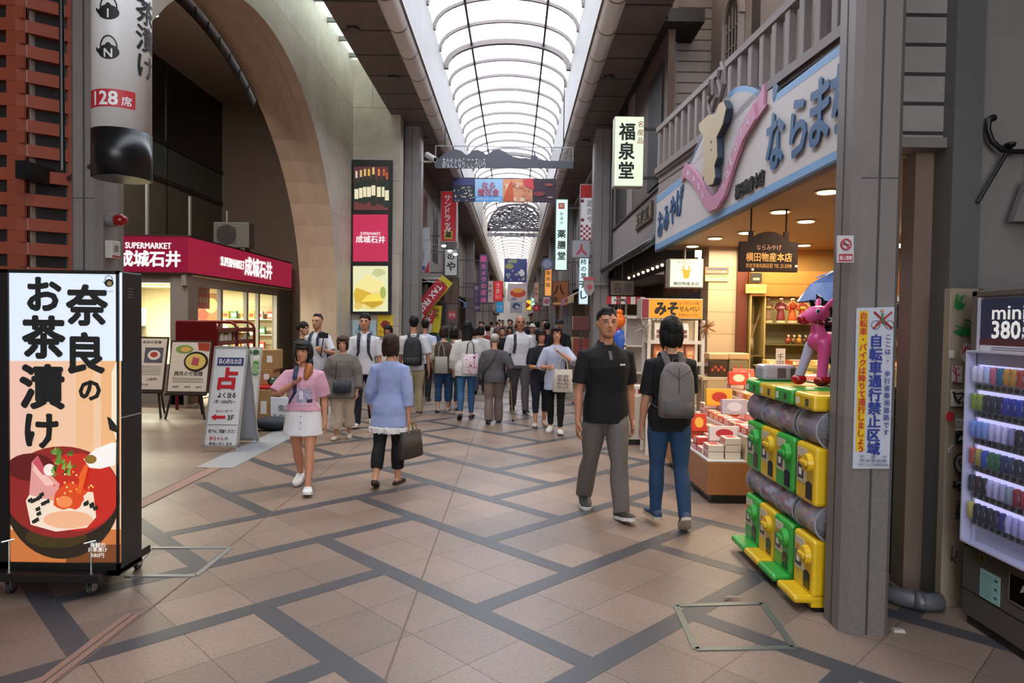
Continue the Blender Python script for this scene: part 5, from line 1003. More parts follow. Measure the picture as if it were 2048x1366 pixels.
# glass counter in front
t = thing('glass_showcase', 'low glass showcase of souvenirs in front of the doll cabinet', 'showcase', (3.1, 8.4, 0)); mb = MB().mat(M('5a5030', 0.3)); mb.box(0, 1.9, 0, 0.45, 0, 0.5); mb.mat(M('857a50', 0.3)); mb.box(0, 1.9, 0, 0.02, 0.5, 1.1); mb.build('base', t); mb = MB().mat(M('a89858', 0.3)); mb.box(0, 1.9, 0, 0.45, 1.1, 1.12)
for x in (0, 0.62, 1.25, 1.88): mb.box(x, x+.02, -0.005, 0.02, 0.5, 1.1)
mb.build('frame', t)
for i in range(6):
    rep(('case', i % 2), sweetbox(('c8b070', 'a85a3a')[i % 2], 'e8e0c8', 0.2, 0.16, 0.07), (3.25+i*0.29, 8.6, 1.125), 0, '%s souvenir box on top of the glass showcase' % ('straw', 'copper')[i % 2], 'box', '%s souvenir boxes on the showcase' % ('straw', 'copper')[i % 2])
# ================================================================= capsule toy machines
GRN, YEL = M('35a03c', 0.28), M('d9b01c', 0.28); DRK = M('15161a', 0.2)
PLA = glass_mat('clear_plastic', (225, 222, 228), 0.22, 0.12)
def cards(seed):
    random.seed(seed); return [M(random.choice(('b06a7c', 'a84450', 'c8b8c4', '8a7a9a', 'b8a070', 'a8b8d0', '7a6a80')), 0.4) for _ in range(5)]
def unit_body(t, m, z0, z1, k, side_logo):
    mb = MB().mat(m); mb.bbox(-0.134, 0.134, 0.0, 0.33, z0, z1, 0.02); mb.box(-0.125, 0.125, 0.2, 0.34, z1-0.02, z1+0.22)
    b = mb.build('machine_body', t)
    zc = (z0+z1)/2
    mb = MB().mat(M('c4b8a0', 0.4)); mb.box(-0.10, 0.02, -0.004, 0.004, z0+0.11, z1-0.03); mb.mat(M('35304a', 0.4)); mb.box(-0.09, -0.01, -0.006, 0, z0+0.13, zc+0.05); mb.mat(M('e4dcd0', 0.4)); mb.box(-0.07, -0.03, -0.007, 0, z0+0.15, z0+0.19); mb.mat(M('c8842c', 0.4)); mb.box(-0.085, -0.045, -0.007, 0, zc+0.06, zc+0.09); mb.build('instruction_card', b)
    mb = MB().mat(m); mb.cyl((0.06, -0.03, z1-0.1), (0.06, 0.0, z1-0.1), 0.05, 0.055, 20); mb.bbox(0.018, 0.102, -0.045, -0.028, z1-0.115, z1-0.085, 0.008); mb.build('dial', b)
    mb = MB().mat(DRK); mb.prism([(0.02, z0+0.03), (0.10, z0+0.03), (0.10, z0+0.12), (0.06, z0+0.135), (0.02, z0+0.12)], -0.003, 0.004); mb.build('capsule_outlet', b)
    if side_logo:
        mb = MB().at((0.1345, 0.14, zc+0.03), D(90)); mb.mat(M('1c3a70', 0.4)); mb.disc(0, 0, 0.045, 0.045, -0.002, 0.001, 24); mb.mat(WHT); mb.text('G', 0, 0, 0.07, -0.002, 0.002, bold=0.06); mb.build('round_badge', b, label='blue round badge with a white letter')
def drum(t, zc, r, seed):
    cs = cards(seed); mb = MB().mat(PLA); mb.sm = True; mb.tube([(-0.132, 0.11, zc), (0.132, 0.11, zc)], r, 28, cap=True, up=(0, 1, 0)); d = mb.build('capsule_drum', t, label='clear plastic drum')
    mb = MB(); n = 8
    for j in range(n):
        a0, a1 = PI*(0.62+0.76*j/n), PI*(0.62+0.76*(j+1)/n)
        for i in range(4):
            mb.mat(cs[(i*2+j*(seed % 3)+(j//3)) % 5]); x0, x1 = -0.12+i*0.06, -0.06+i*0.06; R = r-0.006
            mb.quad((x1, 0.11+R*math.cos(a0), zc+R*math.sin(a0)), (x0, 0.11+R*math.cos(a0), zc+R*math.sin(a0)), (x0, 0.11+R*math.cos(a1), zc+R*math.sin(a1)), (x1, 0.11+R*math.cos(a1), zc+R*math.sin(a1)))
    mb.build('picture_card', d)
    for x in (-0.133, 0.127): mb = MB().mat(M('a8a6ac', 0.25, 0.3)); mb.tube([(x, 0.11, zc), (x+0.006, 0.11, zc)], r+0.003, 28, up=(0, 1, 0)) if x < 0 else mb.loft([[(x+dx, 0.11+rr*math.cos(2*PI*k/28), zc+rr*math.sin(2*PI*k/28)) for k in range(28)] for dx, rr in ((0, r-0.006), (0.006, r-0.006), (0.006, r+0.003), (0, r+0.003))], cap=False); mb.build('drum_ring', d)
for i, (Y, m, nm, lb) in enumerate(((4.82, GRN, 'green', 'green double capsule toy machine farthest from the steel pillar'), (4.545, YEL, 'yellow', 'yellow double capsule toy machine between two green ones'), (4.27, GRN, 'green', 'green double capsule toy machine with badges on its side'), (3.955, YEL, 'yellow', 'yellow double capsule toy machine right behind the steel pillar'))):
    t = thing('capsule_toy_machine', lb, 'vending machine', (1.70, Y, 0), D(-90), 'capsule toy machines by the pillar')
    mb = MB().mat(m); mb.bbox(-0.132, 0.132, -0.10, 0.06, 0.05, 0.095, 0.018); mb.box(-0.13, 0.13, 0.0, 0.3, 0.03, 0.09); mb.build('tray', t)
    mb = MB().mat(BLK); mb.box(-0.12, 0.12, 0.02, 0.3, 0.0, 0.05); mb.build('foot', t)
    unit_body(t, m, 0.085, 0.41, i, i == 2); drum(t, 0.505, 0.105, 3*i+1); unit_body(t, m, 0.6, 0.94, i, i == 2); drum(t, 1.035, 0.11, 3*i+2)
    mb = MB().mat(m); mb.bbox(-0.134, 0.134, -0.02, 0.34, 1.14, 1.235, 0.018); mb.mat(M('3c4a3c', 0.4)); mb.box(0.03, 0.07, -0.022, -0.018, 1.165, 1.205); mb.mat(M('d8d8c8', 0.4)); mb.box(-0.1, -0.06, -0.022, -0.018, 1.165, 1.205); mb.build('lid', t)
random.seed(2)
for i, (mY, zc) in enumerate(((4.27, 1.035), (3.955, 1.035), (4.27, 0.505), (3.955, 0.505))):
    for k, c_ in enumerate(('e0561c', '1c4a4a', '2a2c30', '24503c')):
        mb = MB().mat(M(c_, 0.3)); mb.sm = True; mb.ell((0, 0, 0), 0.03, 0.03, 0.03, 12, 8); o = mb.build('toy_capsule'); ang = 0.9+1.3*k; o.location = (1.81+0.052*math.cos(ang), mY-0.085, zc+0.052*math.sin(ang)-0.01); tag(o, '%s toy capsule inside the %s drum of the %s machine' % (('orange', 'teal', 'black', 'dark green')[k], ('upper', 'upper', 'lower', 'lower')[i], ('green badge-sided', 'yellow pillar-side')[i % 2]), 'toy capsule')
# clear packs on top of the far machine
t = thing('prize_pack', 'clear wrapped grey prize pack lying on the farthest green machine', 'pack', (1.86, 4.86, 1.236)); mb = MB().mat(M('a59ca4', 0.25)); mb.bbox(-0.12, 0.12, -0.09, 0.09, 0, 0.11, 0.025); mb.build('wrap', t); mb = MB().mat(M('5c4a48', 0.4)); mb.box(-0.02, 0.04, -0.092, -0.088, 0.02, 0.09); mb.box(0.07, 0.1, -0.092, -0.088, 0.02, 0.09); mb.build('label', t)
# inflatable deer
def inflatable(name, label, loc, rz, cb, chf, spot, leg2):
    t = thing(name, label, 'inflatable toy', loc, rz); m = M(cb, 0.25); L2 = M(leg2, 0.25)
    mb = MB().mat(m); mb.tube([(-0.12, 0, 0.29), (-0.04, 0, 0.27), (0.08, 0, 0.27), (0.17, 0, 0.29)], [0.06, 0.082, 0.085, 0.07], 16, rnd=True); mb.tube([(-0.1, 0, 0.3), (-0.12, 0, 0.39), (-0.115, 0, 0.44)], [0.055, 0.04, 0.042], 12, rnd=True)
    mb.tube([(-0.09, 0, 0.47), (-0.15, 0, 0.46), (-0.2, 0, 0.44), (-0.235, 0, 0.435)], [0.05, 0.055, 0.04, 0.028], 14, rnd=True); mb.tube([(-0.09, 0.04, 0.5), (-0.06, 0.07, 0.55)], [0.018, 0.02], 8, rnd=True); mb.tube([(-0.09, -0.04, 0.5), (-0.06, -0.07, 0.55)], [0.018, 0.02], 8, rnd=True); mb.tube([(0.18, 0, 0.32), (0.22, 0, 0.36)], [0.025, 0.015], 8, rnd=True)
    for x, y in ((-0.1, -0.045), (0.15, -0.045)): mb.tube([(x, y, 0.27), (x-0.015, y-0.015, 0.15), (x-0.035, y-0.03, 0.05)], [0.042, 0.034, 0.032], 12, rnd=True)
    b = link('body', remesh(mb, 0.009, 2), t); b.data.materials.append(m)
    mb = MB().mat(L2); mb.sm = True
    for x, y in ((-0.13, 0.045), (0.12, 0.045)): mb.tube([(x, y, 0.26), (x-0.03, y+0.015, 0.15), (x-0.06, y+0.03, 0.05)], [0.036, 0.03, 0.03], 12, rnd=True)
    mb.build('far_legs', t)
    for x, y in ((-0.135, -0.075), (0.115, -0.075), (-0.19, 0.075), (0.06, 0.075)): mb = MB().mat(M(chf, 0.2)); mb.sm = True; mb.ell((x, y, 0.035), 0.05, 0.045, 0.035, 14, 8); mb.build('hoof', t)
    mb = MB().mat(M('8a1024', 0.3)); mb.sm = True; mb.tube([(-0.125, 0, 0.395), (-0.118, 0, 0.42)], 0.047, 14); mb.build('collar', t)
    mb = MB().mat(M(chf, 0.25)); mb.sm = True; mb.ell((-0.235, 0, 0.43), 0.032, 0.03, 0.026, 12, 8); mb.ell((-0.22, 0, 0.41), 0.04, 0.03, 0.018, 10, 6); mb.build('muzzle', t)
    mb = MB(); mb.sm = True
    for s in (-1, 1): mb.mat(WHT); mb.ell((-0.155, s*0.048, 0.48), 0.016, 0.008, 0.018, 10, 6); mb.mat(INK); mb.ell((-0.158, s*0.054, 0.48), 0.009, 0.005, 0.012, 10, 6)
    mb.build('eyes', t)
    mb = MB().mat(M(spot, 0.3)); mb.sm = True; random.seed(3)
    for k in range(22): a, x = random.uniform(-1.3, 0.6), random.uniform(-0.08, 0.17); mb.ell((x, -0.083*math.cos(a)*0.98, 0.275+0.083*math.sin(a)+0.02), 0.008, 0.006, 0.008, 8, 4)
    mb.build('spots', t); return t
inflatable('inflatable_deer', 'bright pink inflatable deer with red hooves on the green machine', (2.07, 4.45, 1.238), D(14), 'ea5a9c', 'a8141c', 'f0c0d8', 'b4aec4')
inflatable('inflatable_deer', 'red inflatable deer seen between the steel pillar and brown post', (2.4, 4.66, 1.238), D(75), 'c01c2c', 'a0101c', 'e8b0b8', 'd06070')
t = thing('green_cabinet', 'plain dark green cabinet behind the steel pillar', 'cabinet', (2.08, 4.42, 0)); mb = MB().mat(M('12401c', 0.35)); mb.bbox(0, 0.5, 0, 0.42, 0.05, 1.15, 0.01); mb.build('body', t); mb = MB().mat(M('5a4a34', 0.4)); mb.box(-0.01, 0.51, -0.01, 0.43, 1.15, 1.236); mb.build('top', t); mb = MB().mat(BLK); mb.box(0.02, 0.48, 0.02, 0.4, 0, 0.05); mb.build('plinth', t)
# parasol with black cat toys
t = thing('toy_parasol', 'small blue parasol opened above the pink inflatable deer', 'umbrella', (2.42, 4.98, 0)); zr, za = P(1598, 603, 4.9).z, P(1700, 536, 4.9).z; n = 8; r = 0.36; BLU = M('3a66a8', 0.35)
mb = MB().mat(BLU); vs = []; 
for ring, (rr, z) in enumerate(((0.02, za), (r*0.4, za-0.03), (r*0.75, za-(za-zr)*0.45), (r, zr))):
    for k in range(n*2): rk = rr*(1 if k % 2 == 0 else 0.955); vs.append((rk*math.cos(2*PI*k/(2*n)), rk*math.sin(2*PI*k/(2*n)), z+(0.012 if (k % 2 and ring == 3) else 0)))
m_ = n*2; mb.add(vs, [(i*m_+k, (i+1)*m_+k, (i+1)*m_+(k+1) % m_, i*m_+(k+1) % m_) for i in range(3) for k in range(m_)]); mb.sm = False; mb.build('canopy', t)
mb = MB().mat(M('c8ccd8', 0.4))
for k in range(n): a = 2*PI*k/n; mb.tube([(r*0.3*math.cos(a+.2), r*0.3*math.sin(a+.2), za-0.015), (r*0.6*math.cos(a+.35), r*0.6*math.sin(a+.35), za-(za-zr)*0.24)], 0.007, 5)
mb.build('print', t); mb = MB().mat(M('8a8a8a', 0.3, 0.6)); mb.cyl((0, 0, 0), (0, 0, za+0.03), 0.008, n=8)
for k in range(n): a = 2*PI*k/n; mb.cyl((0, 0, za-0.02), (r*.99*math.cos(a), r*.99*math.sin(a), zr), 0.003, n=5)
mb.build('frame', t); mb = MB().mat(M('8f8a84', 0.5)); mb.cyl((0, 0, 0), (0, 0, 0.05), 0.14, 0.1, 16); mb.build('base', t)
def black_toy(label, loc, s, rz, zs_=None):
    t = thing('black_cat_balloon', label, 'inflatable toy', loc, rz); BK = M('111013', 0.2)
    mb = MB().mat(BK); mb.sm = True; mb.ell((0, 0, 0), .085*s, .07*s, .075*s, 16, 10); mb.tube([(0, 0, -.05*s), (0.01, 0, -.16*s), (0.02, 0, -.22*s)], [.06*s, .06*s, .03*s], 12, rnd=True); mb.tube([(0.03, 0, -.18*s), (.12*s, 0, -.2*s), (.15*s, 0, -.12*s)], [.02*s, .018*s, .012*s], 8, rnd=True)
    for q in (-1, 1): mb.tube([(q*.05*s, 0, .05*s), (q*.08*s, 0, .11*s), (q*.10*s, 0, .14*s)], [.035*s, .02*s, .004*s], 8); mb.tube([(q*.04*s, -.03*s, -.08*s), (q*.12*s, -.05*s, -.11*s)], [.025*s, .02*s], 8, rnd=True)
    mb.build('body', t); mb = MB().mat(M('d8d8d8', 0.3))
    for q in (-1, 1): mb.tube([(q*.03*s, -.068*s, .0), (q*.07*s, -.06*s, .015)], .003, 4); mb.tube([(q*.03*s, -.068*s, -.012), (q*.07*s, -.06*s, -.012)], .003, 4)
    mb.build('whiskers', t); mb = MB().mat(M('777777', 0.4)); mb.cyl((0, 0, .07*s), (0, 0, (zs_ or zr+0.05)-loc[2]), 0.002, n=4); mb.build('string', t)
q = P(1662, 640, 4.75); black_toy('large black cat balloon hanging under the blue parasol', (q.x, 4.75, q.z), 1.25, 0.3); q = P(1628, 622, 4.9); black_toy('small black cat balloon near the parasol\'s street-side edge', (q.x+0.03, 4.9, q.z), 0.6, -0.4); q = P(1806, 618, 5.45); black_toy('black cat balloon seen right of the steel pillar', (q.x, 5.45, q.z), 0.9, 0.9, 2.68)

for i, (px, py, c_, lb) in enumerate(((1414, 655, '7a4c2c', 'spiky dry brown ornament hung at the rack\'s right edge'), (1286, 655, '8a8682', 'spiky silver ornament hung at the rack\'s left edge'))):
    q = P(px, py, 8.33); mb = MB().mat(M(c_, .5)); random.seed(i)
    for k in range(34): d_ = Vector((random.gauss(0, 1), random.gauss(0, .6), random.gauss(0, 1))).normalized(); mb.tube([(0, 0, 0), d_*random.uniform(.07, .15)], [.007, .003], 5)
    mb.cyl((0, 0, 0), ((-.06 if i == 0 else .09), .08, .0), .006, n=5); o = mb.build('dried_ornament'); o.location = q; tag(o, lb, 'ornament')

YK = 10.35; a, b = P(1227, 373, YK), P(1289, 233, YK)
t = thing('lantern_sign', 'glowing white box sign with three black brush characters high on the right', 'sign', ((a.x+b.x)/2, YK, a.z)); w, h = b.x-a.x, b.z-a.z
mb = MB().mat(M('b8bca8', .5)); mb.bbox(-w/2, w/2, 0, .2, 0, h, .012); mb.build('case', t); mb = MB().mat(E('e2eed2', 1.0)); mb.bbox(-w/2+.01, w/2-.01, -.03, .01, .012, h-.012, .015); mb.build('panel', t, label='glowing pale green-white panel')
mb = MB().mat(INK)
for i, ch in enumerate('福泉堂'): mb.text(ch, -.04, h*(.77-.275*i), .27, -.03, .004, .25, bold=.03)
mb.mat(M('b03a38', .5))
for i, ch in enumerate('名産品'): mb.text(ch, w*.36, h*(.88-.115*i), .1, -.03, .003, bold=.01)
mb.build('lettering', t); mb = MB().mat(M('3a3634', .5))
for z in (h*.15, h*.85): mb.box(w/2, 2.32-t.location.x, .08, .12, z-.02, z+.02)
mb.build('bracket', t)
# ================================================================= signs on the near pillar
YB = 3.553
a, b = P(1706, 936, YB), P(1786, 616, YB)
t = thing('bicycle_ban_sign', 'long white no-cycling notice with yellow strip on the near pillar', 'sign', ((a.x+b.x)/2, YB, a.z))
f = Face(t.location, YB, -0.004); mbp = MB().mat(M('b8bcc4', 0.4)); c4 = [f.q(*p) for p in ((1713, 616), (1788, 614), (1778, 937), (1705, 937))]; mbp.prism(c4, -0.003, 0.004); mbp.build('panel', t)
def sk(x, y): return x+(616-y)*0.028   # the panel leans with the pillar in the picture
f.poly(M('d9b013', 0.5), [(sk(1718, 622), 622), (sk(1736, 622), 622), (sk(1736, 902), 902), (sk(1718, 902), 902)])
BLU2 = M('1c2f80', 0.5); REDC = M('b02a24', 0.5)
def vert(m, body, x, y0, h, pitch, bold=0.0):
    for i, ch in enumerate(body):
        if ch != ' ': f.text(m, {'ー': '｜'}.get(ch, ch), sk(x, y0+i*pitch), y0+i*pitch, h, bold=bold)
vert(REDC, '自転車・バイクは降りて通行しましょう', 1727, 632, 15.5, 15.6, 0.03); vert(BLU2, '自転車通行禁止区域', 1752, 682, 27, 26.8, 0.035); vert(BLU2, 'ここは、 歩行者専用道路です', 1775, 674, 12.5, 14.6, 0.02)
for i, (s_, w_) in enumerate((('奈　良　市', 54), ('奈良警察署', 54), ('ひがしむき商店街(協)', 62))): f.text(M('5a6274', 0.5), s_, sk(1751, 912+i*8), 912+i*8, 7, w_)
f.build('lettering', t, 'blue and red lettering')
mb = MB(); k = YB/FPX; q = lambda x, y: (lambda p: (p[0], -0.009, p[1]))(f.q(x, y)); GY = M('5a4a44', 0.5)
mb.mat(GY)
for cx_ in (1750, 1778): 
    r = 8.5*k; c = q(cx_, 650); mb.tube([(c[0]+r*math.cos(2*PI*i/16), -0.007, c[2]+r*math.sin(2*PI*i/16)) for i in range(17)], 0.0015, 4)
mb.mat(M('4a7a58', 0.5)); mb.tube([q(1764, 627), q(1762, 640), q(1768, 648)], 0.006, 6); mb.mat(M('b8846a', 0.5)); c = q(1763, 622); mb.disc(c[0], c[2], 0.009, 0.009, -0.009, -0.005, 12); mb.mat(GY); mb.tube([q(1750, 650), q(1760, 638), q(1778, 650), q(1765, 648), q(1760, 638)], 0.002, 4)
mb.mat(M('a01c20', 0.5)); mb.tube([q(1747, 624), q(1782, 656)], 0.005, 6); mb.tube([q(1782, 624), q(1746, 656)], 0.005, 6); mb.build('cyclist_mark', t, label='red crossed-out cyclist')
a, b = P(1675, 526, 3.64), P(1707, 471, 3.64)
t = thing('no_smoking_sign', 'small white no-smoking plate bracketed to the near pillar\'s street side', 'sign', ((a.x+b.x)/2, 3.54, P(1690, 526, 3.54).z)); YB = 3.54; f = Face(t.location, YB, -0.003)
mb = MB().mat(M('c0bcbc', 0.45)); mb.prism([f.q(*p) for p in ((1675, 471), (1707, 471), (1707, 525), (1675, 525))], -0.002, 0.012); mb.build('panel', t)
f.rect(M('a03040', 0.5), 1677, 508, 1705, 523); f.text(M('e0d4d4', 0.5), '路上禁煙', 1691, 516, 9, 24, bold=0.02); c = f.q(1691, 489); f.mb.mat(M('b02838', 0.5)); f.mb.tube([(c[0]+.026*math.cos(2*PI*i/20), -0.007, c[1]+.026*math.sin(2*PI*i/20)) for i in range(21)], 0.004, 5); f.mb.tube([(c[0]-.018, -0.007, c[1]+.018), (c[0]+.018, -0.007, c[1]-.018)], 0.004, 5); f.mb.mat(M('3a3a3e', 0.5)); f.mb.box(c[0]-.016, c[0]+.016, -0.006, -0.004, c[1]-.003, c[1]+.003); f.build('lettering', t, 'red no-smoking mark')
# ================================================================= drinks vending machine
t = thing('drinks_vending_machine', 'grey drinks vending machine glowing with rows of sample cans', 'vending machine', (2.5, 3.27, 0), D(-90))
BDY = M('5d554e', 0.45, 0.2, var=0.05, scale=5)
W2 = 0.485
mb = MB().mat(BDY); mb.bbox(-W2, W2, 0.03, 0.68, 0.05, 1.83, 0.02); mb.bbox(-W2, W2, 0.0, 0.05, 0.05, 0.46, 0.01); mb.bbox(-W2, -W2+0.05, 0, 0.05, 0.42, 1.83, 0.008); mb.bbox(W2-0.05, W2, 0, 0.05, 0.42, 1.83, 0.008); mb.bbox(-W2, W2, 0, 0.05, 1.79, 1.83, 0.008); mb.build('cabinet', t)
mb = MB().mat(M('2c2825', 0.6)); mb.box(-W2+0.02, W2-0.02, 0.02, 0.6, 0, 0.06); mb.mat(M('1c1a18', 0.5)); mb.box(-W2, W2, -0.002, 0.0, 0.19, 0.196); mb.build('foot', t)
mb = MB().mat(M('b9b7c4', 0.4)); mb.box(-W2+0.05, W2-0.05, 0.02, 0.05, 0.46, 1.79); mb.box(-W2+0.05, -W2+0.065, 0.0, 0.03, 0.46, 1.79); mb.box(-W2+0.05, W2-0.05, 0.0, 0.03, 0.46, 0.475); mb.box(-W2+0.05, W2-0.05, 0, 0.03, 1.43, 1.5); mb.build('display_frame', t)
mb = MB().mat(E('c8c4f0', 1.15)); mb.box(-W2+0.065, W2-0.05, 0.012, 0.02, 0.56, 1.43); mb.build('lit_back', t, label='lavender glowing back panel')
mb = MB().mat(E('141a30', 1)); mb.box(-W2+0.075, W2-0.06, 0.004, 0.02, 1.535, 1.78); mb.mat(E('a8a4b0', .6)); mb.box(-W2+0.075, W2-0.06, 0.004, 0.02, 1.50, 1.535); mb.mat(E('3c1a1c', .8)); mb.box(-W2+0.075, W2-0.06, 0.002, 0.01, 1.535, 1.57); mb.mat(E('a82c1c', .8)); mb.disc(0.10, 1.65, 0.06, 0.08, -0.001, 0.004, 20); mb.mat(E('d9a02c', .8)); mb.disc(0.09, 1.72, 0.03, 0.03, -0.003, 0.0, 16); mb.build('advert_panel', t, label='dark blue advert panel')
mb = MB().mat(E('d8d4d0', .9)); mb.text('mini', -0.205, 1.71, 0.105, 0.004, 0.002, 0.235, bold=0.015); mb.text('380', -0.22, 1.62, 0.125, 0.004, 0.002, 0.20, bold=0.03)
for i, ch in enumerate('YEN'): mb.text(ch, -0.095, 1.655-i*0.034, 0.036, 0.004, 0.002)
mb.mat(M('5a4a50', 0.5)); mb.box(-0.32, 0.2, 0.001, 0.004, 1.522, 1.526); mb.box(-0.32, 0.1, 0.001, 0.004, 1.511, 1.515); mb.build('lettering', t)
zr_ = [1.315, 1.168, 1.022, 0.876, 0.73, 0.584]
for z in zr_:
    mb = MB().mat(M('a8a49e', 0.35, 0.3)); mb.box(-W2+0.065, W2-0.05, -0.004, 0.02, z-0.022, z+0.018); s_ = mb.build('button_strip', t)
    mb = MB().mat(M('2a2826', 0.3))
    for k in range(17): mb.cyl((-W2+0.09+k*0.047, -0.012, z-0.002), (-W2+0.09+k*0.047, 0.0, z-0.002), 0.013, n=12)
    mb.build('buttons', s_)
mb = MB().mat(glass_mat('vending_glass', (240, 242, 255), 0.06)); mb.quad((-W2+0.05, -0.05, 0.475), (W2-0.05, -0.05, 0.475), (W2-0.05, -0.05, 1.5), (-W2+0.05, -0.05, 1.5)); mb.mat(M('b9b7c4', .4)); mb.box(-W2+.045, -W2+.055, -0.052, 0.0, .47, 1.5); mb.box(-W2+.045, W2-.045, -0.052, 0.0, .465, .475); mb.box(-W2+.045, W2-.045, -0.052, 0, 1.495, 1.505); mb.build('window_pane', t, label='clear front pane')
mb = MB().mat(M('0c0b0b', 0.25)); mb.box(-0.12, 0.3, -0.004, 0.0, 0.27, 0.40); mb.mat(M('6a625a', 0.4)); mb.box(-0.13, 0.31, -0.006, -0.002, 0.26, 0.268); mb.box(-0.13, -0.122, -0.006, -0.002, 0.26, 0.41); mb.mat(M('a8a8a0', 0.4)); mb.prism([(-0.05, 0.33), (-0.01, 0.35), (-0.03, 0.375)], -0.006, -0.003); mb.build('dispensing_slot', t)
mb = MB().mat(M('8fb4ac', 0.5)); mb.box(-0.34, -0.19, -0.002, 0.0, 0.20, 0.35); mb.mat(M('1c5a66', 0.5))
for z in (0.225, 0.27, 0.315): mb.box(-0.23, -0.21, -0.003, -0.002, z, z+0.012)
mb.mat(M('4a7a74', 0.5))
for i in range(9): mb.box(-0.33, -0.25, -0.0025, -0.002, 0.215+i*0.014, 0.218+i*0.014)
mb.mat(M('6a6420', 0.5)); mb.disc(-0.34, 0.405, 0.035, 0.02, -0.003, 0, 16); mb.mat(M('26240e', 0.5)); mb.text('防犯', -0.34, 0.405, 0.025, -0.003, 0.001); mb.build('stickers', t)
canm = {}
CANS = [['e8e4f0', 'e8e4f0', 'c8d0f0', 'c86a80', '2c6a8a', 'c8902c', 'c8902c', 'b03a24', 'c04a2c'], ['8aa02c', '8aa02c', '26242c', '241c38', '1c1c34', '20309a', '202c8c', '24389c', '2c3c90'], ['7a9ad8', '7a9ad8', '88a4dc', 'c8c4e4', 'd0cce8', 'c8c4e4', '8a88b0', '14141c', '2c2c40'], ['b8543c', 'a89a3c', '2c50a8', '2a6a44', '1c6a3c', '1c2f5a', '24405a', '1c2030', '24283c'], ['2a2e38', '3c2024', '241c20', 'b8b4d4', 'c0bcd8', 'a8a4c0', '8a98a0', '8c1c24', '8c1c24'], ['c0b04c', '1c1c2c', '181c34', '1a1824', '1a1830', '1c2468', 'b8b4e0', 'a8a4d0', 'b0acd8']]
cname = lambda c: (lambda r, g, b: 'pale' if min(r, g, b) > 150 else 'dark' if max(r, g, b) < 72 else 'blue' if b > r and b > g else 'green' if g > r*1.15 else 'red' if r > g*2.2 else 'orange' if r > g*1.35 else 'yellow-green')(*(int(c[i:i+2], 16) for i in (0, 2, 4)))
for ri, row in enumerate(CANS):
    for k, c in enumerate((row+row[::-1])[:17]):
        if c not in canm:
            mb = MB().mat(M(c, 0.3, 0.1)); mb.sm = True; mb.tube([(0, 0, 0.0), (0, 0, 0.006), (0, 0, 0.074), (0, 0, 0.082), (0, 0, 0.086)], [0.016, 0.0195, 0.0195, 0.014, 0.013], 14); mb.sm = False; mb.mat(M('d8d4d8', 0.3)); mb.box(-0.008, 0.008, -0.0215, -0.018, 0.03, 0.055)
            o = mb.build('drink_can'); canm[c] = o
        else: o = canm[c].copy(); COL.objects.link(o)
        xl_ = -W2+0.09+k*0.047; o.location = (2.5-0.022, 3.27-xl_, zr_[ri]+0.021)
        n_ = cname(c); tag(o, '%s sample can in the glowing drinks machine' % n_, 'can', '%s cans in the drinks machine' % n_)
# ================================================================= sticker-covered post, pipe, lamp bracket
t = thing('sticker_board', 'narrow tan board covered with stickers beside the drinks machine', 'board', (2.6, 3.93, 0)); a, b = P(1898, 580, 3.93), P(1956, 580, 3.93)
mb = MB().mat(M('8a7a66', 0.6, var=0.12, scale=4)); X0, X1, ZT = 2.495, 2.66, P(1920, 577, 3.93).z; mb.bbox(X0-2.6, X1-2.6, 0, 0.06, 0, ZT, 0.005); mb.mat(M('3c342c', 0.6)); mb.box(X1-2.6, X1-2.58, -0.005, 0.06, 0, ZT); mb.build('board', t)
f = Face(t.location, 3.93, -0.002)
random.seed(9); g1, w1, k1, r1 = M('1c6a34', 0.5), M('b8b2a8', 0.5), M('1c1a1a', 0.5), M('a8283a', 0.5)
def scrawl(m, cx_, cy_, w, h, n=6):
    for i in range(n):
        a_ = (cx_+random.uniform(-w, w), cy_+random.uniform(-h, h)); b_ = (cx_+random.uniform(-w, w), cy_+random.uniform(-h, h)); dx, dy = b_[0]-a_[0], b_[1]-a_[1]; L_ = max(1, math.hypot(dx, dy)); nx, ny = -dy/L_*1.3, dx/L_*1.3
        f.poly(m, [(a_[0]+nx, a_[1]+ny), (b_[0]+nx, b_[1]+ny), (b_[0]-nx, b_[1]-ny), (a_[0]-nx, a_[1]-ny)])
f.blob(g1, 1918, 612, 11, 8, rough=0.3); scrawl(g1, 1920, 605, 12, 18, 8); f.blob(g1, 1925, 665, 17, 7, rough=0.3); scrawl(g1, 1925, 655, 18, 14, 8); f.mb.mat(g1); f.mb.tube([(lambda p: (p[0], -0.003, p[1]))(f.q(1932+14*math.cos(a_), 660+22*math.sin(a_))) for a_ in (-1.8, -1.2, -.6, 0, .6, 1.2)], 0.003, 5)
f.blob(w1, 1930, 706, 11, 20, rough=0.1); scrawl(r1, 1930, 706, 10, 18, 6); f.rect(w1, 1895, 700, 1906, 716); f.rect(w1, 1900, 732, 1921, 765); scrawl(r1, 1910, 748, 9, 16, 6); f.blob(M('e0481c', 0.5), 1935, 737, 7.5, 7.5); f.blob(M('e0481c', 0.5), 1935, 759, 7.5, 7.5)
f.rect(w1, 1897, 778, 1938, 812); scrawl(k1, 1918, 795, 18, 16, 9); f.blob(M('a8202c', 0.5), 1896, 832, 8, 10); f.rect(r1, 1922, 820, 1938, 832); f.rect(M('c8c4bc', 0.5), 1906, 836, 1936, 860); f.text(k1, 'CUTNL', 1921, 848, 20, 28); f.rect(k1, 1906, 865, 1932, 888); scrawl(w1, 1919, 876, 10, 9, 5); scrawl(w1, 1898, 895, 8, 10, 5)
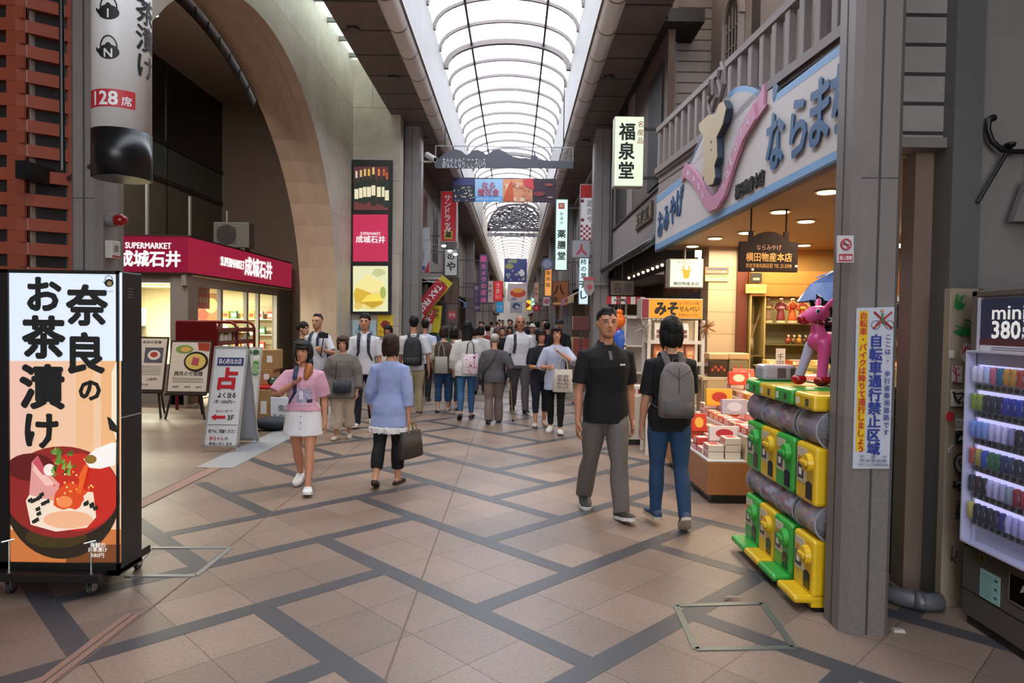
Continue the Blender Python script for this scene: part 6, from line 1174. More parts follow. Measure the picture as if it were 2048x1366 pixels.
f.blob(k1, 1916, 925, 15, 21); f.blob(M('8a8478', 0.5), 1916, 925, 11, 17); scrawl(k1, 1916, 925, 8, 12, 5); f.blob(k1, 1914, 968, 14, 11, rough=0.25); scrawl(w1, 1914, 968, 10, 8, 4); scrawl(M('3a3026', 0.5), 1911, 1020, 9, 24, 8); scrawl(M('3a3026', 0.5), 1902, 1105, 8, 20, 6)
f.build('stickers', t, 'patch of worn stickers')
t = thing('drain_pipe', 'short bent grey plastic pipe lying on the ground by drinks machine', 'pipe', (2.38, 3.9, 0)); mb = MB().mat(M('58585c', 0.4)); mb.sm = True; mb.tube([(-0.17, 0.12, 0.06), (-0.12, 0.04, 0.058), (-0.03, -0.03, 0.056), (0.08, -0.03, 0.056)], 0.05, 18); mb.build('pipe', t); mb = MB().mat(M('4c4c50', 0.4)); mb.sm = True; mb.tube([(-0.06, -0.005, 0.057), (-0.01, -0.03, 0.056)], 0.056, 18); mb.tube([(-0.18, 0.13, 0.06), (-0.15, 0.09, 0.06)], 0.056, 18); mb.build('pipe_socket', t)
YW = 4.0
t = thing('wall_bracket', 'black scrolled iron bracket on the concrete wall above drinks machine', 'bracket', (P(2015, 310, YW).x, 4.06, P(2015, 310, YW).z)); IR = M('151313', 0.4, 0.3)
g = lambda x, y, dy=-0.06: (lambda p: (p.x-t.location.x, dy, p.z-t.location.z))(P(x, y, YW))
mb = MB().mat(IR); mb.sm = True; mb.tube([g(1986, 236), g(1977, 240), g(1975, 258), g(1984, 283), g(2003, 299), g(2025, 303), g(2060, 303), g(2100, 303)], [0.022, 0.02, 0.017, 0.016, 0.015, 0.015, 0.015, 0.015], 10, rnd=True); mb.build('scroll', t); mb = MB().mat(IR); mb.tube([g(2012, 308), g(1955, 405)], 0.012, 8); mb.build('stay', t); mb = MB().mat(IR); mb.ell(g(2021, 290, -0.05), 0.025, 0.05, 0.02, 10, 6); mb.build('boss', t)
t = thing('hanging_plate', 'tilted grey sign plate hanging from the iron bracket', 'sign', (P(2040, 410, YW).x, 4.0, P(2040, 442, YW).z)); g = lambda x, y: (lambda p: (p.x-t.location.x, p.z-t.location.z))(P(x, y, YW))
mb = MB().mat(M('6a6664', 0.5)); mb.prism([g(2014, 445), g(2044, 362), (g(2100, 362)), g(2110, 445)], -0.05, 0.0); mb.build('plate', t); mb = MB().mat(M('b8b4b0', 0.5)); mb.prism([g(2041, 408), g(2052, 384), g(2060, 408)], -0.053, -0.05); mb.build('mark', t); mb = MB().mat(IR); mb.box(*[g(2060, 300)[0], g(2064, 300)[0], -0.03, -0.02, g(2060, 365)[1], g(2060, 305)[1]]); mb.build('hanger', t)
# ================================================================= floor hatches
def hatch(pts, label, c):
    q = [G(*p) for p in pts]; o = sum(q, Vector())/4; t = thing('floor_hatch', label, 'hatch', o); mb = MB().mat(M(c, 0.4, 0.5))
    for i in range(4):
        a, b = q[i]-o, q[(i+1) % 4]-o; d = (b-a).normalized(); n = Vector((-d.y, d.x, 0))*0.018; z0, z1 = Vector((0, 0, 0.0)), Vector((0, 0, 0.005)); mb.add([a-n+z0, b-n+z0, b+n+z0, a+n+z0, a-n+z1, b-n+z1, b+n+z1, a+n+z1], [(0, 3, 2, 1), (4, 5, 6, 7), (0, 1, 5, 4), (1, 2, 6, 5), (2, 3, 7, 6), (3, 0, 4, 7)])
    mb.build('frame', t)
hatch([(1352, 1212), (1524, 1207), (1588, 1296), (1392, 1299)], 'paved floor hatch with steel rim in front of capsule machines', '6f746e')
hatch([(300, 1096), (462, 1096), (392, 1152), (255, 1152)], 'paved floor hatch with steel rim right of the black light box', '8a8a8a')
mb = MB().mat(M('a8907c', 0.7)); mb.tube([(-0.05, 0, 0.012), (-0.01, 0.005, 0.014), (0.05, 0.0, 0.01)], [0.006, 0.008, 0.004], 6); q = G(1472, 1206); o = mb.build('litter_scrap'); o.location = (q.x, q.y+0.05, 0); tag(o, 'small pale scrap of litter beside the right floor hatch', 'litter')
mb = MB().mat(M('b0a8a0', 0.7)); mb.loft([[(-.03, -.02, 0), (.03, -.025, 0), (.035, .02, 0), (-.025, .025, 0)], [(-.025, -.015, .012), (.025, -.02, .014), (.03, .015, .01), (-.02, .02, .012)]]); q = G(1788, 1262); o = mb.build('litter_scrap'); o.location = (q.x+0.02, q.y, 0); tag(o, 'crumpled pale scrap at the foot of the near pillar', 'litter')
# ================================================================= things hung across the street
YG = 15.25
o_ = P(1007, 335, YG)
t = thing('skyline_banner', 'dark grey metal mountain and town silhouette hung across the arcade', 'sign', (o_.x, YG, o_.z))
cq = lambda a, b: (lambda p: (p.x-o_.x, p.z-o_.z))(P(860+a/3.595, 280+b/3.595, YG))
sil = [(40, 203), (40, 150), (85, 112), (130, 76), (180, 66), (225, 78), (255, 104), (268, 108), (300, 78), (340, 69), (380, 84), (400, 104), (412, 102), (450, 76), (500, 66), (540, 84), (575, 110), (600, 120), (650, 130), (690, 128), (730, 138), (735, 118), (745, 112), (748, 88), (752, 62), (756, 88), (760, 112), (770, 118), (775, 138), (830, 146), (840, 140), (850, 148), (940, 150), (1030, 155), (1030, 203)]
mb = MB().mat(M('4a4c54', 0.5, 0.2)); mb.prism([cq(*p) for p in sil], 0, 0.03); mb.build('silhouette', t)
mb = MB().mat(M('c8c8ca', 0.5)); a = cq(245, 168); mb.text('あなたとなら こころいろ', a[0], a[1], 0.27, -0.004, 0.006, cq(400, 0)[0]-cq(90, 0)[0]); mb.build('lettering', t)
mb = MB().mat(M('8a8a8e', 0.4, 0.4)); x0, zt_ = cq(40, 40); x1, _ = cq(1030, 40); mb.box(x0, x1, 0.01, 0.025, zt_-0.012, zt_+0.012); mb.box(x0-.01, x0+.01, 0.01, .025, 0, zt_); mb.box(x1-.01, x1+.01, .01, .025, 0, zt_); xm_ = cq(545, 0)[0]
for i in range(40): x = xm_+(x1-xm_)*i/40; mb.box(x, x+.005, .014, .02, cq(0, 150)[1], zt_)
for i in range(9): z = cq(0, 150)[1]+(zt_-cq(0, 150)[1])*i/9; mb.box(xm_, x1, .014, .02, z, z+.005)
mb.build('mesh_frame', t)
mb = MB().mat(M('2c2a2a', 0.4))
for px in (890, 1127): a = P(px, 292, YG)-o_; mb.cyl((a.x, 0.018, a.z), (a.x, 0.018, 7.0-o_.z), 0.012, n=6)
mb.build('hanging_rod', t)
YN = 20.0; o_ = P(1008, 404, YN); f = Face(o_, YN, 0.0)
t = thing('festival_banner', 'wide festival banner in four picture panels strung across the arcade', 'banner', o_)
mb = MB().mat(M('3c3a48', 0.6)); a, b = f.q(905, 404), f.q(1112, 358); mb.box(a[0], b[0], 0.001, 0.02, 0, b[1]); mb.build('cloth', t)
f.rect(M('22243c', .6), 905, 358, 950, 404); f.rect(M('8fb4d4', .6), 950, 358, 1005, 404); f.rect(M('5a9ad0', .6), 950, 392, 1005, 404); f.rect(M('c88a64', .6), 1005, 358, 1065, 404); f.rect(M('35222e', .6), 1065, 358, 1112, 404); f.rect(M('3a3c6a', .6), 905, 358, 950, 370)
random.seed(8)
for i in range(34): f.blob(M('d8d0a0', .6), random.uniform(908, 948), random.uniform(372, 402), 1.2, 1.2, 6)
for i in range(14): f.blob(M(random.choice(('d0a88c', 'b86a48', 'd8b8a0', 'c07858')), .6), random.uniform(1010, 1060), random.uniform(364, 400), random.uniform(3, 8), random.uniform(3, 6), 10, .3)
f.poly(M('b8502c', .6), [(1006, 400), (1016, 372), (1024, 360), (1028, 404)]); f.poly(M('c03a44', .6), [(1045, 360), (1066, 356), (1068, 380), (1050, 372)]); f.blob(M('7a2a30', .6), 1078, 388, 12, 5); f.blob(M('8a4a3a', .6), 1098, 370, 8, 3); f.blob(M('9a8a80', .6), 1100, 395, 6, 2)
f.text(M('a83a4a', .6), 'なら', 977, 371, 14, 26, bold=.02).text(M('a83a4a', .6), '燈花会', 977, 385, 15, 42, bold=.02).text(M('d8e4f0', .6), '8月5日〜14日', 977, 398, 7, 46)
f.build('picture', t); mb = MB().mat(BLK); z = P(1008, 358, YN).z-o_.z
mb.cyl((XL-o_.x, .01, z+.02), (XR-o_.x, .01, z+.02), .012, n=6); mb.build('wire', t)
# lunette screen closing the first roof section
YU = 33.45; o_ = P(1030, 465, YU)
t = thing('lunette_screen', 'arched openwork metal screen with a boat relief under the roof vault', 'screen', o_); uq = lambda a, b: (lambda p: (p.x-o_.x, p.z-o_.z))(P(860+a/3.595, 280+b/3.595, YU))
rim = [(412, 655), (415, 600), (440, 540), (490, 480), (560, 460), (620, 455), (690, 460), (750, 485), (790, 545), (805, 600), (806, 658)]; rq = [uq(*p) for p in rim]; cz_ = (uq(610, 600))
inn = [(cz_[0]+(p[0]-cz_[0])*.93, cz_[1]+(p[1]-cz_[1])*.9) for p in rq]
mb = MB().mat(M('3c3638', 0.5, 0.3))
for i in range(len(rq)-1): mb.prism([rq[i], rq[i+1], inn[i+1], inn[i]], 0, .12)
mb.prism([rq[0], rq[-1], uq(806, 632), uq(412, 632)], 0, .12); mb.build('frame', t)
mb = MB().mat(M('4a4648', 0.5, 0.3)); random.seed(12); W0, W1 = uq(440, 0)[0], uq(780, 0)[0]
for i in range(22):
    for j in range(13):
        x, z = W0+(W1-W0)*(i+random.random())/22, uq(0, 625)[1]+(uq(0, 470)[1]-uq(0, 625)[1])*(j+random.random())/13
        r2 = ((x-cz_[0])/(rq[-1][0]-cz_[0]))**2+((z-rq[0][1])/(rq[5][1]-rq[0][1]))**2
        if r2 < .9: a_ = random.uniform(-.9, .9); mb.tube([(x-.15*math.cos(a_), .05, z-.15*math.sin(a_)), (x, .05, z+.03), (x+.15*math.cos(a_), .05, z+.1*math.sin(a_))], .03, 5)
mb.build('scrollwork', t); mb = MB().mat(M('2a2628', 0.5)); mb.prism([uq(575, 560), uq(660, 560), uq(650, 590), uq(590, 590)], .03, .09)
for x_, h_ in ((598, 505), (615, 480), (632, 505), (648, 530)): mb.box(uq(x_, 0)[0]-.03, uq(x_, 0)[0]+.03, .04, .08, uq(0, 562)[1], uq(0, h_)[1])
mb.build('boat_relief', t); mb = MB().mat(M('7a7674', .5)); mb.box(rq[0][0], rq[-1][0], .02, .1, uq(0, 685)[1], uq(0, 660)[1]); mb.mat(INK); mb.text('ひがしむき商店街', cz_[0], uq(0, 672)[1], .25, .02, .01, 2.0); mb.build('name_bar', t)
# ================================================================= projecting shop signs
def psign(name, label, px, Y, bg, paint, emit=.0, frame='8a8684', depth=.14, arm=None, band=None):
    """a sign box facing the entrance; arm = x of the wall that carries it"""
    x0, y0, x1, y1 = px; a, b = P(x0, y1, Y), P(x1, y0, Y); o_ = V3((a.x+b.x)/2, Y, a.z); t = thing(name, label, 'sign', o_); w, h = b.x-a.x, b.z-a.z
    mb = MB().mat(M(frame, .5)); mb.bbox(-w/2, w/2, 0, depth, 0, h, .012); mb.build('case', t); f = Face(o_, Y, -.001); m_ = .06*w
    f.mb.mat(E(bg, emit) if emit else M(bg, .5)); f.mb.box(-w/2+m_, w/2-m_, -.004, 0, m_, h-m_); f.y = -.005; f.build('panel', t)
    f = Face(o_, Y, -.006); paint(f); f.build('lettering', t)
    if arm is not None:
        mb = MB().mat(M('4a4644', .5)); e = arm-o_.x; s_ = -w/2 if e < 0 else w/2
        for zz in (h*.12, h*.88): mb.box(s_, e, depth*.4, depth*.6, zz-.02, zz+.02)
        mb.build('bracket', t)
    return t
V3 = lambda *a: Vector(a)
def vt(f, m, body, x, y0, h, pitch, bold=.02):
    for i, ch in enumerate(body): f.text(m, {'ー': '｜'}.get(ch, ch), x, y0+i*pitch, h, bold=bold)
def p_(f): vt(f, M('ece8e4', .5), 'サンドラッグ', 895, 396, 14.5, 13.2, .04); f.rect(M('d8c030', .5), 889, 462, 905, 478); f.text(INK, '薬', 897, 470, 14, bold=.03)
psign('drugstore_sign', 'tall red and white vertical shop sign with yellow box at its foot', (880, 382, 915, 484), 21.0, 'a81c26', p_, .5, 'b8b4b2', arm=-2.6)
def p_(f): f.text(INK, 'の', 902, 513, 16, bold=.03); f.text(INK, 'や', 902, 533, 20, bold=.03)
psign('noya_sign', 'white two-character sign in black frame below the tall red sign', (888, 498, 916, 552), 20.4, 'b8b8b4', p_, .4, '2a2c2c', arm=-2.6)
def p_(f): vt(f, M('2a1a12', .6), '奈良うどん', 902, 562, 10, 9)
psign('wooden_sign', 'tall brown wooden signboard below the white two-character sign', (887, 555, 918, 608), 20.5, '5a4030', p_, 0, '3c2a20', arm=-2.6)
def p_(f): f.rect(M('c04a7c', .5), 961, 512, 973, 524); vt(f, M('d8708c', .5), 'カメラの店', 967, 533, 11, 13, .03); f.rect(M('c85a80', .5), 962, 596, 972, 604)
psign('purple_sign', 'tall purple vertical sign with pink characters on left side', (957, 509, 977, 608), 31.0, '4a3a5c', p_, .5, '2a2230', arm=-2.6)
def p_(f): f.rect(M('b8a0b8', .5), 950, 572, 959, 580); vt(f, M('8a7aa0', .5), '写真', 954, 590, 8, 10); f.rect(M('a898b8', .5), 949, 612, 960, 618)
psign('violet_sign', 'shorter violet sign behind the tall purple sign', (947, 568, 961, 622), 31.6, '5a4468', p_, .3, '3a2c40', arm=-2.6)
def p_(f): vt(f, M('5a3a3a', .5), '和菓子', 980, 572, 7, 10)
psign('pale_pink_sign', 'pale pink narrow sign between the purple and red signs', (974, 562, 987, 605), 34.0, 'c8a8a4', p_, .4, '8a7a78', arm=-2.6)
def p_(f): vt(f, M('e8d8d4', .5), 'うまい', 996, 571, 10, 11, .04)
psign('red_sign', 'bright red small sign with white characters on left side', (987, 562, 1006, 602), 37.0, 'c8242c', p_, .8, 'a81c24', arm=-2.6)
psign('blue_sign', 'light blue square sign below the bright red sign', (992, 604, 1007, 625), 40.0, '2c86c0', lambda f: f.text(M('d8e4ec', .5), '眼鏡', 999, 614, 7, 12), .7, '20608c', arm=-2.6)
def p_(f): f.blob(M('a83038', .5), 904, 630, 9, 9); f.text(M('d8c8c4', .5), '甘味', 904, 630, 8, 13)
psign('sweets_board', 'low dark sign with red disc on the left side', (893, 610, 917, 648), 18.6, '5a4440', p_, 0, '3c2c28'); sb_ = bpy.data.objects['sweets_board']; mb = MB().mat(M('3c2c28', .6)); mb.box(-.02, .02, .03, .07, -sb_.location.z, .02); mb.box(-.16, .16, -.08, .2, -sb_.location.z, -sb_.location.z+.03); mb.build('stand', sb_)
# right side
def p_(f):
    f.rect(M('c04030', .5), 1117, 406, 1129, 418); f.text(M('e8dcd0', .5), '寿', 1123, 412, 9); vt(f, M('7a8a88', .5), '和漢の', 1123, 428, 7, 9); vt(f, M('17221f', .5), '薬膳堂', 1123, 468, 17, 22, .03)
psign('pharmacy_sign', 'glowing pale vertical sign in teal frame hung on the right', (1109, 398, 1137, 541), 19.0, 'd4ece4', p_, 1.0, '1c4a46', arm=2.14)
def p_(f):
    f.rect(M('b81c20', .5), 1161, 370, 1192, 396); f.blob(M('7a2028', .5), 1165, 402, 3.5, 3.5); f.blob(M('7a2028', .5), 1165, 440, 3.5, 3.5); vt(f, M('7f8a90', .5), '遊吉や', 1180, 407, 14, 16)
    for i in range(6):
        for j in range(6):
            if (i+j) % 2 == 0: f.rect(M('a83440', .5), 1161+i*5.2, 450+j*5, 1166+i*5.2, 455+j*5)
psign('checked_sign', 'white sign with red top and red check pattern at its foot', (1159, 368, 1194, 481), 16.6, 'c8c4cc', p_, .6, '8a8684', arm=2.14)
psign('emblem_sign', 'square pale grey sign with a red letter mark on pillar', (1144, 481, 1181, 516), 15.12, '9a969c', lambda f: f.text(M('a83444', .5), '人', 1163, 500, 22, bold=.05), 0, '8a868c', .08, arm=1.70)
def p_(f): vt(f, M('11181a', .5), '柿の葉', 1167, 524, 12, 14, .02); vt(f, M('11181a', .5), 'すし', 1167, 568, 18, 22, .03)
psign('sushi_sign', 'glowing white narrow vertical sign with black brush characters', (1157, 512, 1178, 609), 16.9, 'd0e8ec', p_, 1.0, '9aa8aa', arm=2.14)
t = thing('shield_sign', 'white shield-shaped sign with a pink mark on the right pillar', 'sign', P(1179, 592, 14.9)); sq = lambda x, y: (lambda p: (p.x-t.location.x, p.z-t.location.z))(P(x, y, 14.9))
mb = MB().mat(M('a89a94', .5)); mb.prism([sq(1168, 556), sq(1188, 556), sq(1189, 580), sq(1182, 591), sq(1174, 590), sq(1168, 578)], 0, .05); mb.mat(M('c0545c', .5)); mb.prism([sq(1167, 554), sq(1189, 554), sq(1189, 560), sq(1167, 560)], -.01, .06); mb.disc(*sq(1179, 574), .06, .06, -.006, 0, 14); mb.build('plate', t); mb = MB().mat(M('8a8684', .4)); mb.box(sq(1168, 0)[0], 2.0-t.location.x, .02, .12, sq(0, 551)[1]-.015, sq(0, 551)[1]+.015); mb.build('bracket', t)
t = thing('round_sign', 'round blue-grey sign on a post far along right side', 'sign', P(1095, 528, 27.0)); mb = MB().mat(M('5a6480', .5)); mb.disc(0, 0, .24, .24, 0, .08, 24); mb.mat(M('8a90a8', .5)); mb.disc(0, 0, .17, .17, -.01, .01, 24); mb.build('disc', t); mb = MB().mat(M('6a6664', .5)); mb.box(0, 2.14-t.location.x, .02, .06, -.02, .02); mb.build('bracket', t)
psign('orange_sign', 'glowing orange vertical sign below the round blue-grey sign', (1089, 533, 1104, 592), 27.5, 'e0964c', lambda f: vt(f, M('5a2a10', .5), '珈琲館', 1096, 546, 9, 12), 1.0, '8a5a30', arm=2.14)
def p_(f): f.text(M('2a140a', .6), '八', 1118, 580, 22, bold=.04); f.blob(M('5a3010', .6), 1110, 600, 6, 6); f.rect(M('d8a060', .5), 1106, 605, 1134, 609)
psign('brown_shop_board', 'broad orange-brown shop board with one dark character', (1104, 562, 1138, 612), 23.9, '8a4a20', p_, .45, '5a3018', arm=2.14)
psign('small_pink_sign', 'narrow pink sign left of the orange vertical sign', (1068, 565, 1078, 605), 36.0, 'b8907c', lambda f: vt(f, M('7a2a2a', .5), 'お茶', 1073, 578, 7, 10), .4, '8a6a5c', arm=2.14)
psign('round_white_sign', 'small white and red square sign far along right side', (1086, 594, 1100, 612), 30.5, 'c0b0b4', lambda f: f.blob(M('a85a6a', .5), 1093, 603, 5, 6), .4, '8a8084', arm=2.14)
psign('red_plate', 'small dark red plate sign below the narrow pink sign', (1066, 610, 1080, 622), 38.0, 'a01c28', lambda f: f.text(M('d8c0c0', .5), '茶', 1073, 616, 7), .5, '701018', arm=2.14)
psign('yellow_sign', 'small glowing yellow sign near the end of the arcade on the right', (1052, 600, 1063, 620), 46.0, 'e8d040', lambda f: f.poly(M('b8401c', .5), [(1052, 604), (1062, 610), (1052, 618)]), 1.0, '8a7a30', arm=2.14)
psign('mint_sign', 'small glowing mint sign beside the small yellow sign', (1062, 596, 1070, 612), 42.0, 'b8f0d8', lambda f: f.text(M('2a6a5a', .5), '薬', 1066, 604, 6), 1.0, '5a8a7a', arm=2.14)
t = psign('leaning_board', 'dark red board on a stand behind the man in black polo', (1143, 633, 1181, 662), 13.6, '5a1a18', lambda f: f.rect(M('8a7a60', .5), 1144, 632, 1146, 660), 0, '3c1412', .05); mb = MB().mat(BLK); mb.box(-.015, .015, .01, .04, -t.location.z, 0.01); mb.box(-.15, .15, -.1, .15, -t.location.z, -t.location.z+.02); mb.build('stand', t)
# hanging banners over the far street
def hang(name, label, px, Y, bg, paint, emit=0):
    x0, y0, x1, y1 = px; a, b = P(x0, y1, Y), P(x1, y0, Y); o_ = V3((a.x+b.x)/2, Y, a.z); t = thing(name, label, 'banner', o_); w, h = b.x-a.x, b.z-a.z; mb = MB().mat(M(bg, .6)); mb.box(-w/2, w/2, 0, .015, 0, h); mb.mat(M('8a8684', .4)); mb.cyl((-w/2-.05, .008, h), (w/2+.05, .008, h), .02, n=6); mb.build('cloth', t); f = Face(o_, Y, -.003); paint(f); f.build('picture', t)
    mb = MB().mat(M('4a4644', .5)); mb.cyl((-w*.35, .008, h), (-w*.35, .008, 7.5-a.z), .012, n=4); mb.cyl((w*.35, .008, h), (w*.35, .008, 7.5-a.z), .012, n=4); mb.build('hanging_wire', t); return t
def p_(f):
    random.seed(6)
    f.rect(M('7a8a6a', .6), 1016, 520, 1034, 526); f.blob(M('8a8a5c', .6), 1018, 533, 8, 6, 12, .2)
    for i in range(16): f.blob(M(random.choice(('b8bcd8', '8a90c0', 'a8a880')), .6), random.uniform(1012, 1052), random.uniform(540, 560), 2, 2.4, 8)
    f.blob(M('c8c8d8', .6), 1044, 546, 6, 7, 12, .2)
hang('blue_banner', 'square deep blue banner hanging in the far vault', (1008, 518, 1054, 564), 46.0, '34407c', p_)
def p_(f): f.blob(M('c8bcc4', .6), 1035, 590, 19, 14, 20); f.blob(M('c04a34', .6), 1036, 586, 16, 9, 18); f.blob(M('d89a4c', .6), 1036, 581, 11, 5, 14); f.blob(M('8a7aa0', .6), 1028, 598, 6, 3)
hang('painted_banner', 'pale banner with a red and yellow painted dome below the blue banner', (1015, 568, 1055, 604), 52.0, 'b8b0bc', p_)
def p_(f): f.blob(M('3c4a7c', .6), 1032, 612, 8, 6, 12, .2); f.blob(M('c8c0c8', .6), 1034, 614, 3, 3)
hang('small_poster_banner', 'small blue and white banner lowest in the row down the arcade', (1020, 602, 1045, 626), 60.0, '9aa0b4', p_)
# slanting sale flags on the left
for i, (px, py, w, h, ang, c1, c2, tx, ty, lb) in enumerate(((848, 612, .34, 1.5, -38, 'b01c2c', 'c8a8a8', 'TAX FREE', '免税', 'red and white slanting sale flag by the left pillar'), (868, 592, .34, 1.1, -38, 'c8b820', 'c8b820', '', '激安特価', 'yellow slanting sale flag right of the red flag'), (855, 640, .3, .62, -12, 'b8202c', 'c8c0bc', '日本', '', 'small red and white flag below the large slanting flags'), (872, 638, .26, .7, -4, 'c8b820', 'c8b820', '', '特売', 'small yellow flag hanging low beside the small red flag'))):
    o_ = P(px, py, 17.2+.15*i); t = thing('sale_flag', lb, 'flag', o_, 0, 'sale flags by the left pillar'); mb = MB().at((0, 0, 0), 0, 0, -D(ang)); mb.mat(M(c1, .6)); mb.box(-w/2, w*.5, 0, .008, -h/2, h/2)
    if c2 != c1: mb.mat(M(c2, .6)); mb.box(-w/2, w*.5, -.002, .0, -h/2, -h*.12)
    mb.build('cloth', t); mb = MB().at((0, 0, 0), 0, 0, -D(ang)); mb.mat(M('e8e0dc', .6) if tx else INK)
    if tx: mb.T = mb.T @ Matrix.Rotation(D(90), 4, 'Y'); mb.text(tx, -h*.16, 0, w*.62, -.003, .002, h*.55, bold=.03); mb.at((0, 0, 0), 0, 0, -D(ang)); mb.mat(M('a82030', .6)); mb.text(ty or '円', 0, -h*.3, w*.6, -.004, .002, bold=.03)
    else: mb.text(ty, 0, h*.3, h*.19, -.003, .002, vertical=True, bold=.02)
    mb.build('lettering', t); mb = MB().mat(M('c8c8c8', .4)); top_ = Vector((h/2*math.sin(-D(ang)), .01, h/2*math.cos(D(ang)))); mb.cyl(top_+Vector((-.05, 0, .02)), (-2.62-o_.x, .01, top_.z+.02), .012, n=6); mb.build('pole', t)
psign('round_mark_board', 'white board with a grey round mark and red corner above the flags', (831, 482, 860, 545), 17.1, 'b4b4b8', lambda f: (f.blob(M('8f9296', .5), 835, 512, 14, 22, 20), f.poly(M('b02c38', .5), [(848, 545), (859, 520), (859, 545)]), vt(f, M('4a5a54', .5), '珈琲', 834, 504, 9, 12), f.rect(M('3a4a8a', .5), 832, 532, 850, 540)), 0, 'a8a8aa', arm=-2.62)
psign('slanted_sign', 'plain white slanted panel sign high beside the left pillar', (828, 455, 858, 482), 18.4, 'b8b8bc', lambda f: f.rect(M('a8a8ac', .5), 828, 478, 858, 480), 0, 'a8a8aa', arm=-2.62)
for i, (px, py) in enumerate(((888, 492), (900, 502), (911, 509))):
    o_ = P(px, py, 19.4); t = thing('sign_spotlight', 'small bright spotlight %s the white two-character sign' % ('high left of', 'just above', 'right above')[i], 'light', o_, 0, 'spotlights over the two-character sign'); mb = MB().mat(E('f4f4ff', 5)); mb.ell((0, -.03, 0), .07, .04, .035, 12, 6); mb.build('lamp_head', t); mb = MB().mat(M('8a8a8a', .4)); mb.cyl((0, 0, 0), (-2.62-o_.x, .1, .08), .012, n=6); mb.build('arm', t)
# ================================================================= lit shop windows and stock along both sides
random.seed(14)
for i in range(13):
    for sd in (-1, 1):
        Y = (16.2 if sd < 0 else 17.0)+i*4.6+random.uniform(-.5, .5); L = random.uniform(2.0, 3.2); X = -4.18 if sd < 0 else 3.88; c = random.choice(('e0c898', 'd8b070', 'e8e0d0', 'c8d4d8', 'e0b080')); mb = MB().mat(E(c, .8)); mb.box(X, X+.03*sd*-1, Y, Y+L, .7, 2.2); mb.mat(M('3a302a', .6))
        for k in range(5): mb.box(X-.05*sd, X-.01*sd, Y+L*k/4-.03, Y+L*k/4+.03, .6, 2.3)
        struct(mb.build('window_%d' % (7+2*i+(sd > 0))))
stall_c = [('8a3a2c', 'brick red'), ('3a5a7c', 'slate blue'), ('b8a070', 'straw'), ('5a7a4c', 'leaf green'), ('a86a7c', 'dusty pink'), ('6a5a4c', 'brown')]
for i in range(14):
    sd = -1 if i % 2 else 1; Y = 16.9+i*1.75; X = (-2.25 if sd < 0 else 1.78); Y += 1.3 if i == 4 else .9 if any(abs(Y-c_) < .85 for c_ in (24.6, 34.4)) else 0; c, nm = stall_c[i % 6]
    t = thing('goods_stand', '%s goods stand %s along the %s shop fronts' % (nm, ('first', 'second', 'third', 'fourth', 'fifth', 'sixth', 'seventh')[i//2], 'left' if sd < 0 else 'right'), 'stand', (X, Y, 0)); mb = MB().mat(M('6a6058', .6)); mb.box(-.3, .3, -.35, .35, 0, .75); mb.build('base', t); mb = MB().mat(M(c, .6))
    for k in range(3): mb.box(-.3, .3, -.33+.22*k, -.14+.22*k, .75, .85+.16*k+random.uniform(0, .1))
    mb.build('stock', t)
for i in (0, 2, 4, 5, 9):
    sd = -1 if i % 2 else 1; Y = (17.6, 16.1, 20.6, 20.2, 26.2, 26.4, 29.6, 29.8, 36.3, 36.6)[i]; c, nm = stall_c[(i+2) % 6]; t = thing('shop_awning', '%s cloth awning %s along the %s shop fronts' % (nm, ('first', 'second', 'third', 'fourth', 'fifth')[i//2], 'left' if sd < 0 else 'right'), 'awning', ((-2.585 if sd < 0 else 2.105), Y, 2.66)); mb = MB().mat(M(c, .7)); e = -sd*.6; mb.add([(0, 0, .03), (0, 2, .03), (e, 2, -.3), (e, 0, -.3), (0, 0, .0), (0, 2, .0), (e, 2, -.33), (e, 0, -.33), (e, 0, -.5), (e, 2, -.5)], [(0, 1, 2, 3), (7, 6, 5, 4), (3, 2, 9, 8), (0, 3, 7, 4), (1, 5, 6, 2)]); mb.build('cloth', t)
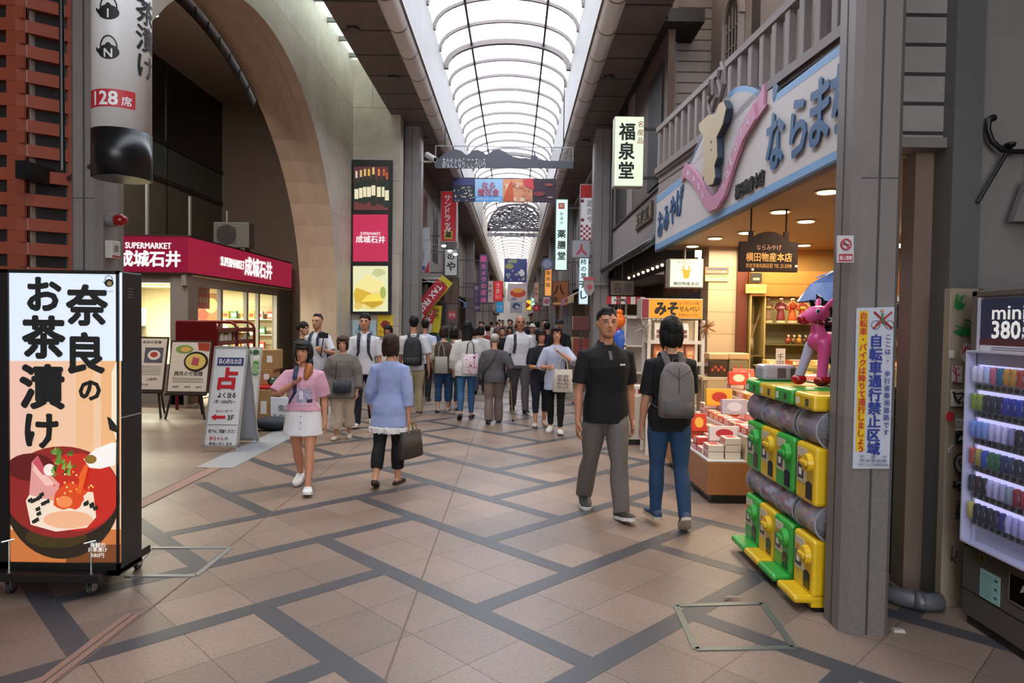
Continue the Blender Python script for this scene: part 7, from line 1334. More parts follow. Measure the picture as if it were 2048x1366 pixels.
# ================================================================= people
SKIN = 'c08a6c'
def V(*a): return Vector(a)
def ik(S, T, l1, l2, pole):
    d = T-S; L = min(d.length, (l1+l2)*0.998); u = d.normalized(); a = (l1*l1-l2*l2+L*L)/(2*L); h = math.sqrt(max(0, l1*l1-a*a)); p = (pole-u*pole.dot(u)).normalized()
    return S+u*a+p*h, S+u*L
class Person:
    def __init__(s, label, px, fy, hy, rz=0.0, male=True, fat=1.0, legs=((16, 6, 8), (-16, 18, -22)), arms=((-14, 8, 14), (14, 8, 18)), lean=0, head=(0, 0, 0), skin=SKIN, vox=0.009, hands=None, H=None, group=None, name='person'):
        s.p = G(px, fy); s.Y = s.p.y; s.H = H or max(1.3, min(1.85, P(px, hy, s.p.y).z)); H = s.H; s.k = H/1.70; s.male = male; s.fat = fat; s.vox = vox; s.label = label
        s.rz = D(rz); s.t = thing(name, label, 'person', (s.p.x, s.p.y, 0), s.rz, group); s.skin = skin
        # legs
        th, sh, an = .245*H, .222*H, .043*H; s.leg = []; low = 1e9
        for sd, (a, k, f) in zip((-1, 1), legs):
            hip = V(sd*.052*H, 0, 0); a_, b_, f_ = D(a), D(a-k), D(f)
            knee = hip+V(0, -math.sin(a_), -math.cos(a_))*th; ank = knee+V(sd*-.004, -math.sin(b_), -math.cos(b_))*sh
            fd = V(sd*0.16, -math.cos(f_), math.sin(f_)).normalized(); fu = V(0, math.sin(f_), math.cos(f_))
            heel = ank-fu*an-fd*.035*H; toe = ank-fu*an+fd*.11*H; low = min(low, heel.z, toe.z); s.leg.append([hip, knee, ank, fd, fu])
        s.zh = -low
        for L in s.leg:
            for i in range(3): L[i] = L[i]+V(0, 0, s.zh)
        s.an = an; zh = s.zh; ln = D(lean)
        s.tp = lambda z, y=0.0, x=0.0: V(x, y*math.cos(ln)-z*math.sin(ln), zh+z*math.cos(ln)-0*y)
        # torso profile: height over the hip joint (share of H), half width, half depth (metres at 1.70 m)
        m = male
        s.prof = [(-.045, .105, .085, 0), (-.01, .160 if m else .168, .112, .006), (.035, .158 if m else .165, .112, .008), (.095, .142 if m else .125, .1, .0), (.16, .152 if m else .132, .105, -.006), (.215, .168 if m else .146, .112, -.006), (.262, .168 if m else .147, .098, 0), (.287, .145 if m else .125, .08, .008), (.306, .105 if m else .09, .064, .012), (.322, .062, .056, .012), (.332, .05, .05, .012)]
        sw = .103*H if m else .093*H; s.arm = []
        ua, fa = .172*H, .145*H
        for i, (sd, A) in enumerate(zip((-1, 1), arms)):
            S = s.tp(.270*H, .008, sd*sw)
            if isinstance(A, Vector) or (hands and hands[i]):
                T = V(*hands[i][:3]); T = V(T.x*s.k, T.y*s.k, T.z*s.k+zh); pole = V(*(hands[i][3] if len(hands[i]) > 3 else (sd*0.6, 0.4, -1))); E_, W_ = ik(S, T, ua, fa, pole)
            else:
                w, o, e = map(D, A[:3]); E_ = S+V(sd*math.sin(o), -math.sin(w)*math.cos(o), -math.cos(w)*math.cos(o))*ua; W_ = E_+V(sd*math.sin(o*.3), -math.sin(w+e), -math.cos(w+e)).normalized()*fa
            s.arm.append([S, E_, W_])
        hy_, hp_, hr_ = map(D, head); s.hc = s.tp(.425*H, -.012); s.HM = Matrix.Translation(s.hc) @ Matrix.Rotation(hy_, 4, 'Z') @ Matrix.Rotation(hr_, 4, 'Y') @ Matrix.Rotation(hp_, 4, 'X') @ Matrix.Scale(s.k*0.98, 4)
        s.parts()
    def ring(s, z, hw, hd, yo, ex=0.0, n=20, sq=2.3):
        k = s.k; out = []
        for j in range(n):
            a = 2*PI*j/n; c, q = math.cos(a), math.sin(a); x = abs(c)**(2/sq)*(1 if c >= 0 else -1)*(hw*s.fat*k+ex); y = abs(q)**(2/sq)*(1 if q >= 0 else -1)*(hd*s.fat*k+ex); out.append(s.tp(z*s.H, y+yo*k, x))
        return out
    def torso(s, mb, z0, z1, ex=0.0, hem=0.0):
        pr = s.prof; zz = sorted({z0, z1} | {p[0] for p in pr if z0 < p[0] < z1}); rings = []
        for z in zz:
            i = max(0, min(len(pr)-2, next((j for j in range(len(pr)-1) if pr[j+1][0] >= z), len(pr)-2))); a, b = pr[i], pr[i+1]; t = (z-a[0])/(b[0]-a[0]) if z >= pr[0][0] else 0; q = [a[j]+(b[j]-a[j])*t for j in range(4)]
            if z < -.01: q[1] = max(q[1], .155); q[2] = max(q[2], .108)
            e = ex*(1 if z < .315 else 0.6)+(hem*max(0, (.12-z)/.25) if hem else 0); rings.append(s.ring(z, q[1], q[2], q[3], e))
        mb.loft(rings)
    def limb(s, mb, pts, rad, n=12, flat=1.0): mb.tube(pts, [r*s.k for r in rad], n, rnd=True, flat=flat)
    def parts(s):
        mb = MB(); k = s.k; f = s.fat
        s.torso(mb, -.045, .33)
        for L in s.leg:
            hip, kn, an, fd, fu = L; mid = kn.lerp(an, .32)+V(0, .012*k, 0)
            s.limb(mb, [hip+V(0, 0, .02), hip.lerp(kn, .35), hip.lerp(kn, .75), kn, mid, kn.lerp(an, .7), an], [.082*f, .08*f, .06*f, .052, .055*f, .04, .034])
            s.limb(mb, [an-fu*s.an*.45-fd*.03*k, an-fu*s.an*.6+fd*.06*k, an-fu*s.an*.68+fd*.15*k], [.03, .027, .017], flat=.8)
        for sd, (S, E_, W_) in zip((-1, 1), s.arm):
            inn = V(-sd*.05*k, 0.0, .0)
            s.limb(mb, [S+inn, S, S.lerp(E_, .5), E_, E_.lerp(W_, .3), E_.lerp(W_, .75), W_], [.04, .047*f, .043*f, .037, .038, .029, .025]); s.hand(mb, sd, E_, W_)
        # neck and head
        nb, nt = s.tp(.315*s.H, .014), s.hc+V(0, .02*k, -.06*k); mb.tube([nb, nb.lerp(nt, .5), nt], [.06*k if s.male else .052*k, .054*k if s.male else .046*k, .056*k if s.male else .05*k], 14)
        R = []
        for z, w, yf, yb in ((-1, .026, -.072, -.02), (-.86, .044, -.086, .0), (-.62, .058 if s.male else .054, -.089, .045), (-.3, .067, -.09, .07), (0, .073, -.088, .09), (.35, .076, -.087, .098), (.65, .07, -.072, .09), (.88, .05, -.042, .066), (1, .02, -.012, .03)):
            w *= 1.07 if s.male else 1.03
            R.append([s.HM @ V(w*math.cos(2*PI*j/18), (yf+yb)/2+(yb-yf)/2*math.sin(2*PI*j/18), z*.118) for j in range(18)])
        mb.loft(R); h = lambda *a: s.HM @ V(*a)
        mb.tube([h(0, -.083, .022), h(0, -.094, -.005), h(0, -.105, -.028), h(0, -.092, -.036)], [.008*k, .010*k, .015*k, .012*k], 10, rnd=True)
        for q in (-1, 1): mb.tube([h(q*.074, .008, .018), h(q*.08, .012, -.005), h(q*.073, .004, -.035)], [.012*k, .014*k, .009*k], 8, rnd=True, flat=1.6); mb.tube([h(q*.02, -.086, .030), h(q*.048, -.076, .032)], [.009*k, .008*k], 8, rnd=True); mb.tube([h(q*.013, -.093, -.036), h(q*.018, -.088, -.036)], [.008*k, .008*k], 6, rnd=True)
        mb.tube([h(-.02, -.083, -.062), h(0, -.09, -.06), h(.02, -.083, -.062)], [.008*k, .012*k, .008*k], 8, rnd=True)
        me = remesh(mb, s.vox, 1); me.materials.append(M(s.skin, 0.5, var=0.06, scale=14)); s.body = link('body', me, s.t)
        mb = MB(); mb.sm = True
        for q in (-1, 1):
            mb.T = s.HM @ Matrix.Translation((q*.032, -.0815, .008)) @ Matrix.Rotation(q*D(14), 4, 'Z'); mb.mat(M('b4a8a0', 0.5)); mb.ell((0, 0, 0), .0138, .006, .0046, 12, 6); mb.mat(M('120c0a', 0.4)); mb.ell((0, -.0042, 0), .0060, .003, .0046, 10, 6); mb.tube([(-.017, -.002, .000), (-.006, -.0055, .0050), (.006, -.0055, .0050), (.017, -.002, .000)], .0022, 5)
        mb.T = Matrix.Identity(4); mb.build('eyes', s.t)
        mb = MB().mat(M('1c1412', 0.7)); mb.T = s.HM
        for q in (-1, 1): mb.tube([(q*.016, -.0925, .0285), (q*.034, -.089, .034), (q*.052, -.0785, .03)], [.0025, .0036 if s.male else .0026, .0016], 5)
        mb.build('eyebrows', s.t); mb = MB().mat(M('9a4a42', 0.45)); mb.T = s.HM; mb.sm = True; mb.tube([(-.023, -.0865, -.0605), (-.01, -.0975, -.0585), (0, -.0985, -.0595), (.01, -.0975, -.0585), (.023, -.0865, -.0605)], [.002, .0052, .005, .0052, .002], 8, flat=.9); mb.build('lips', s.t)
    def hand(s, mb, sd, E_, W_):
        k = s.k; d = (W_-E_).normalized(); side = V(sd, 0, 0) if abs(d.x) < .75 else V(0, 0, -1)   # back of the hand points outwards
        n = (side-d*side.dot(d)).normalized(); w = n.cross(d).normalized()
        if w.y > 0: w = -w            # thumb side forward
        pe = W_+d*.085*k; thick = .0095*k if s.vox < .01 else .0115*k
        def ring(c, hw, ht): return [c+w*(hw*k*math.cos(2*PI*j/12))+n*(ht*k*math.sin(2*PI*j/12)) for j in range(12)]
        mb.loft([ring(W_-d*.02*k, .024, .02), ring(W_+d*.01*k, .028, .017), ring(W_+d*.05*k, .041, .015), ring(W_+d*.09*k, .039, .013), ring(W_+d*.098*k, .03, .009)])
        for i, (off, L) in enumerate(((.03, .068), (.0105, .078), (-.0105, .073), (-.03, .058))):
            b = W_+d*.078*k+w*off*k; c1 = b+d*(L*.5*k)-n*.004*k+w*off*.15*k; c2 = c1+(d*.82-n*.55).normalized()*L*.32*k; c3 = c2+(d*.5-n*.85).normalized()*L*.28*k; mb.tube([b, c1, c2, c3], [thick*1.05, thick, thick*.92, thick*.8], 8, rnd=True)
        b = W_+d*.022*k+w*.02*k; t1 = b+(d*.75+w*.75-n*.2).normalized()*.04*k; t2 = t1+(d*.95+w*.2-n*.35).normalized()*.032*k; mb.tube([b, t1, t2], [.015*k, .012*k, .0098*k], 8, rnd=True)
    # ---- clothing
    def cloth(s, mb, name, c, wr=.004, sc=9, rough=.8, vox=None, label=None, smooth=2, mat=None):
        me = remesh(mb, vox or s.vox*1.05, smooth, wr, sc); me.materials.append(mat or M(c, rough, var=.1, scale=13, bump=.55, spec=.3)); return link(name, me, s.t, label)
    def shirt(s, c, hem=-.03, sleeve=.55, loose=.012, hemflare=.0, name='shirt', neck=.322, wr=.005, slr=1.0, label=None, mat=None):
        mb = MB(); s.torso(mb, hem, neck, loose, hemflare); k = s.k; f = s.fat
        for sd, (S, E_, W_) in zip((-1, 1), s.arm):
            inn = V(-sd*.06*k, 0, .004*k); q = sleeve; lo = loose/k
            pts = [S+inn, S]; rad = [.044+lo, .051*f+lo]
            if q <= .5: e = S.lerp(E_, q*2); pts += [S.lerp(E_, q), e]; rad += [(.052*f+lo)*slr, (.051*f+lo)*slr]
            else: e = E_.lerp(W_, q*2-1); pts += [S.lerp(E_, .5), E_, e]; rad += [(.048*f+lo)*slr, (.043+lo)*slr, (.038+lo)*slr]
            mb.tube(pts, [r*k for r in rad], 14)
        return s.cloth(mb, name, c, wr, label=label, mat=mat)
    def pants(s, c, to=1.0, loose=.010, top=.075, flare=1.0, name='trousers', wr=.005, mat=None):
        mb = MB(); s.torso(mb, -.05, top, loose*.7); k = s.k; f = s.fat; lo = loose/k
        for L in s.leg:
            hip, kn, an, fd, fu = L; q = to; pts = [hip+V(0, 0, .03), hip.lerp(kn, .3), hip.lerp(kn, .75)]; rad = [.086*f, .085*f+lo, .064*f+lo]
            if q <= .5: pts.append(hip.lerp(kn, q*2)); rad.append(.06*f+lo)
            else:
                e = kn.lerp(an, (q*2-1)*(1.08 if q >= 1 else 1)); pts += [kn, kn.lerp(e, .35)+V(0, .012*k, 0), kn.lerp(e, .7)+V(0, .006*k, 0), e]; rad += [max(.063, .055+lo), max(.064*f, (.055+lo)*(.5+.5*flare)), max(.05, (.05+lo)*flare), max(.043, (.045+lo)*flare)]
            mb.tube(pts, [r*k for r in rad], 16, rnd=False)
        return s.cloth(mb, name, c, wr, mat=mat)
    def skirt(s, c, hem, loose=.012, flare=.04, name='skirt'):
        mb = MB(); rings = []
        for z in (.09, .05, .0, (hem)*.5, hem): e = loose+flare*max(0, (.05-z))/(.05-hem); rings.append(s.ring(z, .142 if z > .06 else .168, .105 if z > .06 else .115, .004, e))
        mb.loft(rings[::-1]); return s.cloth(mb, name, c, .004, 11)
    def shoes(s, c, sole='e0ded8', kind='shoe', low=1.0, bulk=1.0):
        for L in s.leg:
            hip, kn, an, fd, fu = L; k = s.k; r_ = fd.cross(fu).normalized(); base = an-fu*s.an
            mb = MB().mat(M(c, .6)); mb.sm = True; R = []
            for y, w, h in ((-.075, .018, .03), (-.068, .03, .06*low), (-.03, .036, .075*low), (.02, .038, .07*low), (.07, .043, .052), (.13, .044, .042), (.17, .034, .034), (.188, .016, .022)):
                w, h = w*bulk, h*bulk
                R.append([base+fd*y*k+r_*(w*k*math.cos(2*PI*j/14))+fu*((.012+(h-.012)*(.5+.5*math.sin(2*PI*j/14)))*k) for j in range(14)])
            mb.loft(R); sh = mb.build('shoe', s.t)
            mb = MB().mat(M(sole, .6)); out = [(-.08, .012), (-.07, .032), (-.02, .037), (.03, .036), (.09, .046), (.14, .045), (.18, .028), (.196, .008)]; poly = out+[(y, -w) for y, w in out[::-1]]; n = len(poly)
            vs = [base+fd*y*k+r_*w*k+fu*z*k for z in (0.0, .022*bulk) for y, w in [(y_, w_*bulk) for y_, w_ in poly]]; mb.add(vs, [tuple(range(n-1, -1, -1)), tuple(range(n, 2*n))]+[(i, (i+1) % n, n+(i+1) % n, n+i) for i in range(n)]); mb.build('sole', sh)
    def hair(s, c, kind='short', length=.3, vol=1.0, label=None, tail=None):
        mb = MB(); mb.T = s.HM; v = vol
        def e(c_, rx, ry, rz): mb.ell(c_, rx*v, ry*v, rz*v, 16, 12)
        if kind == 'short':
            e((0, .026, .05), .083, .098, .086); e((0, .055, .0), .068, .055, .06)
            for q in range(13):
                an = PI*q/12; e((.058*math.cos(an), -.05*math.sin(an)+.012, .076+.03*math.sin(an)+.008*math.sin(an*3+q)), .02, .024, .022)
            for q in range(10): an = 2*PI*q/10; e((.034*math.cos(an), .02+.04*math.sin(an), .116+.006*math.sin(q*2.4)), .022, .022, .02)
        else:
            e((0, .02, .04), .086, .106, .095)
            if kind in ('bob', 'long', 'fringe', 'curly'):
                for q in (-1, 1): e((q*.072, .025, -.02), .026, .07, .10)
                e((0, .06, -.02), .08, .06, .1)
            if kind == 'curly':
                for i in range(16): a = 2*PI*i/16; e((.08*math.cos(a), .03+.075*math.sin(a) if math.sin(a) > -.6 else -.04, .05+.03*math.sin(3*a)), .03, .03, .03)
            if kind in ('fringe',): mb.tube([(-.06, -.07, .05), (-.03, -.09, .045), (0, -.094, .045), (.03, -.09, .045), (.06, -.07, .05)], [.018, .02, .02, .02, .018], 8, rnd=True)
            if kind == 'long':
                R = []
                for z, w, y0, y1 in ((.02, .085, .0, .11), (-.1, .09, .015, .12), (-.2, .10, .04, .125), (-length*.8, .10, .055, .13), (-length, .06, .07, .12)): R.append([(w*math.cos(2*PI*j/16), (y0+y1)/2+(y1-y0)/2*math.sin(2*PI*j/16), z) for j in range(16)])
                mb.loft(R[::-1])
            if kind == 'bun': e((0, .12, .02), .05, .05, .05)
            if kind != 'bun': mb.tube([(-.055, -.06, .082), (0, -.078, .085), (.055, -.06, .082)], [.022*v]*3, 8, rnd=True)
        if tail: mb.T = Matrix.Identity(4); mb.tube([s.HM @ V(*a) for a in tail[0]], [r*s.k for r in tail[1]], 10, rnd=True)
        mb.T = Matrix.Identity(4); me = remesh(mb, max(.006, s.vox*.8), 1, .004, 40); me.materials.append(M(c, .62, var=.3, scale=60, stretch=(1, 1, .15), spec=.25)); return link('hair', me, s.t, label)
    def collar(s, c, open_=True):
        mb = MB().mat(M(c, .8)); k = s.k; pts = []
        for i in range(15):
            a = -PI/2+D(28)+(2*PI-D(56))*i/14; pts.append((a, s.tp(.322*s.H+.012*k*math.sin(a), .014*k+.068*k*math.sin(a), .072*k*math.cos(a))))
        for (a, p), (b, q) in zip(pts, pts[1:]): u = V(0, 0, .03*k); o1, o2 = V(math.cos(a), math.sin(a), -.2)*.016*k, V(math.cos(b), math.sin(b), -.2)*.016*k; mb.add([p+o1, q+o2, q+u, p+u, p+o1*.7, q+o2*.7, q+u-o2*.25, p+u-o1*.25], [(0, 1, 2, 3), (7, 6, 5, 4), (0, 4, 5, 1), (3, 2, 6, 7)])
        mb.build('collar', s.t)
    def project(s, obj, name, c, x0, x1, z0, z1, front=True, n=8, off=.004, mats=None, label=None, poly=None):
        """a patch laid on the front or back of a garment"""
        bv = BVHTree.FromPolygons([v.co for v in obj.data.vertices], [list(p.vertices) for p in obj.data.polygons]); sg = -1 if front else 1; mb = MB(); g = {}
        for i in range(n+1):
            for j in range(n+1):
                x, z = (x0+(x1-x0)*i/n)*s.k, s.zh+(z0+(z1-z0)*j/n)*s.k; h = bv.ray_cast(V(x, sg*1.0, z), V(0, -sg, 0))[0]; g[i, j] = (h+V(0, sg*off, 0)) if h else None
        for i in range(n):
            for j in range(n):
                q = [g[i, j], g[i+1, j], g[i+1, j+1], g[i, j+1]]
                if None in q: continue
                mb.mat(mats(i/n, j/n) if mats else M(c, .7)); mb.add(q if front else q[::-1], [(0, 1, 2, 3)])
        if mb.v: return mb.build(name, s.t, label=label)
    def belt_path(s, a, b, out=.03, n=9, front=True):
        """points running over the torso from a to b, a strap"""
        sg = -1 if front else 1; return [a.lerp(b, i/n)+V(0, sg*out*math.sin(PI*i/n), 0) for i in range(n+1)]
    def item(s, name, label, cat): return thing(name, label, cat, (s.p.x, s.p.y, 0), s.rz)
    def backpack(s, label, c, c2, w=.15, h=.44, d=.15, ztop=.30, straps='both', det=True):
        k = s.k; t = s.item('backpack', label, 'backpack'); yb = .118*k*s.fat+.012; zt = s.zh+ztop*s.H; R = []
        for z, ww, dd in ((0, .9, .8), (.03, 1.0, 1.0), (.4, 1.0, 1.0), (.75, .92, .85), (.93, .7, .6), (1.0, .4, .35)):
            zz = zt-h*k*(1-z); R.append([V(w*ww*k*abs(math.cos(a))**.6*(1 if math.cos(a) > 0 else -1), yb+d*.5*k+d*.5*dd*k*abs(math.sin(a))**.7*(1 if math.sin(a) > 0 else -1), zz) for a in [2*PI*j/20 for j in range(20)]])
        mb = MB().mat(M(c, .7, var=.15, scale=25, bump=.3)); mb.sm = True; mb.loft(R); mb.build('pack', t)
        if det:
            mb = MB().mat(M(c2, .7)); mb.sm = True; mb.loft([[V(x*w*k*.98, 0, 0)+V(0, yb+d*k*y, zt-h*k*(1-z)) for x, y in ((-.9, .5), (-.85, .95), (-.4, 1.06), (.4, 1.06), (.85, .95), (.9, .5))] for z in (.02, .12, .3)]); mb.build('front_pocket', t, label='darker lower pocket')
            mb = MB().mat(M(c2, .6)); mb.tube([V(-w*k*.7, yb+d*k*.93, zt-h*k*.12), V(0, yb+d*k*1.0, zt-h*k*.5+.1*k), V(w*k*.7, yb+d*k*.93, zt-h*k*.12)], .004, 5); mb.tube([V(0, yb+d*k, zt-h*k*.55), V(0, yb+d*k*.9, zt-h*k*.1)], .004, 5); mb.build('zip', t)
        mb = MB().mat(M(c2, .7)); mb.tube([V(-.03*k, yb+.02, zt-.02), V(-.02*k, yb+.03, zt+.03*k), V(.02*k, yb+.03, zt+.03*k), V(.03*k, yb+.02, zt-.02)], .007, 6); mb.build('handle', t)
        for sd in (-1, 1):
            if straps not in ('both', sd): continue
            x = .075*k if s.male else .068*k; S_ = lambda z, y: s.tp(z*s.H, y*k, sd*x)
            mb = MB().mat(M(c2 if det else c, .7)); mb.tube([V(sd*.05*k, yb+.03, zt-.05*k), S_(.30, .105), S_(.325, .05), S_(.328, -.01), S_(.31, -.075), S_(.27, -.128*s.fat), S_(.22, -.14*s.fat), S_(.16, -.132*s.fat), V(sd*.13*k*s.fat, -.09*k, s.zh+.09*s.H), V(sd*.16*k*s.fat, .05*k, s.zh+.07*s.H), V(sd*.12*k, yb+.02, zt-h*k+.06*k)], [.026*k, .03*k, .03*k, .03*k, .028*k, .026*k, .024*k, .02*k, .012*k, .01*k, .01*k], 8, flat=.3, up=(1, 0, 0)); mb.build('shoulder_strap', t)
        return t
def tote(pers, label, c, cx, cy, ztop, w, h, d=.07, lift=.16, name='handbag', cat='bag', ang=0.0, taper=1.1, deco=None, soft=True, handc=None):
    """a bag in the person's own frame, hanging from lift above its top"""
    t = pers.item(name, label, cat); ca, sa = math.cos(ang), math.sin(ang); R = []; k = pers.k
    def pt(x, y, z): return V(cx+x*ca-y*sa, cy+x*sa+y*ca, z)
    for z, ww, dd in ((0, .92*taper, .8), (.05, taper, 1.0), (.5, 1.03, 1.0), (1.0, .97, .5)):
        R.append([pt(w/2*ww*abs(math.cos(a))**.5*(1 if math.cos(a) > 0 else -1), d/2*dd*abs(math.sin(a))**.6*(1 if math.sin(a) > 0 else -1), ztop-h*(1-z)) for a in [2*PI*j/20 for j in range(20)]])
    mb = MB().mat(M(c, .6, var=.08, scale=20)); mb.sm = True; mb.loft(R); mb.build('bag_body', t)
    for y in (-d*.22, d*.22): mb = MB().mat(M(handc or c, .6)); mb.tube([pt(-w*.25, y, ztop-.01), pt(-w*.18, y*.8, ztop+lift*.7), pt(0, y*.3, ztop+lift), pt(w*.18, y*.8, ztop+lift*.7), pt(w*.25, y, ztop-.01)], .008, 6); mb.build('handle', t)
    if deco: deco(t, pt, w, h, d, ztop)
    return t
random.seed(21)
# --- man in the black polo shirt
a = Person('man in black polo shirt and grey trousers walking towards camera', 1207, 1028, 617, 10, True, 1.06, legs=((-13, 16, -14), (15, 4, 10)), arms=((2, 11, 8), (-8, 10, 14)), head=(-4, -2, 0), skin='ab7357', vox=.0068)
top = a.shirt('0d0d0e', -.05, .40, .016, .012, wr=.006); a.collar('101011'); a.pants('5e5752', 1.0, .016, .06, 1.1, wr=.011, mat=M('5f5853', .85, var=.1, scale=30, bump=.3)); a.shoes('16181c', 'c8c4bc', bulk=1.22); a.hair('0c0a09', 'short', vol=1.07)
a.project(top, 'chest_logo', 'c8c8c8', .075, .125, .385, .397, n=3, label='small white chest logo'); a.project(top, 'placket', '5a5654', -.012, .012, .43, .50, n=5)
# --- woman with the grey backpack, seen from behind
a = Person('woman with bobbed black hair walking away in black top and blue jeans', 1334, 1053, 652, 182, False, 1.02, legs=((-9, 14, -34), (6, 3, 2)), arms=((22, 10, 55), (2, 9, 16)), skin='b98468', vox=.0068)
a.shirt('100f11', -.06, .45, .013, .0); a.pants('1c3a5e', 1.0, .008, .05, .95, name='jeans', mat=M('1b3858', .85, var=.15, scale=40, bump=.2)); a.shoes('1c3350', 'b0a090', bulk=1.18); a.hair('090807', 'bob', vol=1.14)
mb = MB().mat(M('c8b890', .3, .5)); n_ = [a.tp(.335*a.H, .014*a.k+.06*a.k*math.sin(t_), .06*a.k*math.cos(t_)) for t_ in [PI*2*i/20 for i in range(21)]]; mb.tube(n_, .002, 4); mb.build('necklace', a.t)
a.backpack('grey canvas backpack worn by the woman with bobbed black hair', '6b625f', '4c4644', .145, .45, .15, .285)
# --- girl in the pink T-shirt
a = Person('young woman in pink printed T-shirt and white button skirt', 606, 981, 682, 6, False, 1.08, legs=((-14, 20, -16), (15, 5, 10)), arms=((0, 0, 0), (-10, 12, 16)), hands=[(-.10, -.17, .36, (-.8, 0, -.7)), None], head=(-12, 0, 3), skin='bb8062', vox=.0075)
top = a.shirt('c795a6', .035, .42, .018, .02, wr=.006, slr=1.1); a.skirt('d6d2d2', -.125, .008, .03)
mb = MB().mat(M('6a6470', .4)); 
for i in range(5): mb.ell((0.0, -.132*a.k*a.fat-.004*i, a.zh+(.05-.045*i)*a.H*.9), .006, .004, .006, 8, 4)
mb.build('buttons', a.t); a.shoes('d8d6d6', 'cfcdc8', bulk=1.22); a.hair('14100f', 'fringe', vol=1.02, tail=([(.05, .04, -.06), (.085, .0, -.12), (.095, -.05, -.2), (.085, -.075, -.27)], [.035, .04, .045, .03]), label='black hair with fringe tied to one side')
mb = MB().mat(M('9a5a28', .5)); mb.sm = True; mb.tube([a.HM @ V(*q_) for q_ in ((.09, -.035, -.165), (.096, -.065, -.22), (.086, -.092, -.29))], [.046*a.k, .052*a.k, .03*a.k], 12, rnd=True); mb.build('dyed_hair_end', a.t, label='orange-brown dyed hair end')
def pm(u, v):
    if v < .12 or u < .06: return M('c89ab0', .7)
    if .25 < u < .5 and .35 < v < .8: return M('d8ccd4', .7)
    if u > .7 and v < .3: return M('2c2630', .7)
    return M(random.choice(('8a8096', '9a90a6', 'a69cb2', 'b0a6ba')), .7)
a.project(top, 'shirt_print', '9a8aa0', -.075, .115, .13, .32, n=14, mats=pm, label='grey photo print')
a.backpack('navy backpack with one strap on the young woman in pink', '23284a', '2c2f58', .12, .36, .12, .25, straps=-1, det=False)
# --- elderly lady in grey
a = Person('elderly woman in loose grey tunic and pale wide trousers', 684, 878, 674, 4, False, 1.12, legs=((6, 8, 2), (-6, 12, -8)), arms=((-4, 12, 18), (-2, 14, 20)), head=(0, 6, 0), skin='b5846a', vox=.010)
a.shirt('68625c', -.10, .92, .03, .05, 'tunic', wr=.010, slr=1.35); a.pants('b0a494', .86, .03, .05, 1.25, wr=.008); a.shoes('b8aca0', 'a89a8c', low=.8); a.hair('3a2420', 'curly', vol=1.05)
t = tote(a, 'small dark crossbody bag on the elderly woman in grey', '20242f', .03, -.20, a.zh+.11, .24, .17, .08, .0, 'crossbody_bag', taper=1.0); mb = MB().mat(M('1c1e26', .6)); mb.tube(a.belt_path(a.tp(.325*a.H, .0, -.07*a.k), V(-.06, -.2, a.zh+.1), .06), .008, 6); mb.build('strap', t)
# --- woman in the blue shirt, from behind
a = Person('woman in pale blue shirt with lace hem seen from behind', 779, 968, 672, 176, False, 1.0, legs=((3, 3, 0), (-15, 14, -22)), arms=((-8, 10, 8), (6, 16, 26)), skin='b58064', vox=.0078)
top = a.shirt('8a96bc', -.115, .78, .018, .045, wr=.007, slr=1.15); a.pants('0e0d10', .86, .014, .05, 1.1); a.shoes('2e1a14', '241612', low=.62)
mb = MB(); R = []
for z in (-.115, -.155): R.append(a.ring(z, .162, .112, .004, .04+.045*(.12+.12)/.25*.6))
mb.loft(R[::-1]); a.cloth(mb, 'lace_hem', 'cfcbc8', .012, 40, label='white lace hem'); a.hair('2c1812', 'bob', vol=1.14)
W_ = a.arm[0][2]; tote(a, 'dark brown handbag carried by the woman in pale blue shirt', '2b2320', W_.x-.02, W_.y-.02, W_.z-.15, .30, .26, .12, .09, ang=1.15, handc='8a6a44', taper=1.15)
# --- white-shirted student facing camera
a = Person('schoolboy in white shirt with dark backpack straps facing camera', 728, 852, 629, 4, True, .95, legs=((12, 4, 6), (-12, 14, -14)), arms=((4, 8, 14), (-4, 8, 12)), skin='b07a5e', vox=.010)
a.shirt('c4c4ca', -.04, .42, .014); a.collar('c8c8ce'); a.pants('191c28', 1.0, .012); a.shoes('d0cecc'); a.hair('0c0b0b', 'short', vol=1.1); a.backpack('dark backpack worn by the schoolboy facing the camera', '1a2030', '161a28', .14, .4, .13, .27, det=False)
# --- couple with the selfie stick
a = Person('man in white T-shirt with backpack straps by the arch holding stick', 634, 836, 630, -14, True, .98, legs=((4, 4, 0), (-4, 6, 0)), arms=((0, 0, 0), (0, 8, 10)), hands=[None, (.28, -.3, .27)], head=(0, 0, 0), skin='b28063', vox=.010)
a.shirt('bcbcc4', -.04, .42, .014); a.pants('1c2030', 1.0, .012); a.shoes('3a3a40'); a.hair('14100e', 'short', vol=.97); a.backpack('navy backpack worn by the man holding the selfie stick', '1c2540', '1a2038', .14, .4, .13, .27, det=False)
h_ = a.arm[1][2]; t = a.item('selfie_stick', 'thin selfie stick with phone held by man near the arch', 'selfie stick'); mb = MB().mat(M('3a3a40', .4)); mb.tube([h_+V(-.03, -.02, -.07), h_+V(.14, -.25, .2)], .009, 8); mb.build('stick', t); mb = MB().mat(INK); e_ = h_+V(.14, -.25, .2); mb.box(e_.x-.08, e_.x+.08, e_.y-.006, e_.y+.006, e_.z, e_.z+.08); mb.build('phone', t)
a = Person('woman with tied-back black hair in profile beside the arch', 606, 832, 645, 62, False, 1.0, legs=((3, 3, 0), (-3, 5, 0)), arms=((10, 8, 40), (4, 8, 20)), head=(6, 0, 0), skin='b8886e', vox=.010)
a.shirt('2c2a30', -.05, .42, .014); a.pants('3a3438', .9, .012); a.shoes('5a5450'); a.hair('120e0e', 'bun', vol=1.04)
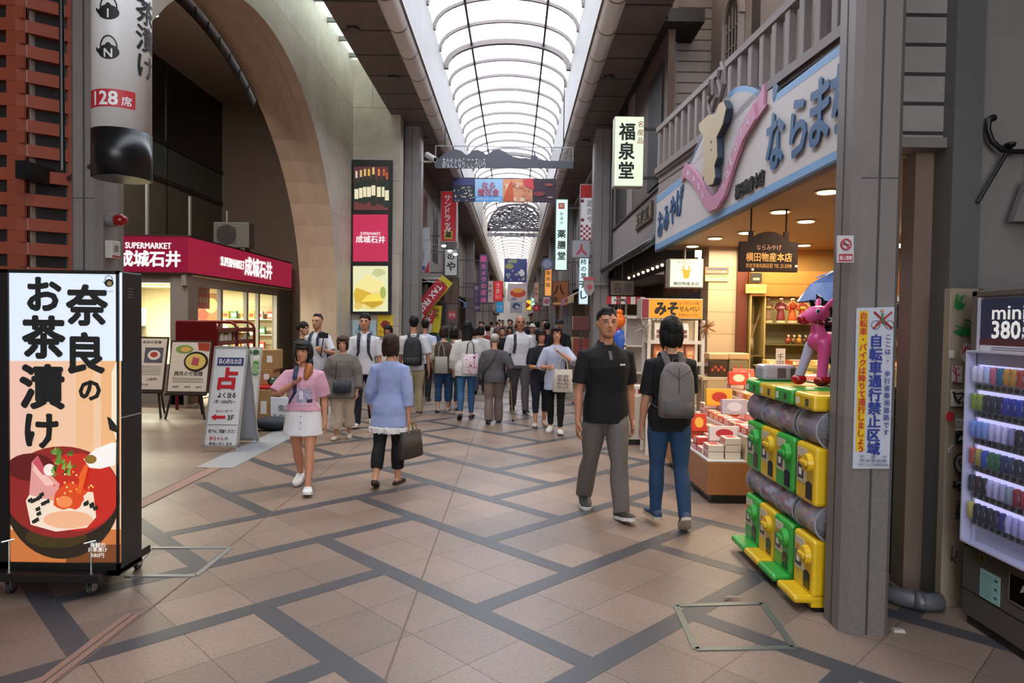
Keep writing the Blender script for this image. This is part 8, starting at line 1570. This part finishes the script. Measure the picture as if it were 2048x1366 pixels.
# --- woman looking out behind the blue shirt
a = Person('woman in pale top in front of the yellow wall notice', 775, 806, 649, -10, False, 1.0, skin='a8705a', vox=.012); a.shirt('c0b4b0', -.05, .42, .014); a.pants('4a3a3a', .9, .012); a.shoes('6a5a50'); a.hair('1a1210', 'fringe', vol=1.03)
# --- men with backpacks walking away
a = Person('man in white short-sleeved shirt and beige trousers walking away', 826, 830, 633, 184, True, 1.08, legs=((14, 6, 6), (-14, 16, -18)), arms=((-10, 14, 14), (8, 10, 18)), skin='a8745c', vox=.009)
a.shirt('b8b6b8', -.05, .46, .02, wr=.008, slr=1.12); a.pants('a89a7c', 1.0, .018, flare=1.1, wr=.009); a.shoes('2c2a28', '8a857c'); a.hair('0b0a0a', 'short', vol=1.1); a.backpack('black backpack on the man in beige trousers', '121318', '0e0f14', .16, .48, .17, .29)
a = Person('man in pale blue shirt and black trousers walking away farther on', 849, 800, 640, 182, True, 1.0, legs=((-12, 12, -10), (13, 5, 6)), skin='a8745c', vox=.011); a.shirt('b4bcd0', -.05, .42, .016); a.pants('141418', 1.0, .014); a.shoes('17171a', '2a2a2c'); a.hair('0c0b0b', 'short', vol=1.06)
t = a.item('shoulder_bag', 'navy one-strap shoulder bag on man in pale blue shirt', 'bag'); mb = MB().mat(M('1c2438', .7)); mb.tube(a.belt_path(a.tp(.325*a.H, .02, .08*a.k), V(-.16, .1, a.zh+.12), .09, front=False), .022, 8, flat=.4); mb.build('strap', t); mb = MB().mat(M('1c2438', .7)); mb.sm = True; mb.ell((-.2, .06, a.zh+.05), .06, .15, .14, 14, 10); mb.build('bag_body', t)
# --- women walking away in the middle
a = Person('woman in brown vest and rolled jeans walking away', 886, 823, 654, 180, False, 1.12, legs=((8, 5, 4), (-8, 12, -10)), arms=((4, 10, 14), (8, 12, 30)), skin='b5846a', vox=.010); a.shirt('a89a8c', -.03, .5, .014); mb = MB(); a.torso(mb, -.06, .315, .03, .02); a.cloth(mb, 'vest', '4a3a2e', .006); a.pants('223c5c', .84, .014, flare=1.1, name='jeans'); a.shoes('a8a098', '8a8278', low=.7); a.hair('2a1812', 'bob', vol=1.02)
tote(a, 'pale grey tote on the shoulder of the woman in brown vest', '8f8a80', .02, .2, a.zh+.22, .22, .30, .09, .24, 'tote_bag')
a = Person('dark-haired woman in dark top with an orange collar walking away', 906, 818, 656, 178, False, 1.0, legs=((-7, 10, -6), (9, 5, 3)), skin='b5846a', vox=.011); a.shirt('3a2c28', -.06, .5, .016); a.project(a.t.children[-1], 'orange_trim', 'd04a2c', -.05, .0, .2, .52, front=False, n=5); a.pants('22384e', .88, .012, name='jeans'); a.shoes('8a8078', '6a6258'); a.hair('14100e', 'bob', vol=1.05)
a = Person('woman with long black hair in loose white top and blue jeans', 932, 838, 647, 181, False, 1.0, legs=((2, 3, 0), (-12, 12, -24)), arms=((6, 14, 30), (4, 14, 24)), skin='b5846a', vox=.010); a.shirt('c0beba', -.07, .86, .024, .05, 'blouse', wr=.009, slr=1.3); a.pants('34587e', .97, .004, .05, .88, name='jeans'); a.shoes('1c1a1a', '2a2624', low=.75); a.hair('0a0808', 'long', .40, vol=1.06)
def flor(t, pt, w, h, d, zt):
    mb = MB(); random.seed(4)
    for i in range(22):
        x, z = random.uniform(-.42, .42)*w, zt-random.uniform(.08, .92)*h; mb.mat(M(random.choice(('a83a5c', '8a2a50', 'd08aa8', 'c06088')), .6)); c_ = pt(x, d*.52+.002, z); n_ = 7; r_ = random.uniform(.012, .03); mb.add([c_+V(r_*math.cos(2*PI*j/n_)*(1 if j % 2 else .6), 0, r_*math.sin(2*PI*j/n_)*(1 if j % 2 else .6)) for j in range(n_)], [tuple(range(n_-1, -1, -1))])
    mb.build('flower_print', t)
tote(a, 'white flower-print bag on the back of the long-haired woman', 'c4b8bc', -.07, .235, a.zh+.26, .26, .33, .06, .22, 'flower_bag', ang=-.15, deco=flor, handc='4a4448')
# --- old man with cap and cane
a = Person('old man in grey jacket and cap walking with a cane', 987, 846, 668, 181, True, 1.06, legs=((8, 8, 2), (-8, 12, -8)), arms=((0, 0, 0), (4, 12, 18)), hands=[(-.30, -.12, .02), None], lean=7, skin='b08268', vox=.0095); a.shirt('4c4a4c', -.05, .96, .024, .02, 'jacket', wr=.007, slr=1.2); a.pants('6a5a54', 1.0, .022, flare=1.15, wr=.008); a.shoes('161416', '100f10')
mb = MB(); mb.T = a.HM; mb.ell((0, .015, .055), .088, .108, .075, 18, 12); mb.T = Matrix.Identity(4); me = remesh(mb, .008, 1); me.materials.append(M('a8a49c', .8)); link('cap', me, a.t, 'pale grey cap'); mb = MB(); mb.T = a.HM; mb.ell((0, .05, .0), .078, .06, .05, 14, 8); mb.mat(M('8a8680', .7)); mb.T = Matrix.Identity(4); me = remesh(mb, .008, 1); me.materials.append(M('6a6662', .7)); link('hair', me, a.t); mb = MB().mat(M('a8a49c', .8)); mb.T = a.HM; mb.ell((0, -.11, .045), .06, .05, .008, 14, 5); mb.build('cap_peak', a.t)
t = a.item('shoulder_bag', 'black strap bag slung across the old man\'s jacket', 'bag'); mb = MB().mat(M('17171a', .6)); mb.tube(a.belt_path(a.tp(.318*a.H, .06, -.08*a.k), V(.17, .1, a.zh+.06), .075, front=False), .014, 6, flat=.4); mb.build('strap', t); mb = MB().mat(M('17171a', .6)); mb.sm = True; mb.ell((.21, .0, a.zh-.02), .05, .12, .1, 12, 8); mb.build('bag_body', t)
W_ = a.arm[0][2]; t = a.item('walking_cane', 'slim walking cane held by the old man in cap', 'cane'); mb = MB().mat(M('b8a060', .3, .4)); mb.cyl(W_+V(-.01, -.03, -.07), V(W_.x-.06, W_.y-.1, .03), .009, n=8); mb.build('shaft', t); mb = MB().mat(INK); mb.cyl(V(W_.x-.06, W_.y-.1, 0), V(W_.x-.06, W_.y-.1, .035), .014, n=8); mb.build('tip', t); mb = MB().mat(INK); mb.tube([W_+V(-.01, .05, -.06), W_+V(-.01, -.03, -.06), W_+V(-.01, -.06, -.075)], .012, 8); mb.build('grip', t)
# --- bald man
a = Person('balding man in white shirt and grey trousers walking towards camera', 1038, 824, 632, 6, True, 1.04, legs=((-14, 14, -12), (14, 5, 8)), arms=((0, 10, 14), (-6, 10, 16)), skin='a06a50', vox=.0095); a.shirt('c2c0c6', -.02, .48, .016, wr=.007, slr=1.1); a.collar('c6c4ca'); a.pants('4c4648', 1.0, .016, wr=.009); a.shoes('141416', '1c1a1a')
mb = MB(); mb.T = a.HM
for q in (-1, 1): mb.ell((q*.07, .03, .01), .014, .05, .04, 12, 8)
mb.ell((0, .075, .0), .06, .03, .04, 12, 8); mb.T = Matrix.Identity(4); me = remesh(mb, .007, 1); me.materials.append(M('3a3432', .7)); link('hair', me, a.t)
t = a.item('shoulder_bag', 'black one-strap bag on the balding man\'s shoulder', 'bag'); mb = MB().mat(M('17171c', .6)); mb.tube([a.tp(.2*a.H, .13, -.1), a.tp(.325*a.H, .03, -.09*a.k), a.tp(.3*a.H, -.1, -.1*a.k), a.tp(.2*a.H, -.14, -.1*a.k), a.tp(.11*a.H, -.125, -.12*a.k)], .026, 8, flat=.35, up=(1, 0, 0)); mb.build('strap', t); mb = MB().mat(M('17171c', .6)); mb.sm = True; mb.ell((-.2, .08, a.zh+.08), .06, .16, .14, 12, 8); mb.build('bag_body', t)
# --- two women on the right of the crowd
a = Person('woman in black blouse and navy capri trousers looking down', 1080, 852, 659, 4, False, 1.05, legs=((5, 4, 2), (-7, 12, -10)), arms=((0, 0, 0), (0, 0, 0)), hands=[(-.05, -.26, .17), (.1, -.24, .16)], head=(4, 12, 0), skin='b58064', vox=.0098); a.shirt('14131a', -.03, .44, .016, slr=1.2); a.pants('171b2a', .8, .008, .05, .95, name='capri_trousers'); a.shoes('b8a8a0', 'a89a90', low=.75); a.hair('1a1210', 'fringe', vol=1.04)
t = a.item('phone', 'phone held by the woman in black blouse', 'phone'); W_ = a.arm[0][2].lerp(a.arm[1][2], .5); mb = MB().mat(INK); mb.at(W_+V(0, -.085, .03), 0, D(-50)); mb.bbox(-.037, .037, -.005, .005, -.07, .07, .003); mb.build('phone_body', t)
a = Person('long-haired woman in striped pale shirt and black leggings', 1110, 866, 654, -8, False, .98, legs=((-8, 10, -8), (10, 5, 6)), arms=((0, 0, 0), (0, 0, 0)), hands=[(-.12, -.2, .20), (.09, -.2, .415, (1, .2, -.6))], head=(10, 4, 0), skin='bb876c', vox=.0095)
SM_ = brick_mat('striped_cotton', 'b8bccc', 'b8bccc', '7e88a8', 9, .022, .004, 0, (0, 0, D(90)), .8, 0); SM_.node_tree.nodes['Mapping'].inputs['Rotation'].default_value = (D(90), 0, D(90)); a.shirt('b0b8cc', -.10, .6, .016, .02, wr=.007, slr=1.15, mat=SM_); a.pants('0d0d0f', .96, .003, .05, .85, name='leggings'); a.shoes('cfcac4', 'c4c0b8', bulk=1.15); a.hair('2a1816', 'long', .36, vol=1.06)
def prt(t, pt, w, h, d, zt):
    mb = MB().mat(INK)
    for i, s_ in enumerate(('奈良', '手帖', 'のみ', 'やげ')): p_ = pt(0, -d*.53-.002, zt-h*(.3+.16*i)); mb.T = Matrix.Translation(p_); mb.text(s_, 0, 0, .05, 0, .001, .17)
    mb.T = Matrix.Identity(4); mb.build('lettering', t)
tote(a, 'cream cloth tote with black lettering on long-haired woman\'s arm', 'b4a89c', .12, -.24, a.zh+.16, .27, .33, .06, .17, 'tote_bag', deco=prt)
# --- distant walkers
far = [(960, 786, 652, 'white blouse', 'c4c0bc', '2c3444', 'bob', '1a1412', 180), (974, 766, 650, 'red cardigan', '8a3a3c', '3a3a40', 'short', '100e0e', 180), (1003, 772, 655, 'black shirt', '17171a', '24262c', 'short', '0c0c0c', 0), (1018, 756, 652, 'grey jumper', '6a6a6e', '2a2c34', 'bob', '1a1412', 0), (1063, 766, 648, 'pale hat and cream top', 'b8b0a4', '5a544c', 'hat', 'c0b8b0', 0), (1092, 776, 645, 'navy jacket', '20263a', '1a1c24', 'short', '0e0d0d', 180), (1118, 786, 640, 'black cap and dark jacket', '1c1a1c', '2c2a30', 'hat', '121214', 180), (948, 772, 655, 'tan coat', '8a745c', '3a342e', 'bob', '2a1c16', 180)]
for i, (px, fy, hy, what, c1, c2, hk, hc_, rz_) in enumerate(far):
    a = Person('distant walker in %s amid the crowd' % what, px, fy, hy, rz_, i % 2 == 0, 1.0, vox=.014); a.shirt(c1, -.04, .5 if i % 2 else .9, .018); a.pants(c2, 1.0, .014); a.shoes('24211f', '38342f')
    if hk == 'hat': mb = MB().mat(M(hc_, .8)); mb.T = a.HM; mb.sm = True; mb.ell((0, .01, .07), .088, .105, .075, 16, 10); mb.ell((0, .0, .05), .14, .16, .012, 18, 5); mb.build('hat', a.t)
    else: a.hair(hc_, hk, vol=1.05)
protos = []
for i, (c1, c2, lb) in enumerate((('d0ccc8', '2a2c34', 'tiny far-off shopper in white top down the arcade'), ('2a2a30', '3a3a3c', 'tiny far-off shopper in dark clothes down the arcade'), ('7a5a54', '2c2c38', 'tiny far-off shopper in rust-brown top down the arcade'))):
    a = Person(lb, 1000+12*i, 746, 648, 180*(i % 2), i % 2 == 0, 1.0, vox=.02, H=1.62+.05*i, group=lb.replace('tiny far-off shopper', 'tiny far-off shoppers')); a.shirt(c1, -.04, .5, .02); a.pants(c2, 1.0, .016); a.shoes('201e1c'); a.hair('151110', ('short', 'bob')[i % 2], vol=1.08); protos.append(a.t)
random.seed(33)
for o, (x_, y_) in zip(protos, ((-1.0, 20.2), (.1, 21.4), (.9, 20.8))): o.location = (x_, y_, 0)
for i in range(17):
    src = protos[i % 3]; o = copy_tree(src); Yf = 23+i*1.5; o.location = ((-1.1, .8, -.2, 1.2, .3, -.7)[i % 6], Yf, 0); o.rotation_euler = (0, 0, D(random.choice((0, 180))+random.uniform(-20, 20)))
# --- shop assistant inside the supermarket
a = Person('shop worker with short black hair behind the supermarket glass', 383, 808, 612, 20, True, 1.0, legs=((2, 2, 0), (-2, 4, 0)), vox=.012, H=1.7); a.t.location = (PX(384, 640, -6.75).x, PX(384, 640, -6.75).y, 0.021); a.shirt('3a2a2c', -.04, .5, .016); a.pants('2a2628', 1.0, .014); a.shoes('201c1c'); a.hair('14100e', 'short', vol=1.03)
